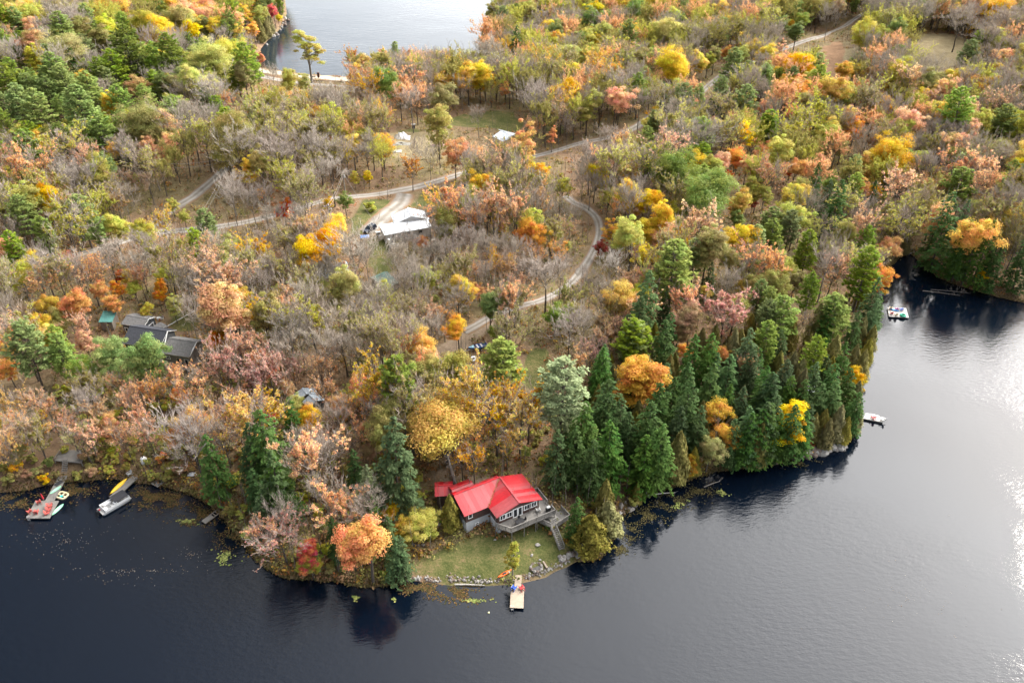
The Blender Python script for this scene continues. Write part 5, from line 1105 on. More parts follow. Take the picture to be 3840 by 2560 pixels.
# open metal-roofed shed by the upper clearing
zpo = lambda x, y: (1820 + x / 8.96, 460 + y / 8.96)
g = G(1885, 545); zz = g.z
os_ = thing('open_shed', 'open-sided shed on posts with pale grey metal roof', 'shed', (g.x, g.y, 0))
A, B = ridge(zpo(450, 228), zpo(905, 425), zz + 4.2); d = (B - A).normalized(); nn = Vector((d.y, -d.x, 0)); nn = -nn if nn.y > 0 else nn
C0, C1 = PZ(*zpo(235, 470), zz + 3.1), PZ(*zpo(590, 648), zz + 3.1)
mb = MB(); mb.bar(A - Vector(os_.location), B - Vector(os_.location), .3, .08); rf = mb.build('roof', WHITE_METAL, os_)
SHED_M = M('pale_shed_metal', (.50, .54, .58), .4, .12, .8, spec=.5)
slope(rf, C0, C1, A - (B - A) * 0.0, SHED_M, 'metal'); slope(rf, A - nn * 1.6 - Zv * .7, B - nn * 1.6 - Zv * .7, A, SHED_M, 'metal')
for p in (C0, C1, (C0 + C1) / 2, A - nn * 1.4, B - nn * 1.4): posts(os_, [((p.x * .94 + (A.x + C1.x) * .03), (p.y * .94 + (A.y + C1.y) * .03))], zz + 3.0, .16, OLDWOOD)
PROTECT.append((1835, 480, 1925, 545))
# dark-roofed lake house, its garage and the green-roofed lean-to
z4 = lambda x, y: (360 + x / 2.986, 1140 + y / 2.986)
g = G(*z4(900, 640)); zz = g.z
lh = thing('house', 'grey-brown lake house with steep dark shingle roofs', 'house', (g.x, g.y, 0))
A, B = ridge(z4(380, 242), z4(800, 302), zz + 7.2); Fm = gable(lh, A, B, 4.2, 2.3, 3.2, 1.7, zz - 1, SHINGLE_DK, 'shingle', DARKSID, .45)
A, B = ridge(z4(815, 378), z4(1128, 424), zz + 5.6); Fw = gable(lh, A, B, 4.0, 1.7, 2.6, 1.2, zz - 1.5, SHINGLE, 'shingle', GREYSID, .4)
opening(lh, Fw['front'], .6, zz + 2.3, .9, .8, mull=1); opening(lh, Fw['front'], 3.3, zz + .9, 1.6, 2.0, M('grey_trim', (.3, .29, .27), .7, .1, 2), GLASS, 'door', mull=1); opening(lh, Fw['front'], 5.3, zz + .9, .9, 2.0, TRIM, GLASS, 'door')
opening(lh, Fw['endB'], 4.4, zz + 2.9, .6, .9)
for P0, P1 in ((z4(800, 302), z4(765, 472)), (z4(1128, 424), z4(1050, 582))):
    a, c = PZ(*P0, zz + (7.25 if P0[1] < 1250 else 5.65)), PZ(*P1, zz + (4.95 if P0[1] < 1250 else 3.95)); mb = MB(); mb.bar(a - Vector(lh.location), c - Vector(lh.location), .1, .26); mb.build('bargeboard', TRIM, lh)
zd = zz + .8; dp = [PZ(*z4(x, y), zd) for x, y in ((690, 690), (830, 720), (1010, 735), (1040, 640), (760, 610))]
deck_boards(lh, [(p.x, p.y) for p in dp], zd, -.25, DECKW); railing(lh, [dp[4], dp[0], dp[1], dp[2]], .95); posts(lh, [(p.x, p.y) for p in dp], zd - .1)
rp = [PZ(*z4(x, y), zd) for x, y in ((1010, 725), (1025, 765), (1262, 540), (1205, 530))]
deck_boards(lh, [(p.x, p.y) for p in rp], zd, .9, OLDWOOD, name='walkway'); railing(lh, [rp[1], rp[2]], .9, DECKW, .4); railing(lh, [rp[0], rp[3]], .9, DECKW, .4); posts(lh, [(p.x, p.y) for p in rp], zd - .1)
ga = G(*z4(520, 275)); zz2 = ga.z
gr_ = thing('garage', 'small grey-shingled garage with dark open gable door', 'garage', (ga.x, ga.y, 0))
A, B = ridge(z4(345, 124), z4(592, 166), zz2 + 4.0); Fq = gable(gr_, A, B, 2.7, .95, 2.4, .85, zz2 - 1, SHINGLE, 'shingle', DARKSID, .3)
opening(gr_, Fq['endB'], 1.0, zz2 + .1, 2.7, 2.1, TRIM, DARK, 'door', bw=.18); opening(gr_, Fq['front'], .35, zz2 + .1, .8, 1.9, TRIM, DARK, 'door', bw=.16); opening(gr_, Fq['front'], 1.5, zz2 + .8, 2.3, 1.0, TRIM, GLASS); opening(gr_, Fq['front'], 4.2, zz2 + .8, .6, 1.0)  # near-black panel painted in for the shade inside the open gable doorway
for P0, P1 in ((z4(592, 166), z4(545, 236)), (z4(592, 166), z4(660, 145))):
    a, c = PZ(*P0, zz2 + 4.05), PZ(*P1, zz2 + 3.1 if P1[0] < 560 else zz2 + 3.2); mb = MB(); mb.bar(a - Vector(gr_.location), c - Vector(gr_.location), .1, .2); mb.build('bargeboard', TRIM, gr_)
gl_ = G(*z4(165, 200)); zz3 = gl_.z; A, B = ridge(z4(80, 82), z4(230, 80), zz3 + 3.2)
ls_ = thing('shed', 'leaning shed with faded green sheet roof by the small garage', 'shed', (gl_.x, gl_.y, 0)); gable(ls_, A, B, 3.6, .9, .5, .15, zz3 - 1, M('faded_green_sheet', (.10, .27, .24), .6, .25, 1), 'metal', OLDWOOD, .25)
a, c = z4(765, 288), z4(1105, 98); pa, pc = G(*a), G(*c); wb = thing('flagpole', 'long white pole lying across the yard of the dark-roofed lake house', 'pole', (pa + pc) / 2)
mb = MB(); v = (pc - pa) / 2; mb.tube([-v + Zv * .5, v + Zv * .6], [.13, .08], 8); mb.build('shaft', WHITE, wb); mb = MB(); mb.box(tuple(-v * .8 + Zv * .2), (.4, .4, .5)); mb.box(tuple(v * .8 + Zv * .2), (.4, .4, .6)); mb.build('support_block', OLDWOOD, wb)
PROTECT += [(385, 1160, 800, 1400)]
# low annex roof behind the garage
g = G(*z4(700, 262)); ax = thing('lean_to', 'low flat grey-roofed lean-to between garage and dark-roofed house', 'shed', (g.x, g.y, 0)); A, B = ridge(z4(700, 210), z4(772, 250), g.z + 3.0); gable(ax, A, B, 2.6, .4, .6, .1, g.z - 1, SHINGLE, 'shingle', GREYSID, .2)
# cabin hidden in the wood
zc = lambda x, y: (1080 + x / 6.4, 1400 + y / 6.4)
g = G(*zc(420, 760)); zz = g.z; cb_ = thing('cabin', 'small blue-grey roofed cabin with white chimney in the bare wood', 'cabin', (g.x, g.y, 0))
A, B = ridge(zc(345, 345), zc(450, 490), zz + 4.0); gable(cb_, A, B, 3.6, 1.5, 2.6, 1.1, zz - 1, GREY_METAL, 'metal', DARKSID, .35)
A, B = ridge(zc(512, 500), zc(685, 650), zz + 3.6); gable(cb_, A, B, 2.0, 1.1, 2.0, .9, zz - 1, GREY_METAL, 'metal', DARKSID, .3)
p = PZ(*zc(553, 480), zz + 3.4) - Vector(cb_.location); mb = MB(); mb.tube([p - Zv * .5, p + Zv * .9], .2, 8); mb.tube([p + Zv * .9, p + Zv * 1.1], .28, 8); mb.build('chimney', WHITE, cb_); PROTECT.append((1105, 1440, 1210, 1540))
# metal-roofed cottage on the point and the shed under the green tree
g = G(2985, 1470); zz = g.z; pc_ = thing('cottage', 'pale metal-roofed cottage almost hidden by hemlocks on the point', 'cottage', (g.x, g.y, 0))
A, B = ridge((2950, 1428), (3012, 1402), zz + 4.6); gable(pc_, A, B, 5.0, 1.5, 3.5, 1.1, zz - 1, SHED_M, 'metal', BROWN, .4)
g = G(2690, 890); zz = g.z; hs_ = thing('shed', 'weathered flat-roofed shed under the broad green tree', 'shed', (g.x, g.y, 0)); A, B = ridge((2672, 860), (2712, 862), zz + 3.0); gable(hs_, A, B, 2.4, .3, .8, .1, zz - 1, M('dull_sheet', (.28, .29, .3), .6, .2, 1), 'metal', OLDWOOD, .2); PROTECT.append((2660, 850, 2720, 890))
g = G(1750, 735); zz = g.z; bs_ = thing('shed', 'collapsed dark shed under bare trees beside the gravel road', 'shed', (g.x, g.y, 0)); A, B = ridge((1735, 690), (1775, 712), zz + 3.0); gable(bs_, A, B, 3.0, 1.2, 3, 1.2, zz - 1, SHINGLE_DK, 'shingle', OLDWOOD, .3)
# ---------------------------------------------------------------- docks and things on them
def dock_strip(root, a, b, w, z, mat, plank=0.14):
    """plank walkway from a to b (world xy), planks laid across"""
    d = Vector((b.x - a.x, b.y - a.y, 0)).normalized(); s = Vector((-d.y, d.x, 0)) * (w / 2)
    deck_boards(root, [tuple((a + s).xy), tuple((b + s).xy), tuple((b - s).xy), tuple((a - s).xy)], z, math.atan2(s.y, s.x), mat, plank)
def ladder(root, at_, dirv, z, mat=STEEL):
    O = Vector(root.location); s = Vector((-dirv.y, dirv.x, 0)) * .22; mb = MB()
    for k in (-1, 1): mb.tube([at_ + s * k - O + Zv * (z - .1), at_ + s * k - O + Zv * (z + .55), at_ + s * k + dirv * .25 - O + Zv * (z + .55), at_ + s * k + dirv * .25 - O + Zv * (-.5)], .03, 6)
    for i in range(3): mb.bar(at_ + dirv * .25 - s - O + Zv * (z - .2 - .25 * i), at_ + dirv * .25 + s - O + Zv * (z - .2 - .25 * i), .09, .03)
    return mb.build('ladder', mat, root)
def floats(root, a, b, w, z):
    O = Vector(root.location); d = Vector((b.x - a.x, b.y - a.y, 0)).normalized(); s = Vector((-d.y, d.x, 0))
    for k in (-1, 1):
        mb = MB(); p0, p1 = a + d * .2 + s * (k * (w / 2 - .3)), b - d * .2 + s * (k * (w / 2 - .3)); mb.bar(Vector((p0.x - O.x, p0.y - O.y, .06)), Vector((p1.x - O.x, p1.y - O.y, .06)), .5, .3); mb.build('float', BLACK, root)
def up0(v, z=0): return Vector((v.x, v.y, z))
def chair_proto(mat):
    t = link('lawn_chair', None)
    def P(n, f):
        mb = MB(); f(mb); mb.build(n, mat, t)
    def seat(m):
        for i in range(5): m.bar((-.27, -.28 + i * .13, .38 - i * .035), (.27, -.28 + i * .13, .38 - i * .035), .115, .025)
    P('seat', seat)
    def back(m):
        for i in range(5):
            x = (i - 2) * .125; m.bar((x * .85, .25, .24), (x * 1.15, .62, 1.0 - abs(i - 2) * .06), .11, .022, (0, 1, 0))
        m.bar((-.3, .5, .72), (.3, .5, .72), .03, .08)
    P('backrest', back)
    for sx in (-1, 1):
        P('armrest', lambda m: m.bar((sx * .34, -.42, .57), (sx * .34, .48, .54), .14, .028))
        P('leg', lambda m: m.bar((sx * .31, -.34, 0), (sx * .31, -.34, .56), .03, .11))
        P('leg', lambda m: (m.bar((sx * .30, -.30, .36), (sx * .30, .72, .03), .03, .12), m.bar((sx * .34, .42, .1), (sx * .34, .42, .54), .03, .08)))
    return remember(t)
_chairs = {}
def chair(mat, loc, rz, label, group=None):
    k = mat.name
    if k not in _chairs: o = _chairs[k] = chair_proto(mat)
    else: o = copy_tree(_chairs[k])
    o.location = loc; o.rotation_euler = (0, 0, rz); return tag(o, label, 'chair', group)
def kayak(name, loc, rz, L, W, mat, label, cat='kayak', tilt=0.0, pits=1, flip=False):
    t = thing(name, label, cat, loc, rz); rings = []; n = 15
    for i in range(n):
        u = i / (n - 1) * 2 - 1; w = W / 2 * max(0.03, (1 - abs(u) ** 2.3)); rk = .10 * abs(u) ** 3; h = .16 + .03 * (1 - u * u)
        rings.append([(u * L / 2, -w, h + rk), (u * L / 2, -w * .72, .05 + rk), (u * L / 2, 0, 0 + rk), (u * L / 2, w * .72, .05 + rk), (u * L / 2, w, h + rk), (u * L / 2, w * .5, h + .05 + rk), (u * L / 2, 0, h + .075 + rk), (u * L / 2, -w * .5, h + .05 + rk)])
    mb = MB(); mb.loft(rings); h_ = mb.build('hull', mat, t, smooth=True); h_.rotation_euler = (tilt, 0, 0)
    for k in range(pits):
        x = (k - (pits - 1) / 2) * .9; mb = MB(); pts = [(x + .42 * math.cos(a * .5236), .2 * W / .75 * math.sin(a * .5236)) for a in range(12)]
        mb.prism(pts, .2, .285); c = mb.build('cockpit', BLACK, t); c.rotation_euler = (tilt, 0, 0)
        mb = MB(); mb.box((x - .33, 0, .33), (.08, .3, .16)); mb.build('seat_back', BLACK, t)
    return t
def board(name, loc, rz, L, W, mat, label):
    t = thing(name, label, 'paddleboard', loc, rz); pts = []
    for i in range(28):
        a = i / 28 * 6.2832; c = math.cos(a); pts.append((L / 2 * c, W / 2 * math.sin(a) * (1 - .25 * max(0, c) ** 3) * (1 if abs(c) < .9 else .9)))
    mb = MB(); mb.prism(pts, .0, .1); mb.build('deck', mat, t, bevel=.03)
    mb = MB(); mb.prism([(x * .5 - L * .05, y * .7) for x, y in pts], .103, .109); mb.build('grip_pad', M('grip_' + mat.name, tuple(min(1, c * 1.25) for c in (.3, .5, .38)), .8, .1, 4) if mat is MINT else WHITE, t)
    mb = MB(); mb.box((-L * .4, 0, .0), (.2, .03, .1)); mb.build('fin', BLACK, t); return t

zd2 = lambda x, y: (1500 + x / 1.8667, 2040 + y / 1.8667)
# cottage dock
a, b = PZ(*zd2(817, 441), .5), PZ(*zd2(824, 292), .5); c = PZ(*zd2(831, 214), .55)
dk_ = thing('dock', 'pale new plank dock in front of the red-roofed cottage', 'dock', (b.x, b.y, 0))
dock_strip(dk_, a, b, 2.35, .5, DECKN); dock_strip(dk_, b, c, 1.2, .53, DECKN); floats(dk_, a, b, 2.35, .5)
posts(dk_, [tuple((b + Vector((-.7, .3, 0))).xy), tuple((b + Vector((.7, .3, 0))).xy)], .45, .12, OLDWOOD)
dv = (a - b).normalized(); dv.z = 0; ladder(dk_, up0(a) + Vector((-.75, 0, 0)), dv, .5)
chair(BLUE, up0(PZ(*zd2(798, 312), .5), .5), R(150), 'blue slatted lawn chair on the new plank dock'); chair(REDP, up0(PZ(*zd2(851, 312), .5), .5), R(-150), 'red slatted lawn chair on the new plank dock')
p = G(*zd2(732, 210)); kayak('kayak', p + Zv * .05, R(36), 3.0, .78, ORANGE, 'orange sit-in kayak on the lawn near the new plank dock')
p = G(*zp(630, 540)); kayak('kayak', p + Zv * .05, R(14), 2.9, .75, ORANGE, 'orange kayak tucked under the cottage deck', tilt=.4, pits=1)
p = PZ(*zd2(620, 478)); by = thing('buoy', 'small pale yellow buoy floating off the new plank dock', 'buoy', p); mb = MB(); mb.loft([[(r_ * math.cos(k * .785), r_ * math.sin(k * .785), z_) for k in range(8)] for r_, z_ in ((.05, -.12), (.17, -.04), (.19, .05), (.13, .15), (.05, .2))]); mb.build('float_ball', M('pale_yellow', (.8, .76, .4), .5, .05, 2), by, smooth=True); mb = MB(); mb.tube([(0, 0, .18), (0, 0, .3)], .03, 6); mb.build('eye', STEEL, by)
# deck furniture at the cottage
tb = CP(9.0, -4.5, ZF); t = thing('patio_table', 'black patio table on the red-roofed cottage deck', 'table', tb, yaw)
mb = MB(); mb.box((0, 0, .72), (1.7, 1.0, .05)); mb.build('table_top', BLACK, t, bevel=.02)
for sx in (-.7, .7):
    for sy in (-.38, .38): mb = MB(); mb.box((sx, sy, .35), (.06, .06, .7)); mb.build('leg', BLACK, t)
def pchair(loc, rz, label, group):
    t = thing('patio_chair', label, 'chair', loc, rz, group); mb = MB(); mb.box((0, 0, .42), (.5, .5, .05)); mb.build('seat', BLACK, t); mb = MB(); mb.box((0, .24, .72), (.48, .04, .55)); mb.build('backrest', BLACK, t)
    for sx in (-.22, .22):
        for sy in (-.22, .22): mb = MB(); mb.box((sx, sy, .2), (.04, .04, .4)); mb.build('leg', BLACK, t)
for u, v, rz in ((8.6, -5.15, 3.14), (9.6, -5.15, 3.14), (9.4, -3.75, 0), (10.15, -4.4, -1.57)): pchair(CP(u, v, ZF), yaw + rz, 'black patio chair drawn up to the table on the cottage deck', 'patio chairs on the cottage deck')
GREYP = M('grey_resin', (.42, .42, .41), .6, .1, 2)
chair(GREYP, CP(13.6, -3.5, ZF), yaw + R(170), 'grey lawn chair against the cottage windows on its deck')
gp = CP(15.3, -4.3, ZF); gb = thing('grill', 'boxy gas grill at the corner of the cottage deck', 'grill', gp, yaw); mb = MB(); mb.box((0, 0, .4), (.9, .5, .8)); mb.build('cart', BLACK, gb); mb = MB(); mb.box((0, 0, .95), (.75, .55, .28)); mb.build('lid', GREYP, gb, bevel=.08)
for i, (x, y, l_) in enumerate(((267, 510, 3.2),)):
    p0, p1 = G(*zp(240, 465)), G(*zp(285, 575)); ld = thing('ladder', 'aluminium ladder lying on the ground by the cottage end wall', 'ladder', (p0 + p1) / 2); O = Vector(ld.location); s = (p1 - p0).normalized().cross(Zv) * .2; mb = MB()
    for k in (-1, 1): mb.bar(p0 - O + s * k + Zv * .2, p1 - O + s * k + Zv * .12, .06, .06)
    mb.build('rail', STEEL, ld); mb = MB()
    for k in range(9): q = p0 + (p1 - p0) * ((k + .5) / 9) - O + Zv * .16; mb.bar(q - s, q + s, .05, .04)
    mb.build('rungs', STEEL, ld)
# dead snag behind the cottage
p = G(1712, 1836); sn = thing('dead_snag', 'grey limbless dead tree trunk with stub branches behind the red roof', 'dead tree', p); mb = MB(); top = Vector((-1.4, -.2, 9.5)); mb.tube([(0, 0, -.3), top * .25, top * .6, top], [.5, .36, .26, .1], 9); mb.build('trunk', MAT_BARK_GREY, sn, smooth=True); mb = MB(); rr_ = random.Random(9)
for k in range(46): q = top * (.42 + .57 * k / 46); a = rr_.uniform(0, 6.28); mb.tube([q, q + Vector((math.cos(a), math.sin(a), rr_.uniform(-.1, .2))) * rr_.uniform(.6, 1.5)], [.05, .02], 4)
mb.build('stub_branches', MAT_BARK_GREY, sn)

# grey L-shaped dock
z3 = lambda x, y: (60 + x / 2.56, 1640 + y / 2.56)
q = [PZ(*z3(x, y), .5) for x, y in ((97, 772), (320, 772), (410, 606), (185, 606))]
d1 = thing('dock', 'wide weathered grey platform dock with red chairs', 'dock', (q[3].x, q[3].y, 0))
deck_boards(d1, [(p.x, p.y) for p in q], .5, math.atan2((q[1] - q[0]).y, (q[1] - q[0]).x), DECKW); floats(d1, (q[0] + q[1]) / 2, (q[2] + q[3]) / 2, 4.0, .5)
a, b = PZ(*z3(320, 608), .52), PZ(*z3(460, 340), .75); dock_strip(d1, a, b, 1.75, .54, DECKW); c = PZ(*z3(488, 250), 1.9); ladder(d1, up0(PZ(*z3(125, 770), .5)), Vector((0, -1, 0)), .5)
stairs(d1, G(*z3(488, 246)) + Zv * 1.2, Vector((b.x, b.y, .6)), 1.0, DECKW, False, 8)
q2 = [G(*z3(x, y)) for x, y in ((372, 220), (628, 240), (690, 120), (440, 120))]; zq = max(p.z for p in q2) + .5; q2 = [PZ(*z3(x, y), zq) for x, y in ((372, 220), (628, 240), (690, 120), (440, 120))]
d2_ = thing('shore_platform', 'weathered wooden platform on the bank above the red-chair dock', 'deck', (q2[0].x, q2[0].y, 0)); deck_boards(d2_, [(p.x, p.y) for p in q2], zq, .02, DECKW); posts(d2_, [(p.x, p.y) for p in q2], zq - .1); railing(d2_, [q2[3], q2[0]], .5, DECKW, 2.0); railing(d2_, [q2[1], q2[2]], .5, DECKW, 2.0)
for x, y, rz, lb in ((222, 612, 40, 'faded red lawn chair beside the closed umbrella on the grey dock'), (132, 704, 60, 'faded red lawn chair at the outer corner of the grey dock'), (200, 706, 10, 'faded red lawn chair alone mid-edge of the grey dock'), (333, 645, -70, 'faded red lawn chair nearest the walkway in the row along the dock edge'), (325, 680, -75, 'faded red lawn chair in the middle of the row along the dock edge'), (308, 718, -75, 'faded red lawn chair at the outer end of the row along the dock edge')):
    chair(CORAL, up0(PZ(*z3(x, y + 14), .5), .5), R(rz + 180), lb)
p = PZ(*z3(275, 612), .5); um = thing('umbrella', 'closed dark red umbrella standing on the grey dock', 'umbrella', p); mb = MB(); mb.tube([(0, 0, 0), (-.1, 0, 2.2)], .03, 6); mb.build('pole', STEEL, um); mb = MB(); mb.tube([(-.04, 0, .8), (-.06, 0, 1.2), (-.1, 0, 2.15)], [.2, .16, .04], 8); mb.build('canopy', REDP, um)
board('paddleboard', up0(PZ(*z3(382, 502), .56), .56), R(62), 2.5, .75, MINT, 'mint-green paddleboard lying on the grey dock walkway'); board('paddleboard', up0(PZ(*z3(398, 690), .05), .02), R(73), 3.2, .85, MINT, 'mint-green paddleboard floating beside the grey dock')
p = up0(PZ(*z3(410, 438), .56), .56); mt = thing('door_mat', 'black mat lying on the grey dock walkway', 'mat', p, R(60)); mb = MB(); mb.box((0, 0, .015), (1.6, 1.0, .03)); mb.build('mat_sheet', BLACK, mt, bevel=.01)
mb = MB(); mb.box((0, 0, .034), (1.4, .8, .006)); mb.build('pile', M('mat_pile', (.04, .04, .042), .95, .3, 9), mt)
p = up0(PZ(*z3(442, 556), .1), 0); rf_ = thing('float_lounge', 'cream inflatable lounge float with turquoise centre beside the grey dock', 'float', p, R(-20)); CREAM = M('cream_vinyl', (.72, .62, .40), .45, .08, 2)
mb = MB(); mb.tube([(1.1 * c_, .8 * s_, .16) for c_, s_ in [(math.copysign(abs(math.cos(k * .3927)) ** .5, math.cos(k * .3927)), math.copysign(abs(math.sin(k * .3927)) ** .5, math.sin(k * .3927))) for k in range(17)]], .2, 8); mb.build('rim', CREAM, rf_, smooth=True); mb = MB(); mb.box((0, 0, .14), (.25, 1.4, .14)); mb.box((0, 0, .14), (2.0, .25, .13)); mb.build('cross_tube', CREAM, rf_, bevel=.05); mb = MB(); mb.box((.15, -.25, .24), (.6, .5, .08)); mb.build('cushion', M('turquoise', (.05, .48, .45), .5, .1, 2), rf_, bevel=.03)
PROTECT += [(80, 1670, 340, 1960), (370, 1750, 530, 1960)]
# second dock with the canoe and the pontoon boat
a, b = PZ(*z3(925, 580), .5), PZ(*z3(1140, 365), .9); d3 = thing('dock', 'narrow grey plank dock with the yellow canoe', 'dock', (a.x, a.y, 0)); dock_strip(d3, a, b, 1.55, .62, DECKW); floats(d3, a, a + (b - a) * .5, 1.5, .5); posts(d3, [tuple((a + (b - a) * t_).xy) for t_ in (.55, .75, .95)], .5, .12, OLDWOOD)
c = PZ(*z3(992, 468), .7); dr_ = b - a; kayak('canoe', Vector((c.x - .2, c.y, .64)), math.atan2(dr_.y, dr_.x), 4.8, .85, YELLOW, 'yellow canoe lying on the narrow grey dock', 'canoe', tilt=.5, pits=0)
chair(GREYP, up0(PZ(*z3(1086, 352), .8), .64), R(-40), 'pale grey lawn chair at the shore end of the narrow dock')
pt = PZ(*z3(945, 640), .3); pb = thing('pontoon_boat', 'white pontoon boat with black canopy moored at the narrow dock', 'boat', (pt.x, pt.y, 0), R(50))
for s in (-.85, .85): mb = MB(); mb.tube([(-2.9, s, .1), (-2.6, s, .12), (2.5, s, .12), (3.1, s, .3)], [.12, .3, .3, .05], 10); mb.build('pontoon', STEEL, pb, smooth=True)
mb = MB(); mb.box((0, 0, .48), (5.9, 2.4, .1)); mb.build('deck', M('boat_carpet', (.32, .31, .30), .9, .15, 3), pb)
mb = MB()
for s in (-1.17, 1.17): mb.box((.2, s, .85), (5.0, .06, .6))
mb.box((2.75, 0, .85), (.06, 2.3, .6)); mb.box((-2.3, .5, .85), (.06, 1.3, .6)); mb.build('fence_panel', WHITE, pb, bevel=.02)
mb = MB(); mb.box((-1.9, -.55, .75), (.7, 1.1, .45)); mb.build('bench_seat', WHITE, pb, bevel=.06); mb = MB(); mb.box((-1.0, .75, .75), (1.6, .6, .45)); mb.build('bench_seat', WHITE, pb, bevel=.06); mb = MB(); mb.box((.0, -.7, .95), (.7, .7, .85)); mb.build('console', WHITE, pb, bevel=.06)
mb = MB(); mb.box((-.7, -.7, .8), (.55, .55, .5)); mb.box((-.95, -.7, 1.15), (.12, .55, .6)); mb.build('helm_seat', GREYP, pb, bevel=.05)
mb = MB(); rg = []
for i in range(9):
    x = -.1 + 2.7 * i / 8; rg.append([(x, -1.15, 1.62), (x, -.6, 1.78 - .02 * math.cos(i)), (x, 0, 1.82), (x, .6, 1.78), (x, 1.15, 1.62), (x, 1.15, 1.57), (x, 0, 1.76), (x, -1.15, 1.57)])
mb.loft(rg); mb.build('canopy', M('black_canvas', (.03, .03, .034), .85, .2, 2), pb)
for x in (0, 2.4):
    for s in (-1.12, 1.12): mb = MB(); mb.tube([(x + .2, s, .6), (x, s, 1.6)], .025, 6); mb.build('canopy_pole', STEEL, pb)
mb = MB(); mb.box((-3.2, 0, .75), (.5, .4, .5)); mb.box((-3.15, 0, .2), (.16, .16, .9)); mb.build('outboard_motor', BLACK, pb, bevel=.06); mb = MB(); mb.box((-2.75, .45, .62), (.3, .3, .25)); mb.build('fuel_can', REDP, pb, bevel=.04)
# old ladder-like dock frame
zo = lambda x, y: (x / 2.063, 1800 + y / 2.063)
a, b = PZ(*zo(1575, 325), .3), PZ(*zo(1735, 205), .45); ol = thing('ladder_dock', 'broken grey dock frame like a ladder half in the water', 'dock', (a.x, a.y, 0)); O = Vector(ol.location); d = (b - a); s = Vector((-d.y, d.x, 0)).normalized() * .55; mb = MB()
for k in (-1, 1): mb.bar(a + s * k - O, b + s * k - O, .12, .14)
mb.build('beam', OLDWOOD, ol)
for t_ in (0.02, .5, .62, .74, .86, .98): mb = MB(); q_ = a + d * t_ - O; mb.bar(q_ - s, q_ + s, .14, .1); mb.build('crosspiece', OLDWOOD, ol)
dock_strip(ol, a, a + d * .42, 1.15, .38, DECKW)
p = G(592, 1812); rp_ = thing('wooden_pallet', 'grey square wooden raft pulled up on the leafy bank', 'raft', p + Zv * .1, R(-30)); mb = MB()
for i in range(9): mb.box((0, -.8 + i * .2, .16), (2.2, .17, .05))
o = mb.build('planks', DECKW, rp_); mb = MB()
for i in (-.9, 0, .9): mb.box((i, 0, .06), (.14, 1.75, .13))
mb.build('bearer', OLDWOOD, rp_)
p = G(542, 1735); wt = thing('wrapped_tank', 'white wrapped tank on the bank behind the narrow dock', 'tank', p); mb = MB(); rr_ = random.Random(2); mb.loft([[(r_ * math.cos(k * .7) * rr_.uniform(.9, 1.1), r_ * math.sin(k * .7) * rr_.uniform(.9, 1.1), z_) for k in range(9)] for r_, z_ in ((.6, 0), (.75, .4), (.7, 1.0), (.45, 1.45), (.1, 1.55))]); mb.build('wrapping', WHITE, wt); mb = MB(); mb.tube([(0, 0, 1.4), (0, 0, 1.75)], .12, 8); mb.build('cap', BLACK, wt)
p = G(722, 1778); tp = thing('tarp', 'crumpled white tarp on the leafy bank beside the hemlock', 'tarp', p); N_ = 9
def tarp_mesh(w, h, hgt, seed, mat):
    r_ = np.random.RandomState(seed); mb = MB(); k = 11; vs = []
    for i in range(k):
        for j in range(k):
            u, v = i / (k - 1) - .5, j / (k - 1) - .5; vs.append((u * w * r_.uniform(.9, 1.1), v * h * r_.uniform(.9, 1.1), max(.03, hgt * (1 - 3.6 * (u * u + v * v)) * r_.uniform(.3, 1.2))))
    return mb.add(vs, [(i * k + j, (i + 1) * k + j, (i + 1) * k + j + 1, i * k + j + 1) for i in range(k - 1) for j in range(k - 1)])
tarp_mesh(1.9, 1.1, .5, 3, WHITE).build('sheet', WHITE, tp)

# right-hand docks
zr = lambda x, y: (3280 + x / 2.8, 900 + y / 2.8)
q = [PZ(*zr(x, y), .45) for x, y in ((150, 800), (358, 812), (330, 712), (135, 705))]
sr = thing('dock', 'white-decked swim dock at the head of the bay with plastic chairs', 'dock', (q[0].x, q[0].y, 0)); WDECK = M('pale_deck', (.46, .44, .41), .7, .14, 1.5); deck_boards(sr, [(p.x, p.y) for p in q], .45, .0, WDECK); floats(sr, (q[0] + q[3]) / 2, (q[1] + q[2]) / 2, 3.6, .4)  # WDECK is a paler decking colour than the grey docks
TANP = M('tan_plastic', (.55, .45, .28), .5, .1, 2); PURP = M('purple_plastic', (.30, .05, .22), .5, .1, 2)
for x, y, m_, lb in ((168, 722, TANP, 'tan lawn chair at the back of the white-decked swim dock'), (228, 732, PURP, 'plum-coloured lawn chair on the white-decked swim dock'), (277, 735, BLUE, 'navy lawn chair on the white-decked swim dock'), (176, 775, REDP, 'red lawn chair on the white-decked swim dock'), (224, 788, TANP, 'tan lawn chair at the front of the white-decked swim dock')): chair(m_, up0(PZ(*zr(x, y), .5), .45), R(150 + x % 40), lb)
p = up0(PZ(*zr(296, 795), .5), .47); tu = thing('inner_tube', 'green inflatable ring on the white-decked swim dock', 'swim ring', p); mb = MB(); mb.tube([(.62 * math.cos(k * .3927), .62 * math.sin(k * .3927), .2) for k in range(17)], .22, 8, cap=False); mb.build('ring', M('green_vinyl', (.02, .36, .22), .4, .1, 2), tu, smooth=True); mb = MB(); mb.box((0.62, 0, .43), (.12, .12, .05)); mb.build('valve', WHITE, tu)
kayak('kayak', up0(PZ(*zr(205, 738), .5), .47), R(-30), 2.6, .7, M('sky_blue_plastic', (.04, .28, .65), .45, .1, 2), 'sky-blue kayak among the chairs on the swim dock', pits=0)
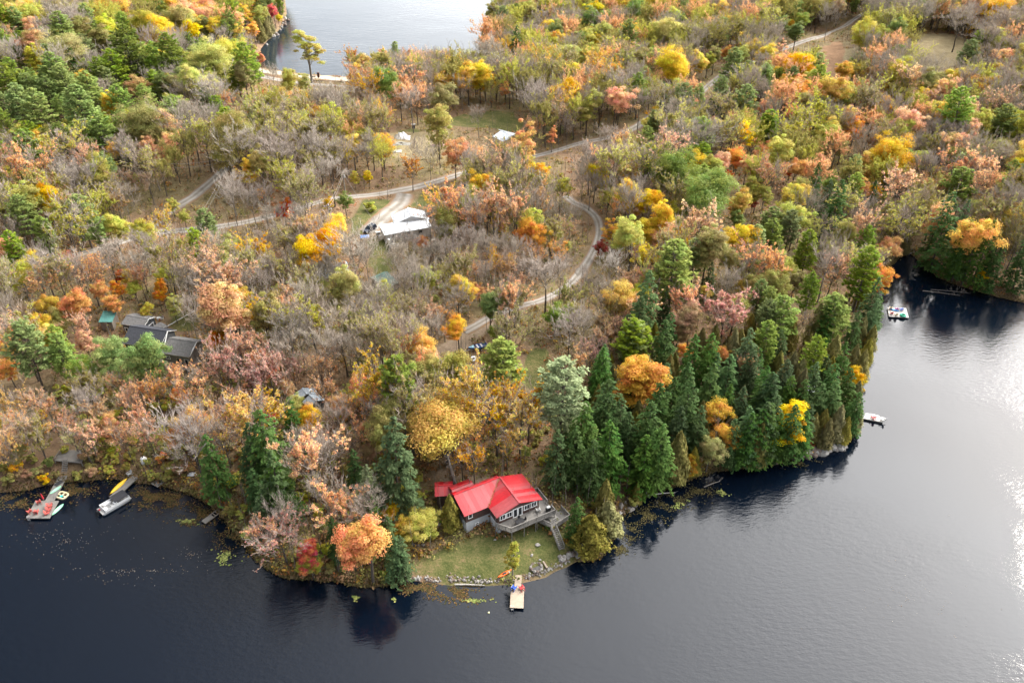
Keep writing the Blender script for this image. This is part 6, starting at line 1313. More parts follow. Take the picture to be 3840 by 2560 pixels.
q = [PZ(*zr(x, y), .5) for x, y in ((368, 140), (450, 132), (440, 88), (365, 82))]; bd = thing('dock', 'small grey square dock at the head of the narrow bay', 'dock', (q[0].x, q[0].y, 0)); deck_boards(bd, [(p.x, p.y) for p in q], .5, .0, DECKW); posts(bd, [(p.x, p.y) for p in q], .45, .14, OLDWOOD)
zs_ = lambda x, y: (3200 + x / 8.4, 1520 + y / 8.4)
q = [PZ(*zs_(x, y), .5) for x, y in ((300, 400), (925, 520), (985, 378), (400, 250))]; pd = thing('dock', 'white-decked dock with dark sides jutting out from the point', 'dock', (q[0].x, q[0].y, 0)); deck_boards(pd, [(p.x, p.y) for p in q], .5, math.atan2((q[1] - q[0]).y, (q[1] - q[0]).x), WDECK); floats(pd, (q[0] + q[3]) / 2, (q[1] + q[2]) / 2, 2.4, .4)
board('paddleboard', up0(PZ(*zs_(580, 300), .6), .52), R(-14), 3.3, .8, WHITE, 'white paddleboard on the dock jutting from the point'); chair(REDP, up0(PZ(*zs_(620, 400), .5), .5), R(200), 'red lawn chair on the dock jutting from the point'); chair(GREYP, up0(PZ(*zs_(925, 470), .5), .5), R(220), 'grey lawn chair at the outer end of the dock on the point')
# wooden footbridge in the gully
a, b = G(3228, 672), G(3252, 712); fb = thing('footbridge', 'narrow wooden footbridge in the shaded gully above the bay', 'bridge', ((a + b) / 2)); a += Zv * .5; b += Zv * .5; dock_strip(fb, a, b, 1.3, (a.z + b.z) / 2, M('brown_plank', (.24, .16, .11), .85, .2, 2)); s_ = (b - a).normalized().cross(Zv) * .6; zm = (a.z + b.z) / 2; railing(fb, [up0(a + s_, zm), up0(b + s_, zm)], .9, OLDWOOD, 1.0)

# ---------------------------------------------------------------- vehicles and boats on land
def suv(loc, rz, label):
    t = thing('car', label, 'car', loc, rz); L, W = 5.0, 1.95; rings = []
    for x, zt, w in ((-2.5, .72, .86), (-2.42, .98, .94), (-1.6, 1.06, .97), (-.2, 1.08, .975), (1.0, 1.06, .97), (1.25, 1.04, .96), (2.3, .96, .93), (2.5, .74, .84)):
        rings.append([(x, -w, .38), (x, -w, zt - .12), (x, -w + .07, zt), (x, w - .07, zt), (x, w, zt - .12), (x, w, .38), (x, w * .8, .28), (x, -w * .8, .28)])
    mb = MB(); mb.loft(rings); body = mb.build('body', PAINT, t, smooth=False)
    mb = MB(); cab = []
    for z_, x0, x1, w in ((1.05, -2.38, 1.15, .93), (1.62, -2.22, .42, .80), (1.76, -2.05, .2, .72)): cab.append([(x0, -w, z_), (x1, -w, z_), (x1, w, z_), (x0, w, z_)])
    mb.loft(cab); mb.build('cabin', PAINT, t)
    def pane(vs): m2 = MB(); m2.add(vs, [(0, 1, 2, 3)]); m2.build('window', GLASS, t)
    pane([(1.135, -.8, 1.1), (1.135, .8, 1.1), (.47, .7, 1.61), (.47, -.7, 1.61)]); pane([(-2.37, .78, 1.12), (-2.37, -.78, 1.12), (-2.245, -.7, 1.6), (-2.245, .7, 1.6)])
    for s in (-1, 1):
        for x0, x1 in ((-2.15, -1.35), (-1.25, -.35), (-.27, .72)): pane([(x0, s * .934, 1.12), (x1, s * .934, 1.12), (min(x1 - .08, .42), s * .822, 1.57), (x0 + .1, s * .822, 1.57)])
        m2 = MB(); m2.box((2.42, s * .66, .78), (.16, .36, .16)); m2.build('headlight', M('lamp_lens', (.7, .72, .75), .15, .05, 2), t); m2 = MB(); m2.box((-2.45, s * .78, .85), (.1, .22, .34)); m2.build('tail_light', REDP, t)
        m2 = MB(); m2.box((.95, s * 1.05, 1.12), (.14, .2, .16)); m2.build('mirror', PAINT, t); m2 = MB(); m2.tube([(-1.9, s * .62, 1.8), (-.1, s * .62, 1.82)], .03, 6); m2.build('roof_rail', STEEL, t)
        for x in (-1.55, 1.5):
            m2 = MB(); m2.tube([(x, s * .72, .37), (x, s * .97, .37)], .37, 14); w = m2.build('wheel', RUBBER, t); m2 = MB(); m2.tube([(x, s * .9, .37), (x, s * .985, .37)], .22, 10); m2.build('rim', STEEL, w)
    m2 = MB(); m2.box((-.9, 0, 1.775), (1.1, .8, .03)); m2.build('sunroof', GLASS, t); m2 = MB(); m2.box((2.5, 0, .62), (.06, .9, .18)); m2.build('grille', BLACK, t)
    return t
zu = lambda x, y: (1340 + x / 8.4, 820 + y / 8.4)
f_, r_ = G(*zu(250, 520)), G(*zu(545, 300)); suv(((f_ + r_) / 2) + Zv * .2, math.atan2((f_ - r_).y, (f_ - r_).x), 'black SUV parked on the gravel beside the white house')
def motorboat(loc, rz, label):
    t = thing('motorboat', label, 'boat', loc, rz); n = 12; out, inn = [], []
    for i in range(n):
        u = i / (n - 1); w = .92 * (1 - max(0, u - .45) ** 2 * 3.1); w = max(w, .04); x = -2.3 + 4.7 * u; k = .95 + .22 * u * u; keel = .35 + .35 * max(0, u - .6) ** 1.5 * 3
        out.append([(x, -w, k), (x, -w * .8, keel + .16), (x, 0, keel), (x, w * .8, keel + .16), (x, w, k), (x, w - .05, k + .03), (x, max(w * .68, 0), keel + .3), (x, -max(w * .68, 0), keel + .3), (x, -w + .05, k + .03)])
    mb = MB(); mb.loft(out); mb.build('hull', M('boat_blue', (.02, .12, .40), .3, .12, 2, spec=.6), t, smooth=False)
    mb = MB(); mb.add([(.9, -.72, 1.06), (2.38, -.03, 1.2), (2.38, .03, 1.2), (.9, .72, 1.06)], [(0, 1, 2, 3)]); mb.build('foredeck', M('pale_blue', (.32, .58, .68), .4, .1, 2), t)
    for x in (.1, -.9): mb = MB(); mb.box((x, 0, .92), (.38, 1.45, .06)); mb.build('bench_seat', WHITE, t)
    mb = MB(); mb.add([(.85, -.7, 1.08), (.7, -.62, 1.42), (.7, .62, 1.42), (.85, .7, 1.08)], [(0, 1, 2, 3)]); mb.build('windshield', GLASS, t); mb = MB(); mb.box((-2.3, 0, 1.0), (.1, 1.7, .5)); mb.build('transom', M('pale_pink_trim', (.5, .36, .42), .5, .1, 2), t)
    mb = MB(); mb.bar((-2.2, -.4, .3), (2.0, -.3, .34), .09, .1); mb.bar((-2.2, .4, .3), (2.0, .3, .34), .09, .1); mb.bar((1.9, 0, .34), (3.6, 0, .32), .1, .1); mb.bar((-.6, -1.0, .28), (-.6, 1.0, .28), .1, .1); mb.build('trailer_frame', STEEL, t)
    for s in (-1, 1): mb = MB(); mb.tube([(-.6, s * .95, .3), (-.6, s * 1.13, .3)], .3, 12); w_ = mb.build('wheel', RUBBER, t); mb = MB(); mb.tube([(-.6, s * 1.0, .3), (-.6, s * 1.14, .3)], .16, 8); mb.build('rim', WHITE, w_)
    return t
zm_ = lambda x, y: (1680 + x / 6.72, 1250 + y / 6.72)
a, b = G(*zm_(545, 450)), G(*zm_(960, 350)); motorboat((a + b) / 2 + Zv * .05, math.atan2((a - b).y, (a - b).x), 'blue open motorboat on a trailer beside the dirt drive')
p = G(*zm_(650, 660)); bx = thing('bean_bag_board', 'leaning white board with round hole on the leafy ground below the motorboat', 'board', p, R(8)); mb = MB(); pts_o = [(-.6, -.75), (.6, -.75), (.6, .75), (-.6, .75)]; hole = [(.3 * math.cos(-2.356 + k * .5236) * 1, .32 * math.sin(-2.356 + k * .5236)) for k in range(12)]
vs = [(x, y, .35 + .25 * y) for x, y in hole]; outer = []
for k in range(12):
    a_ = -2.356 + k * .5236; c_, s_2 = math.cos(a_), math.sin(a_); m_ = min(.6 / max(abs(c_), 1e-6), .75 / max(abs(s_2), 1e-6)); outer.append((c_ * m_, s_2 * m_, .35 + .25 * s_2 * m_))
mb.add(vs + outer, [(k, (k + 1) % 12, 12 + (k + 1) % 12, 12 + k) for k in range(12)]); o = mb.build('board_face', WHITE, bx); sm_ = o.modifiers.new('solid', 'SOLIDIFY'); sm_.thickness = .05; mb = MB(); mb.box((-.45, .6, .22), (.08, .08, .5)); mb.box((.45, .6, .22), (.08, .08, .5)); mb.build('leg', OLDWOOD, bx)
def oldcar(p, rz, mat, label, name='car'):
    t = thing(name, label, 'car', p, rz); mb = MB(); rings = []
    for x, zt, w in ((-2.1, .6, .75), (-2.0, .85, .83), (-1.2, .92, .86), (1.1, .9, .86), (2.0, .78, .82), (2.15, .55, .74)): rings.append([(x, -w, .3), (x, -w, zt - .1), (x, -w + .08, zt), (x, w - .08, zt), (x, w, zt - .1), (x, w, .3)])
    mb.loft(rings); mb.build('body', mat, t); mb = MB(); mb.loft([[(x0, -w, z_), (x1, -w, z_), (x1, w, z_), (x0, w, z_)] for z_, x0, x1, w in ((.9, -1.5, .95, .8), (1.35, -1.1, .3, .66))]); mb.build('cabin', GLASS, t); mb = MB(); mb.box((-.4, 0, 1.37), (1.35, 1.28, .05)); mb.build('roof', mat, t)
    for s in (-1, 1):
        for x in (-1.35, 1.35): mb = MB(); mb.tube([(x, s * .65, .3), (x, s * .87, .3)], .3, 12); mb.build('wheel', RUBBER, t)
oldcar(G(1512, 1306) + Zv * .1, R(-50), M('ice_blue_paint', (.38, .52, .58), .3, .1, 1), 'pale blue car half hidden by the orange maple')
oldcar(G(1718, 752) + Zv * .1, R(100), M('rust_white', (.45, .42, .40), .6, .25, 1), 'derelict white pickup under trees by the collapsed shed')

# ---------------------------------------------------------------- upper lake shore and clearing
p = PZ(1680, 246, 0); bl = thing('boat_lift', 'white canopied boat lift at the edge of the upper lake', 'boat lift', p, R(-25)); mb = MB(); rg = [[(x, -1.7, 2.6), (x, -.9, 3.2), (x, .9, 3.2), (x, 1.7, 2.6), (x, 1.7, 2.5), (x, -1.7, 2.5)] for x in (-3.2, 0, 3.2)]; mb.loft(rg); mb.build('canopy', WHITE, bl)
for x in (-3, 3):
    for y in (-1.6, 1.6): mb = MB(); mb.box((x, y, 1.0), (.12, .12, 3.2)); mb.build('post', STEEL, bl)
p = G(1195, 293); bk = thing('information_board', 'dark brown wooden post board on the causeway beach', 'sign', p); mb = MB(); mb.box((0, 0, 1.4), (1.1, .35, 2.2)); mb.build('panel', M('brown_board', (.07, .035, .03), .8, .2, 2), bk); mb = MB(); mb.box((0, 0, 2.6), (1.5, .8, .12)); mb.build('cap', BROWN, bk); mb = MB(); mb.box((0, 0, .15), (.3, .25, .5)); mb.build('post', OLDWOOD, bk)
p = G(1176, 293); bn = thing('bench', 'low wooden bench on the causeway beach beside the dark board', 'bench', p); mb = MB(); mb.box((0, 0, .45), (2.0, .45, .07)); mb.build('seat', OLDWOOD, bn); mb = MB(); mb.box((0, .25, .75), (2.0, .06, .4)); mb.build('backrest', OLDWOOD, bn)
for s in (-.8, .8): mb = MB(); mb.box((s, 0, .2), (.1, .4, .45)); mb.build('leg', OLDWOOD, bn)
ga_, gb_ = G(1172, 307), G(1305, 311); gr2 = thing('guard_rail', 'low wooden guard rail between the causeway road and beach', 'guard rail', ga_); vv = gb_ - ga_; mb = MB(); mb.bar(Vector((0, 0, .6)), vv + Vector((0, 0, .6)), .12, .3); mb.build('rail', OLDWOOD, gr2)
for k in range(9): mb = MB(); q_ = vv * (k / 8); mb.box((q_.x, q_.y, q_.z + .3), (.18, .18, .8)); mb.build('post', OLDWOOD, gr2)
p = G(1551, 482); bn2 = thing('wheelbarrow', 'dark blue upended wheelbarrow with pale tray in the clearing', 'wheelbarrow', p, R(20)); mb = MB(); mb.loft([[(-.5, -.35, 1.3), (.5, -.35, 1.3), (.5, .35, 1.3), (-.5, .35, 1.3)], [(-.8, -.5, 1.75), (.9, -.5, 1.75), (.9, .5, 1.75), (-.8, .5, 1.75)]]); mb.build('tray', GREYP, bn2); mb = MB(); mb.box((0, 0, .65), (.9, .7, 1.3)); mb.build('base', M('navy', (.015, .025, .08), .6, .15, 2), bn2)
def tarp(px, w, h, hgt, seed, mat, label):
    p = G(*px); t = thing('tarp', label, 'tarp', p); tarp_mesh(w, h, hgt, seed, mat).build('sheet', mat, t); r_ = random.Random(seed)
    for k in range(3): mb = MB(); mb.box((r_.uniform(-w / 3, w / 3), -h * .45, .12), (.4, .3, .25), r_.uniform(0, 3)); mb.build('weight', STONE, t)
tarp((1508, 517), 6.0, 4.5, 2.4, 5, WHITE, 'large crumpled white tarp over a heap in the clearing'); tarp((1495, 540), 9.0, 3.0, .9, 6, M('grey_tarp', (.34, .33, .29), .8, .25, 1), 'long grey tarp trailing below the white heap'); tarp((1480, 567), 5, 2.5, .4, 7, M('pale_sheet', (.5, .5, .44), .8, .2, 1), 'flat pale sheet on the ground below the heap'); tarp((1643, 547), 5.5, 3.2, 1.2, 8, M('pink_tarp', (.42, .27, .25), .8, .2, 1), 'dusty pink tarp over a mound in the clearing')

# ---------------------------------------------------------------- poles and wires
POLES = []
def pole(px, h, label, lamp=False, trans=False):
    p = G(*px); t = thing('utility_pole', label, 'utility pole', p, R(trng.uniform(-20, 40))); mb = MB(); mb.tube([(0, 0, -.4), (0, 0, h)], [.2, .13], 8); mb.build('pole_shaft', M('pole_wood', (.27, .24, .21), .9, .25, 2), t)
    mb = MB(); mb.bar((-1.1, .16, h - .7), (1.1, .16, h - .7), .12, .12); mb.build('crossarm', OLDWOOD, t)
    for x in (-1, -.4, .4, 1): mb = MB(); mb.tube([(x, .16, h - .64), (x, .16, h - .4)], .06, 6); mb.build('insulator', WHITE, t)
    if trans: mb = MB(); mb.tube([(.35, -.05, h - 2.2), (.35, -.05, h - 1.2)], .28, 10); mb.build('transformer', GREYP, t)
    if lamp: mb = MB(); mb.tube([(0, 0, h - 2.0), (.9, 0, h - 1.7)], .05, 6); mb.build('lamp_arm', STEEL, t); mb = MB(); mb.tube([(.95, 0, h - 1.95), (.95, 0, h - 1.65)], [.2, .1], 10); mb.build('lamp_head', WHITE, t)
    POLES.append(p + Vector((0, 0, h - .4))); return p
pole((600, 716), 10, 'slim grey utility pole above the side road'); pole((866, 722), 9, 'utility pole on the bank at the side road bend'); pole((1244, 880), 10, 'tall utility pole with a lamp arm near the white house', lamp=True); pole((1297, 740), 9, 'utility pole with transformer behind the roadside bush', trans=True); pole((977, 292), 9, 'utility pole at the end of the causeway'); pole((244, 812), 10, 'utility pole under the golden maple by the road'); pole((424, 636), 9, 'utility pole leaning over the rocky hillside'); pole((1207, 372), 8, 'pale utility pole below the causeway road')
WIRE = M('wire', (.30, .29, .27), .6, .1, 2)
def wire(a, b, sag, label):
    t = thing('power_line', label, 'power line', a); mb = MB(); v = b - a
    mb.tube([v * k_ + Vector((0, 0, -4 * sag * k_ * (1 - k_))) for k_ in [i / 14 for i in range(15)]], .035, 4); mb.build('cable', WIRE, t)
P_ = POLES
for dx, lb in ((0, 'upper'), (1.2, 'lower')):
    o_ = Vector((0, 0, -dx))
    wire(P_[0] + o_, P_[5] + o_, .9, '%s cable from the slim grey pole to the golden maple' % lb); wire(P_[0] + o_, P_[1] + Vector((0, 0, 3)) + o_, 1.0, '%s cable across the side road bend' % lb); wire(P_[3] + o_, P_[2] + o_, .8, '%s cable between the two poles near the white house' % lb)
    wire(P_[1] + o_, G(770, 850) + Vector((dx, 0, 5)), .5, '%s service cable dropping over the road junction' % lb)
wire(P_[3], F1['front'][0] + Vector((0, 0, 3.2)), .6, 'service cable running down to the white house')
wire(F1['front'][0] + Vector((0, 0, 3.0)), G(1480, 1050) + Vector((0, 0, 3.5)), .6, 'cable from the white house to the green-roofed shed')

# ---------------------------------------------------------------- stones on the shore
def rock_mesh(seed):
    r_ = np.random.RandomState(seed); mb = MB(); rings = []
    for z_, q_ in ((-.35, .55), (-.1, .95), (.2, .85), (.4, .4)): rings.append([(q_ * math.cos(k * .898) * r_.uniform(.75, 1.2) * .6, q_ * math.sin(k * .898) * r_.uniform(.75, 1.2) * .5, z_ * r_.uniform(.7, 1.2)) for k in range(7)])
    return mb.loft(rings).mesh('shore_rock', [STONE, M('pale_stone', (.30, .28, .255), .9, .3, 1.4, .4), M('brown_stone', (.15, .115, .095), .9, .35, 1.4, .4)][seed % 3])
ROCKS = [rock_mesh(i) for i in range(9)]; rr_ = random.Random(21)
def rocks(path, n, spread, smin, smax, label, group):
    pts = [PZ(*p, .2) for p in path]; L = [(pts[i + 1] - pts[i]).length for i in range(len(pts) - 1)]; T = sum(L)
    for i in range(n):
        u = rr_.uniform(0, T); k = 0
        while u > L[k] and k < len(L) - 1: u -= L[k]; k += 1
        p = pts[k] + (pts[k + 1] - pts[k]) * (u / L[k]); p.x += rr_.gauss(0, spread * .5); p.y += abs(rr_.gauss(0, spread)) - spread * .3; s = rr_.uniform(smin, smax); z_ = max(float(hz(p.x, p.y)), -.05) + s * .12
        tag(link('shore_rock', ROCKS[rr_.randrange(9)], None, (p.x, p.y, z_), (rr_.uniform(-.2, .2), rr_.uniform(-.2, .2), rr_.uniform(0, 6.28)), s), label, 'rock', group)
rocks([(1440, 2178), (1540, 2172), (1640, 2176), (1760, 2182), (1880, 2180), (1930, 2178)], 120, .6, .2, .6, 'rough grey stone in the rubble edge along the cottage lawn', 'shore stones along the cottage lawn')
rocks([(1965, 2172), (2040, 2150), (2090, 2125), (2130, 2105)], 90, .5, .2, .55, 'rough stone in the rubble bank between the new dock and stairs', 'shore stones by the new dock')
rocks([(2100, 2105), (2130, 2095), (2170, 2080), (2180, 2060)], 20, .5, .6, 1.2, 'large flat stone slab on the shore below the cedars', 'large slabs below the cedars')
rocks([(2330, 1930), (2380, 1885), (2440, 1845)], 26, .8, .5, 1.3, 'stone at the shaded water edge below the hemlocks', 'stones below the hemlocks')
rocks([(2900, 1735), (2990, 1718), (3080, 1698), (3160, 1675)], 34, .7, .8, 2.2, 'grey ledge boulder at the tip of the wooded point', 'boulders on the point')
rocks([(1000, 168), (1030, 135), (1060, 110), (1072, 70)], 18, 1.5, 1.2, 3.0, 'pale boulder on the headland shore of the upper lake', 'boulders on the headland')
rocks([(1520, 2066), (1560, 2066), (1600, 2062)], 16, .25, .4, .8, 'stone in the low garden wall at the lawn edge', 'stones of the low garden wall')
for x, y, s, lb in ((930, 680, .9, 'flat pale stone on the lawn below the viewing deck'), (885, 765, .6, 'small upright pale stone on the lawn near the sapling'), (952, 806, .5, 'square pale block on the lawn near the fire ring'), (575, 636, .5, 'flat stone at the corner of the cottage basement'), (655, 607, .5, 'flat stone under the cottage deck rail'), (90, 490, 1.6, 'broad pale stepping stone in the thicket beside the cottage'), (140, 468, 1.1, 'round pale stone in the thicket beside the cottage'), (1268, 775, 1.1, 'squared pale block at the shore below the cedars')):
    p = G(*zp(x, y)); tag(link('yard_stone', ROCKS[1 + 3 * (int(s * 10) % 2)], None, p + Zv * .12, (0, 0, s * 7), (s, s * .9, s * .7)), lb, 'stone')
p = G(*zp(995, 852)); pk = thing('plank_bench', 'single pale plank bench beside the fire ring', 'bench', p, R(-65)); mb = MB(); mb.box((0, 0, .38), (1.6, .32, .07)); mb.build('seat', DECKN, pk)
for s in (-.6, .6): mb = MB(); mb.box((s, 0, .17), (.25, .28, .35)); mb.build('leg', OLDWOOD, pk)
p = G(*zp(920, 868)); fr_ = thing('fire_ring', 'ring of stones around ashes on the cottage lawn', 'fire pit', p); mb = MB(); mb.prism([(.8 * math.cos(k * .5236), .8 * math.sin(k * .5236)) for k in range(12)], .0, .06); mb.build('ash_bed', M('ash', (.10, .095, .09), .95, .4, 5), fr_)
for k in range(14): link('ring_stone', ROCKS[k % 9], fr_, (1.0 * math.cos(k * .449), 1.0 * math.sin(k * .449), .1), (0, 0, k), .45 + .1 * (k % 3))
# fallen logs
def log(p0, p1, r0, mat, label, tw=4):
    a, b = PZ(*p0, .12), PZ(*p1, .2); t = thing('fallen_log', label, 'log', a); v = b - a; mb = MB(); mb.tube([Vector((0, 0, 0)), v * .5 + Vector((0, 0, .12)), v], [r0, r0 * .8, r0 * .45], 8); mb.build('log_stem', mat, t); r_ = random.Random(int(p0[0]))
    mb = MB()
    for k in range(tw): q_ = v * r_.uniform(.4, 1); mb.tube([q_, q_ + Vector((r_.uniform(-1, 1), r_.uniform(-1, 1), r_.uniform(.2, .9)))], [r0 * .3, .02], 5)
    mb.build('branch_stubs', mat, t)
log((1705, 2190), (1818, 2194), .16, MAT_BARK_PALE, 'pale straight log floating along the cottage shore', 2); log((2437, 1854), (2532, 1846), .17, MAT_BARK_PALE, 'pale log lying in the shaded water below the hemlocks', 3); log((3460, 1090), (3600, 1108), .12, MAT_BARK_GREY, 'bleached branchy log in the dark water of the bay', 8); log((3490, 1085), (3640, 1100), .09, MAT_BARK_GREY, 'thinner bleached branch in the dark water of the bay', 9); log((2640, 1825), (2700, 1803), .12, MAT_BARK_GREY, 'short grey log in the lily pads off the point', 3)
# white chairs on the lake house deck
for x, y, lb in ((735, 662, 'white tub chair on the lake house deck under the green maple'), (808, 645, 'white round chair with dark cushion on the lake house deck'), (795, 690, 'white low chair at the lake house deck rail')): chair(WHITE, up0(PZ(*z4(x, y), zd), zd), R(30), lb)
for x, y, lb in ((722, 168, 'white boxy scrap pile beside the small garage'),):
    p = G(*z4(x, y)); t = thing('scrap_pile', lb, 'scrap', p); mb = MB(); mb.box((0, 0, .3), (1.6, .8, .6), .3); mb.build('crate', WHITE, t); mb = MB(); mb.box((.4, .3, .75), (1.2, .5, .2), -.4); mb.build('board', OLDWOOD, t)
p = G(642, 1036); t = thing('barrel', 'small white barrel standing in the wood above the lake house', 'barrel', p); mb = MB(); mb.tube([(0, 0, 0), (0, 0, .5), (0, 0, 1.1)], [.36, .42, .36], 10); mb.build('drum', WHITE, t); mb = MB(); mb.tube([(0, 0, 1.1), (0, 0, 1.14)], .38, 10); mb.build('lid', GREYP, t)
# ---------------------------------------------------------------- the rest of the wood
PROTECT += [(980, 255, 1320, 335), (1480, 470, 1610, 580), (1660, 410, 1960, 500), (1960, 1290, 2110, 1450), (1680, 1270, 1850, 1370), (1340, 740, 1480, 800)]
def along(pts, x0, x1, step=36):
    out = []
    for (ax_, ay_), (bx2, by2) in zip(pts[:-1], pts[1:]):
        k = max(1, int(math.hypot(bx2 - ax_, by2 - ay_) / step))
        out += [(ax_ + (bx2 - ax_) * t_ / k, ay_ + (by2 - ay_) * t_ / k) for t_ in range(k)]
    return [p for p in out if x0 <= p[0] <= x1]
VIS = along(R1, 440, 500) + along(R1, 600, 1000) + along(R1, 1290, 1740) + along(R1, 1990, 2270) + along(R1, 2320, 2400) + along(R1, 2625, 2700) + along(R1, 2940, 3200) + along(R2, 600, 820) + along(R4, 2020, 2260)
PROTECT += [(1000, 70, 1300, 285), (1340, 40, 1790, 195), (1960, 1290, 2200, 1460), (3420, 150, 3600, 235), (3085, 185, 3150, 290)]
for x, y in VIS: PROTECT.append((x - 24, y - 10, x + 24, y + 8))
PROT = np.array(PROTECT); HERO = np.array(TREES); nh = len(HERO)
hc = np.array([to_px(t[0], t[1], t[2] + t[4] * .62)[:2] for t in TREES]); hs_px = FPX / to_px(HERO[:, 0], HERO[:, 1], HERO[:, 2])[2] * HERO[:, 3]
hb_y = to_px(HERO[:, 0], HERO[:, 1], HERO[:, 2])[1]
solid_ = np.array([k not in 'BSU' for k in TKIND])
def clear_at(x, y):
    ix = int(np.clip(np.searchsorted(xs, x), 0, len(xs) - 1)); iy = int(np.clip(np.searchsorted(ys, y), 0, len(ys) - 1)); return CLEAR[iy, ix]
MIX = {  # share of kinds by part of the wood
 'pines': 'P P P P P P P M:ol M:gy M:gy B M:ye', 'bare': 'B B B B B B B S:so S:ol S:ol S:go S:gy M:ol M:go M:ye M:gy', 'olive': 'B B B S:ol S:gy S:so M:gy M:gy M:gy M:ol M:ol M:so M:go M:ye P P',
 'mixed': 'M:so M:go M:gy M:gy M:gy M:ol M:ye M:ye S:so S:ol B P M:or S:gy M:gr', 'hemlock': 'H H H H H H H C', 'bank': 'S:so S:so S:ol B B S:go M:so M:ol U:ol U:gy S:go', 'far': 'B B B B B S:so S:ol S:gy S:ol M:gy M:gy M:ye M:so M:go M:ol M:ye P P M:gr', 'right': 'B B B B S:so S:ol S:gy M:gy M:gy M:go M:so P M:ol M:ye S:ol'}
def region(px, py):
    if 2230 < px < 3340 and 1290 < py: return 'hemlock'
    if px < 960 and 180 < py < 640: return 'pines'
    if px < 900 and py > 1440: return 'bank'
    if py > 1440: return 'bank'
    if px < 760 and py > 980: return 'mixed' if px < 350 else 'olive'
    if 2380 < px < 3330 and 430 < py: return 'mixed'
    if px > 3280 and py > 430: return 'right'
    if py < 300 and px > 2000: return 'far'
    if py < 260: return 'olive'
    if 700 < px < 2400: return 'bare'
    return 'olive'
frng = random.Random(11); FX = [t[0] for t in TREES]; FY = [t[1] for t in TREES]; FW = [t[3] for t in TREES]
TX, TY, TW = np.array(FX + [0] * 6000, float), np.array(FY + [0] * 6000, float), np.array(FW + [0] * 6000, float); nt = nh
counts = {}
for t in [o for o in COL.objects if o.get('category')]: counts[t.name.split('.')[0]] = counts.get(t.name.split('.')[0], 0) + 1
CAND = []; placed = 0
for it in range(90000):
    # spread candidates evenly over the ground in view
    px, py = frng.uniform(-120, 3960), frng.uniform(-40, 2200)
    d = ray(px, py); 
    if d.z > -0.12: continue
    y_ = frng.uniform(95, 640); x_ = frng.uniform(-0.75, .75) * y_
    zz = float(hz(x_, y_))
    if zz < .25 or clear_at(x_, y_): continue
    bx_, by_, dep = to_px(x_, y_, zz)
    if not (-150 < bx_ < 3990 and -20 < by_ < 2250): continue
    if np.any((RP[:, 0] - x_) ** 2 + (RP[:, 1] - y_) ** 2 < (RW / 2 + 1.0) ** 2): continue
    rg = region(bx_, by_); spec = frng.choice(MIX[rg].split()); kind, _, colour = spec.partition(':'); colour = colour or DEFC.get(kind, 'ol')
    W = {'P': 11.5, 'H': 8.5, 'C': 4.2, 'M': 11, 'S': 11, 'B': 11, 'U': 2.6, 'T': 5.5}[kind] * frng.uniform(.65, 1.2); H = W * RATIO[kind] * frng.uniform(.9, 1.15)
    if kind == 'P': H = min(max(H, 13), 24)
    if kind in 'BS': H = min(max(H, 11), 19)
    if kind == 'M': H = min(H, 20)
    dd = (TX[:nt] - x_) ** 2 + (TY[:nt] - y_) ** 2
    if np.any(dd < ((TW[:nt] + W) * {'U': .15, 'B': .34}.get(kind, .25)) ** 2): continue
    s = FPX / dep; ty = to_px(x_, y_, zz + H)[1]; w2 = W * s * .5
    if np.any((PROT[:, 0] < bx_ + w2 * .8) & (PROT[:, 2] > bx_ - w2 * .8) & (PROT[:, 1] < by_) & (PROT[:, 3] > ty)): continue
    m_ = (hb_y < by_ - 4) & (np.abs(hc[:, 0] - bx_) < (hs_px * .32 + w2)) & (hc[:, 1] + hs_px * .25 > ty) & (hc[:, 1] - hs_px * .4 < by_)
    if kind != 'U' and np.any(m_ & solid_ & (hs_px > 28)) and not (kind in 'BS' and frng.random() < (.35 if rg == 'bank' else .15)): continue
    nm = kname(kind, colour)
    CAND.append((W * s, kind, colour, x_, y_, zz, W, H, bx_, by_ - H * s * .5, nm))
    TX[nt], TY[nt], TW[nt] = x_, y_, W; nt += 1; placed += 1
# the largest in view stand as single trees, at most about 300 of a kind; the rest is distant wood
FAR = {}
for c in sorted(CAND, key=lambda c: -c[0]):
    if counts.get(c[10], 0) < 295 and not (c[1] == 'B' and c[0] < 60):
        counts[c[10]] = counts.get(c[10], 0) + 1; plant(c[1], c[2], Vector((c[3], c[4], c[5] - .1)), c[6], c[7], c[8], c[9])
    else: FAR.setdefault((c[1], c[2]), []).append(c)
print('TREES heroes', nh, 'placed', placed, 'far', {k: len(v) for k, v in FAR.items()}, counts)

# ---------------------------------------------------------------- labels: tie each tree to the landmark it stands by
import re
def short_name(lb):
    return re.split(r" (?:in|at|on|beside|behind|above|right|below|among|with|leaning|overlapping|hiding|outside|standing|alone|against|next|near|out|overhanging|across|under|along|between|lying|and|tucked|parked|towering|almost|screened|half|from|running|dropping|of|by|moored|floating|jutting|drawn|over|around|trailing|joining)\b|,", lb)[0]
marks = {}
for o in list(COL.objects):
    lb = o.get('label')
    if lb and o.parent is None and not o.get('group') and not o.get('kind') and o.get('category') not in ('power line', 'chair', 'stone', 'rock', 'mat', 'tarp', 'log'):
        marks.setdefault(short_name(lb), []).append(o)
AUTO_N = {'%s %s' % (CWORD[c], (SPN[SPECIES[c]][2] if k == 'M' else KPH[k])) for o, k, c, a in TOBJ if a}
MK = [(nm, L[0].location.x, L[0].location.y) for nm, L in marks.items() if len(L) == 1 and 2 < len(nm.split()) < 8 and nm not in AUTO_N]
MX, MY = np.array([m_[1] for m_ in MK]), np.array([m_[2] for m_ in MK])
byg = {}
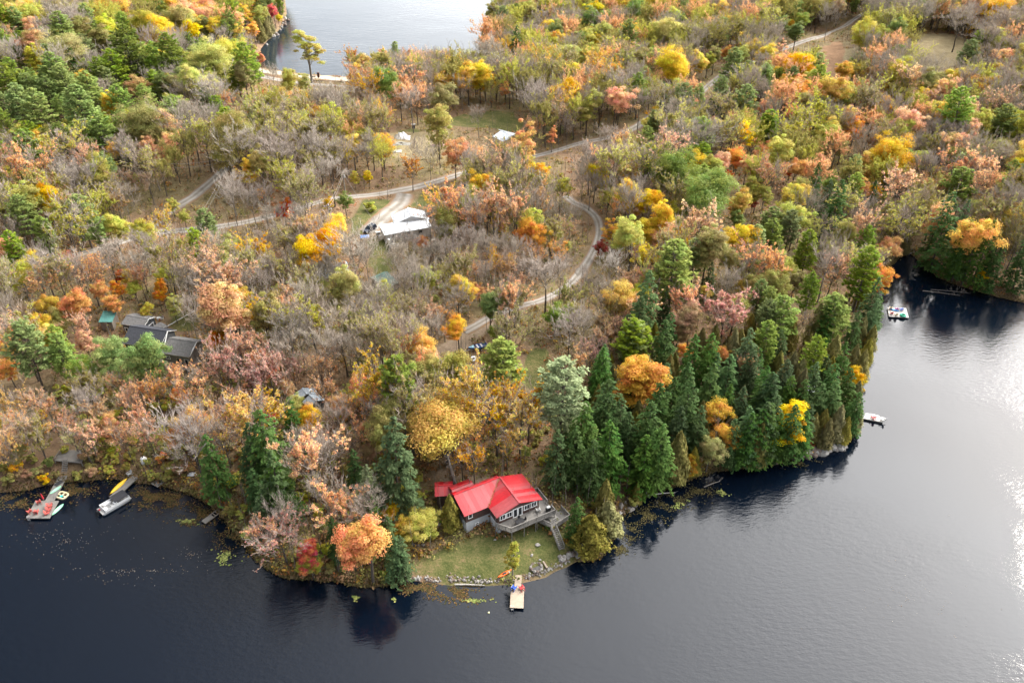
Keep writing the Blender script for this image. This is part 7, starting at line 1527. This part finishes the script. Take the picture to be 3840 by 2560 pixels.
for (o, k, c, a), t in zip(TOBJ, TREES):
    if a: byg.setdefault(o['label'], []).append((o, k, c, t))
for lb, L in byg.items():
    hs = sorted(x[3][4] for x in L)
    for o, k, c, t in L:
        d_ = np.hypot(MX - t[0], MY - t[1]); i_ = int(np.argmin(d_)); nmk = MK[i_][0]
        body = 'half-bare tree with %s leaves' % CWORD[c] if k == 'S' else '%s %s' % (CWORD[c], SPN[SPECIES[c]][2] if k == 'M' else KPH[k])
        if len(L) > 3 and t[4] >= hs[int(len(hs) * .7)]: body = 'tall ' + body
        elif len(L) > 3 and t[4] <= hs[int(len(hs) * .3)]: body = 'small ' + body
        if d_[i_] < 20:
            side = 'on the lake side of' if MY[i_] - t[1] > 5 else ('on the inland side of' if t[1] - MY[i_] > 5 else 'close beside')
            new = '%s %s the %s' % (body, side, nmk)
        else: new = body + ' ' + lb[lb.index(zone(t[5], t[6])):] if zone(t[5], t[6]) in lb else lb
        if len(new.split()) <= 16: o['label'] = new
        o['group'] = o['label']
# far leafless wood that reads as one grey-brown haze: one object, geometry nodes over points
def gn_scatter(name, pts, scales, coll, label, cat, col):
    me = bpy.data.meshes.new(name); me.from_pydata(pts, [], []); a = me.attributes.new('size', 'FLOAT', 'POINT'); a.data.foreach_set('value', np.array(scales, np.float32))
    o = tag(link(name, me), label, cat, kind='stuff'); o.color = (*col, 1); ng = bpy.data.node_groups.new(name, 'GeometryNodeTree')
    ng.interface.new_socket('Geometry', in_out='INPUT', socket_type='NodeSocketGeometry'); ng.interface.new_socket('Geometry', in_out='OUTPUT', socket_type='NodeSocketGeometry')
    N, L = ng.nodes, ng.links; gi, go = N.new('NodeGroupInput'), N.new('NodeGroupOutput'); ip = N.new('GeometryNodeInstanceOnPoints'); ci = N.new('GeometryNodeCollectionInfo'); ci.inputs['Collection'].default_value = coll
    ci.inputs['Separate Children'].default_value = True; ci.inputs['Reset Children'].default_value = True; ip.inputs['Pick Instance'].default_value = True
    rv = N.new('FunctionNodeRandomValue'); rv.data_type = 'FLOAT_VECTOR'; rv.inputs[0].default_value = (-.05, -.05, 0); rv.inputs[1].default_value = (.05, .05, 6.28)
    na = N.new('GeometryNodeInputNamedAttribute'); na.data_type = 'FLOAT'; na.inputs['Name'].default_value = 'size'
    L.new(gi.outputs[0], ip.inputs['Points']); L.new(ci.outputs[0], ip.inputs['Instance']); L.new(rv.outputs[0], ip.inputs['Rotation']); L.new(na.outputs[0], ip.inputs['Scale']); L.new(ip.outputs[0], go.inputs[0])
    md = o.modifiers.new('scatter', 'NODES'); md.node_group = ng; return o
SRC = {}
for (k, c), L in FAR.items():
    if k not in SRC:
        SRC[k] = bpy.data.collections.new('wood_sources')
        for H0, W0, prt, joined in PROTO[k]: SRC[k].objects.link(bpy.data.objects.new('wood_source', joined))
    H0 = PROTO[k][0][0]; nm = 'bare_woodland' if k in 'BS' else ('pine_woodland' if k in 'PHC' else 'leafy_woodland')
    gn_scatter(nm, [(a[3], a[4], a[5] - .1) for a in L], [a[7] / H0 for a in L], SRC[k], 'distant %s %s blending into the far woods' % (CWORD[c], {'B': 'twiggy trees', 'S': 'half-bare trees'}.get(k, KPL[k])), 'woodland', TINT[c])

# ---------------------------------------------------------------- undergrowth, litter, lily pads
m, n, l, b = new_mat('undergrowth'); MAT_UG = m
at = n.new('ShaderNodeAttribute'); at.attribute_name = 'tint'; l.new(at.outputs['Color'], b.inputs['Base Color']); b.inputs['Roughness'].default_value = .8; b.inputs['Specular IOR Level'].default_value = .1
tr = n.new('ShaderNodeBsdfTranslucent'); l.new(at.outputs['Color'], tr.inputs[0]); mx = n.new('ShaderNodeMixShader'); mx.inputs[0].default_value = .25; l.new(b.outputs[0], mx.inputs[1]); l.new(tr.outputs[0], mx.inputs[2]); l.new(mx.outputs[0], n['Material Output'].inputs['Surface'])
r = np.random.RandomState(8)
def scatter_pts(num, seed):
    r = np.random.RandomState(seed); y = 92 + 480 * r.uniform(0, 1, num) ** 1.25; x = r.uniform(-.72, .72, num) * y; z = hz(x, y)
    ix = np.clip(np.searchsorted(xs, x), 0, len(xs) - 1); iy = np.clip(np.searchsorted(ys, y), 0, len(ys) - 1); ok = (z > .06) & ~CLEAR[iy, ix]
    x, y, z = x[ok], y[ok], z[ok]
    keep = np.ones(len(x), bool)
    for i in range(0, len(x), 4000):
        dd = (x[i:i + 4000, None] - RP[None, :, 0]) ** 2 + (y[i:i + 4000, None] - RP[None, :, 1]) ** 2; keep[i:i + 4000] = np.all(dd > (RW[None] / 2 + .8) ** 2, axis=1)
    return x[keep], y[keep], z[keep]
PAL = np.array([(.30, .15, .06), (.22, .11, .05), (.34, .22, .11), (.24, .21, .07), (.30, .28, .08), (.40, .24, .05), (.16, .17, .06), (.36, .14, .05), (.32, .19, .10), (.36, .22, .12)])
def undergrowth(name, num, seed, k, rad, hgt, ls, label):
    r = np.random.RandomState(seed); x, y, z = scatter_pts(num, seed); nb = len(x); R_ = rad * r.uniform(.5, 1.4, nb); Hh = hgt * r.uniform(.3, 1.3, nb)
    nz = (sine_noise(x, y, 60, 31) + sine_noise(x, y, 18, 32)) * .9; ci = np.clip(((nz + 2.2) / 4.4 * len(PAL)).astype(int) + r.randint(-2, 3, nb), 0, len(PAL) - 1); col = PAL[ci]
    C0 = np.stack([x, y, z], 1); n_ = nb * k; dd = rnd_dir(r, n_); dd[:, 2] = np.abs(dd[:, 2]); q = r.uniform(.3, 1, n_)
    C = rep(C0, k) + dd * np.stack([rep(R_, k) * q, rep(R_, k) * q, rep(Hh, k) * q], 1) + np.array([0, 0, .05]); Nn = unit(dd + rnd_dir(r, n_) * .7 + np.array([0, 0, .5])); s = ls * r.uniform(.5, 1.3, n_)
    V, Q = cards(r, C, Nn, s, s * .75); tint = np.clip(rep(col, k) * r.uniform(.5, 1.35, n_)[:, None], 0, 1)
    return tag(link(name, mesh_np(name, V, Q, tint=rep(tint, 4), mats=[MAT_UG])), label, 'undergrowth', kind='stuff')
undergrowth('undergrowth', 27000, 3, 14, 1.2, 2.1, .5, 'low autumn undergrowth covering the forest floor')
undergrowth('leaf_litter', 60000, 4, 3, .8, .15, .42, 'fallen rusty leaves and brush on the forest floor')
# saplings and thin stems between the trees
r = np.random.RandomState(15); x, y, z = scatter_pts(5200, 15); V, Q, k = [], [], 0
for a, b_, c in zip(x, y, z):
    h = r.uniform(3, 9); ln = r.normal(size=2) * .25; v, q = tube_np(np.array([[a, b_, c - .2], [a + ln[0] * .5, b_ + ln[1] * .5, c + h * .5], [a + ln[0], b_ + ln[1], c + h]]), [.075, .055, .015], 3); V.append(v); Q.append(q + k); k += len(v)
tag(link('sapling_stems', mesh_np('sapling_stems', np.concatenate(V), np.concatenate(Q), mats=[MAT_BARK_GREY])), 'thin grey sapling stems between the trees', 'saplings', kind='stuff')
# lily pads and floating leaves
def pads(name, spots, num, smin, smax, cols, label, cat, seed, z0=.012):
    r = np.random.RandomState(seed); V, Q, T, T3, k = [], [], [], [], 0
    tot = sum(w for *_, w in spots)
    for cx, cy, rx, ry, w in spots:
        for _ in range(int(num * w / tot)):
            a = r.uniform(0, 6.283); q = min(abs(r.normal()) * .55, 1.5); p = PZ(cx + rx * q * math.cos(a), cy + ry * q * math.sin(a), 0)
            if float(hz(p.x, p.y)) > .0 or math.sin(p.x * 1.3 + 2 * math.sin(p.y * .9)) + math.sin(p.y * 1.7 + 1.5 * math.sin(p.x * .6)) < r.uniform(-1.2, .9): continue
            s = r.uniform(smin, smax); t0 = r.uniform(0, 6.28); c = np.array(cols[r.randint(len(cols))]) * r.uniform(.6, 1.3); z = z0 + r.uniform(0, .05)
            V += [(p.x + s * math.cos(t0 + j * 1.047), p.y + s * math.sin(t0 + j * 1.047), z + r.uniform(-.01, .02)) for j in range(6)]; T += [c] * 6; Q += [(k, k + 1, k + 2, k + 3), (k, k + 3, k + 4, k + 5)]; k += 6
    tag(link(name, mesh_np(name, V, Q, tint=np.clip(np.array(T), 0, 1), mats=[MAT_UG])), label, cat, kind='stuff')
PADC = [(.09, .065, .02), (.12, .07, .025), (.06, .055, .02), (.15, .09, .035), (.07, .04, .02), (.04, .045, .02)]
pads('lily_pads', [(60, 1880, 140, 50, 3), (250, 1850, 90, 30, 1.5), (300, 1830, 110, 30, 2), (560, 1860, 110, 60, 4), (640, 1870, 110, 50, 3), (760, 1930, 90, 50, 2.5), (860, 2020, 70, 60, 2), (700, 1960, 60, 15, .6), (1570, 2205, 90, 28, 2.5), (1720, 2230, 90, 32, 2.5), (1640, 2210, 120, 25, 2)], 13000, .06, .17, PADC, 'reddish and olive lily pads along the shaded shore', 'lily pads', 5)
pads('pond_weed', [(2420, 1930, 110, 45, 3), (2520, 1880, 110, 40, 3), (2360, 1990, 50, 50, 2), (2620, 1840, 90, 30, 2), (2330, 2060, 50, 40, 1), (3000, 1735, 80, 20, 1)], 5000, .05, .15, [(.05, .045, .02), (.08, .065, .025), (.03, .028, .012), (.12, .10, .035)], 'dark pond weed and drifting leaves below the hemlocks', 'pond weed', 6)
pads('green_pads', [(840, 2090, 50, 25, 1.5), (2715, 1845, 20, 14, 1), (2540, 1895, 25, 12, 1), (1335, 2240, 12, 10, .4), (1480, 2238, 12, 12, .4), (2590, 1880, 14, 10, .5), (1780, 2250, 60, 12, .8), (700, 1955, 40, 10, .8)], 1100, .09, .24, [(.24, .28, .08), (.18, .22, .06), (.32, .32, .10)], 'bright green lily pad patches on the dark water', 'lily pads', 7)
pads('floating_leaves', [(250, 2030, 260, 90, 3), (400, 2150, 320, 60, 3), (720, 2080, 200, 90, 2), (560, 2140, 200, 12, 1.5), (3400, 2250, 420, 230, 2), (150, 2000, 160, 60, 1.5)], 900, .03, .065, [(.32, .26, .20), (.25, .17, .10), (.40, .36, .31)], 'fallen leaves drifting on the open lake', 'leaves', 8)


# sedge and low brush fringing the lake, left open at the lawn and the docks
r = np.random.RandomState(44); C_, T_ = [], []
for (x0, y0), (x1, y1) in zip(low_w[:-1], low_w[1:]):
    L_ = math.hypot(x1 - x0, y1 - y0); k = int(L_ * 46)
    if abs((x0 + x1) / 2) > 150: continue
    u = r.uniform(0, 1, k); nx_, ny_ = -(y1 - y0) / L_, (x1 - x0) / L_; off = r.exponential(1.3, k) - .7
    X, Y = x0 + (x1 - x0) * u + nx_ * off, y0 + (y1 - y0) * u + ny_ * off; pxs_, pys_, _d = to_px(X, Y, 0)
    ok = ~(((pxs_ > 1500) & (pxs_ < 2190) & (pys_ > 1990))) & (hz(X, Y) > -.12); X, Y = X[ok], Y[ok]
    C_.append(np.stack([X, Y, np.maximum(hz(X, Y), 0) + r.uniform(.05, .6, len(X))], 1))
    pal = np.array([(.13, .09, .035), (.10, .09, .03), (.19, .12, .05), (.07, .065, .025), (.22, .17, .07)]); T_.append(pal[r.randint(0, 5, len(X))] * r.uniform(.5, 1.2, len(X))[:, None])
C_, T_ = np.concatenate(C_), np.concatenate(T_); n_ = len(C_); V, Q = cards(r, C_, unit(rnd_dir(r, n_) + np.array([0, -.4, .5])), r.uniform(.3, .75, n_), r.uniform(.12, .3, n_), along=unit(rnd_dir(r, n_) * .5 + np.array([0, 0, 1.])))
tag(link('shore_sedge', mesh_np('shore_sedge', V, Q, tint=np.clip(rep(T_, 4), 0, 1), mats=[MAT_UG])), 'brown sedge and low brush fringing the lake shore', 'sedge', kind='stuff')
# leaves caught in the valley of the cottage roof
r = np.random.RandomState(45); u_ = r.uniform(0, 1, 170); k_ = u_ * 4.7; C_ = np.array([tuple(CP(9.6 - a + r.normal() * .12, 4.4 - a * .94 + r.normal() * .12, ZR - a * 1.5 / 4.9 + .09)) for a in k_]) - np.array(cot.location); n_ = len(C_)
V, Q = cards(r, C_, unit(rnd_dir(r, n_) * .3 + np.array([0, 0, 1.])), r.uniform(.08, .2, n_), r.uniform(.06, .14, n_)); o = link('fallen_leaves', mesh_np('fallen_leaves', V, Q, tint=np.tile(np.array([[.30, .17, .08]]), (len(V), 1)), mats=[MAT_UG]), cot); tag(o, kind='stuff')
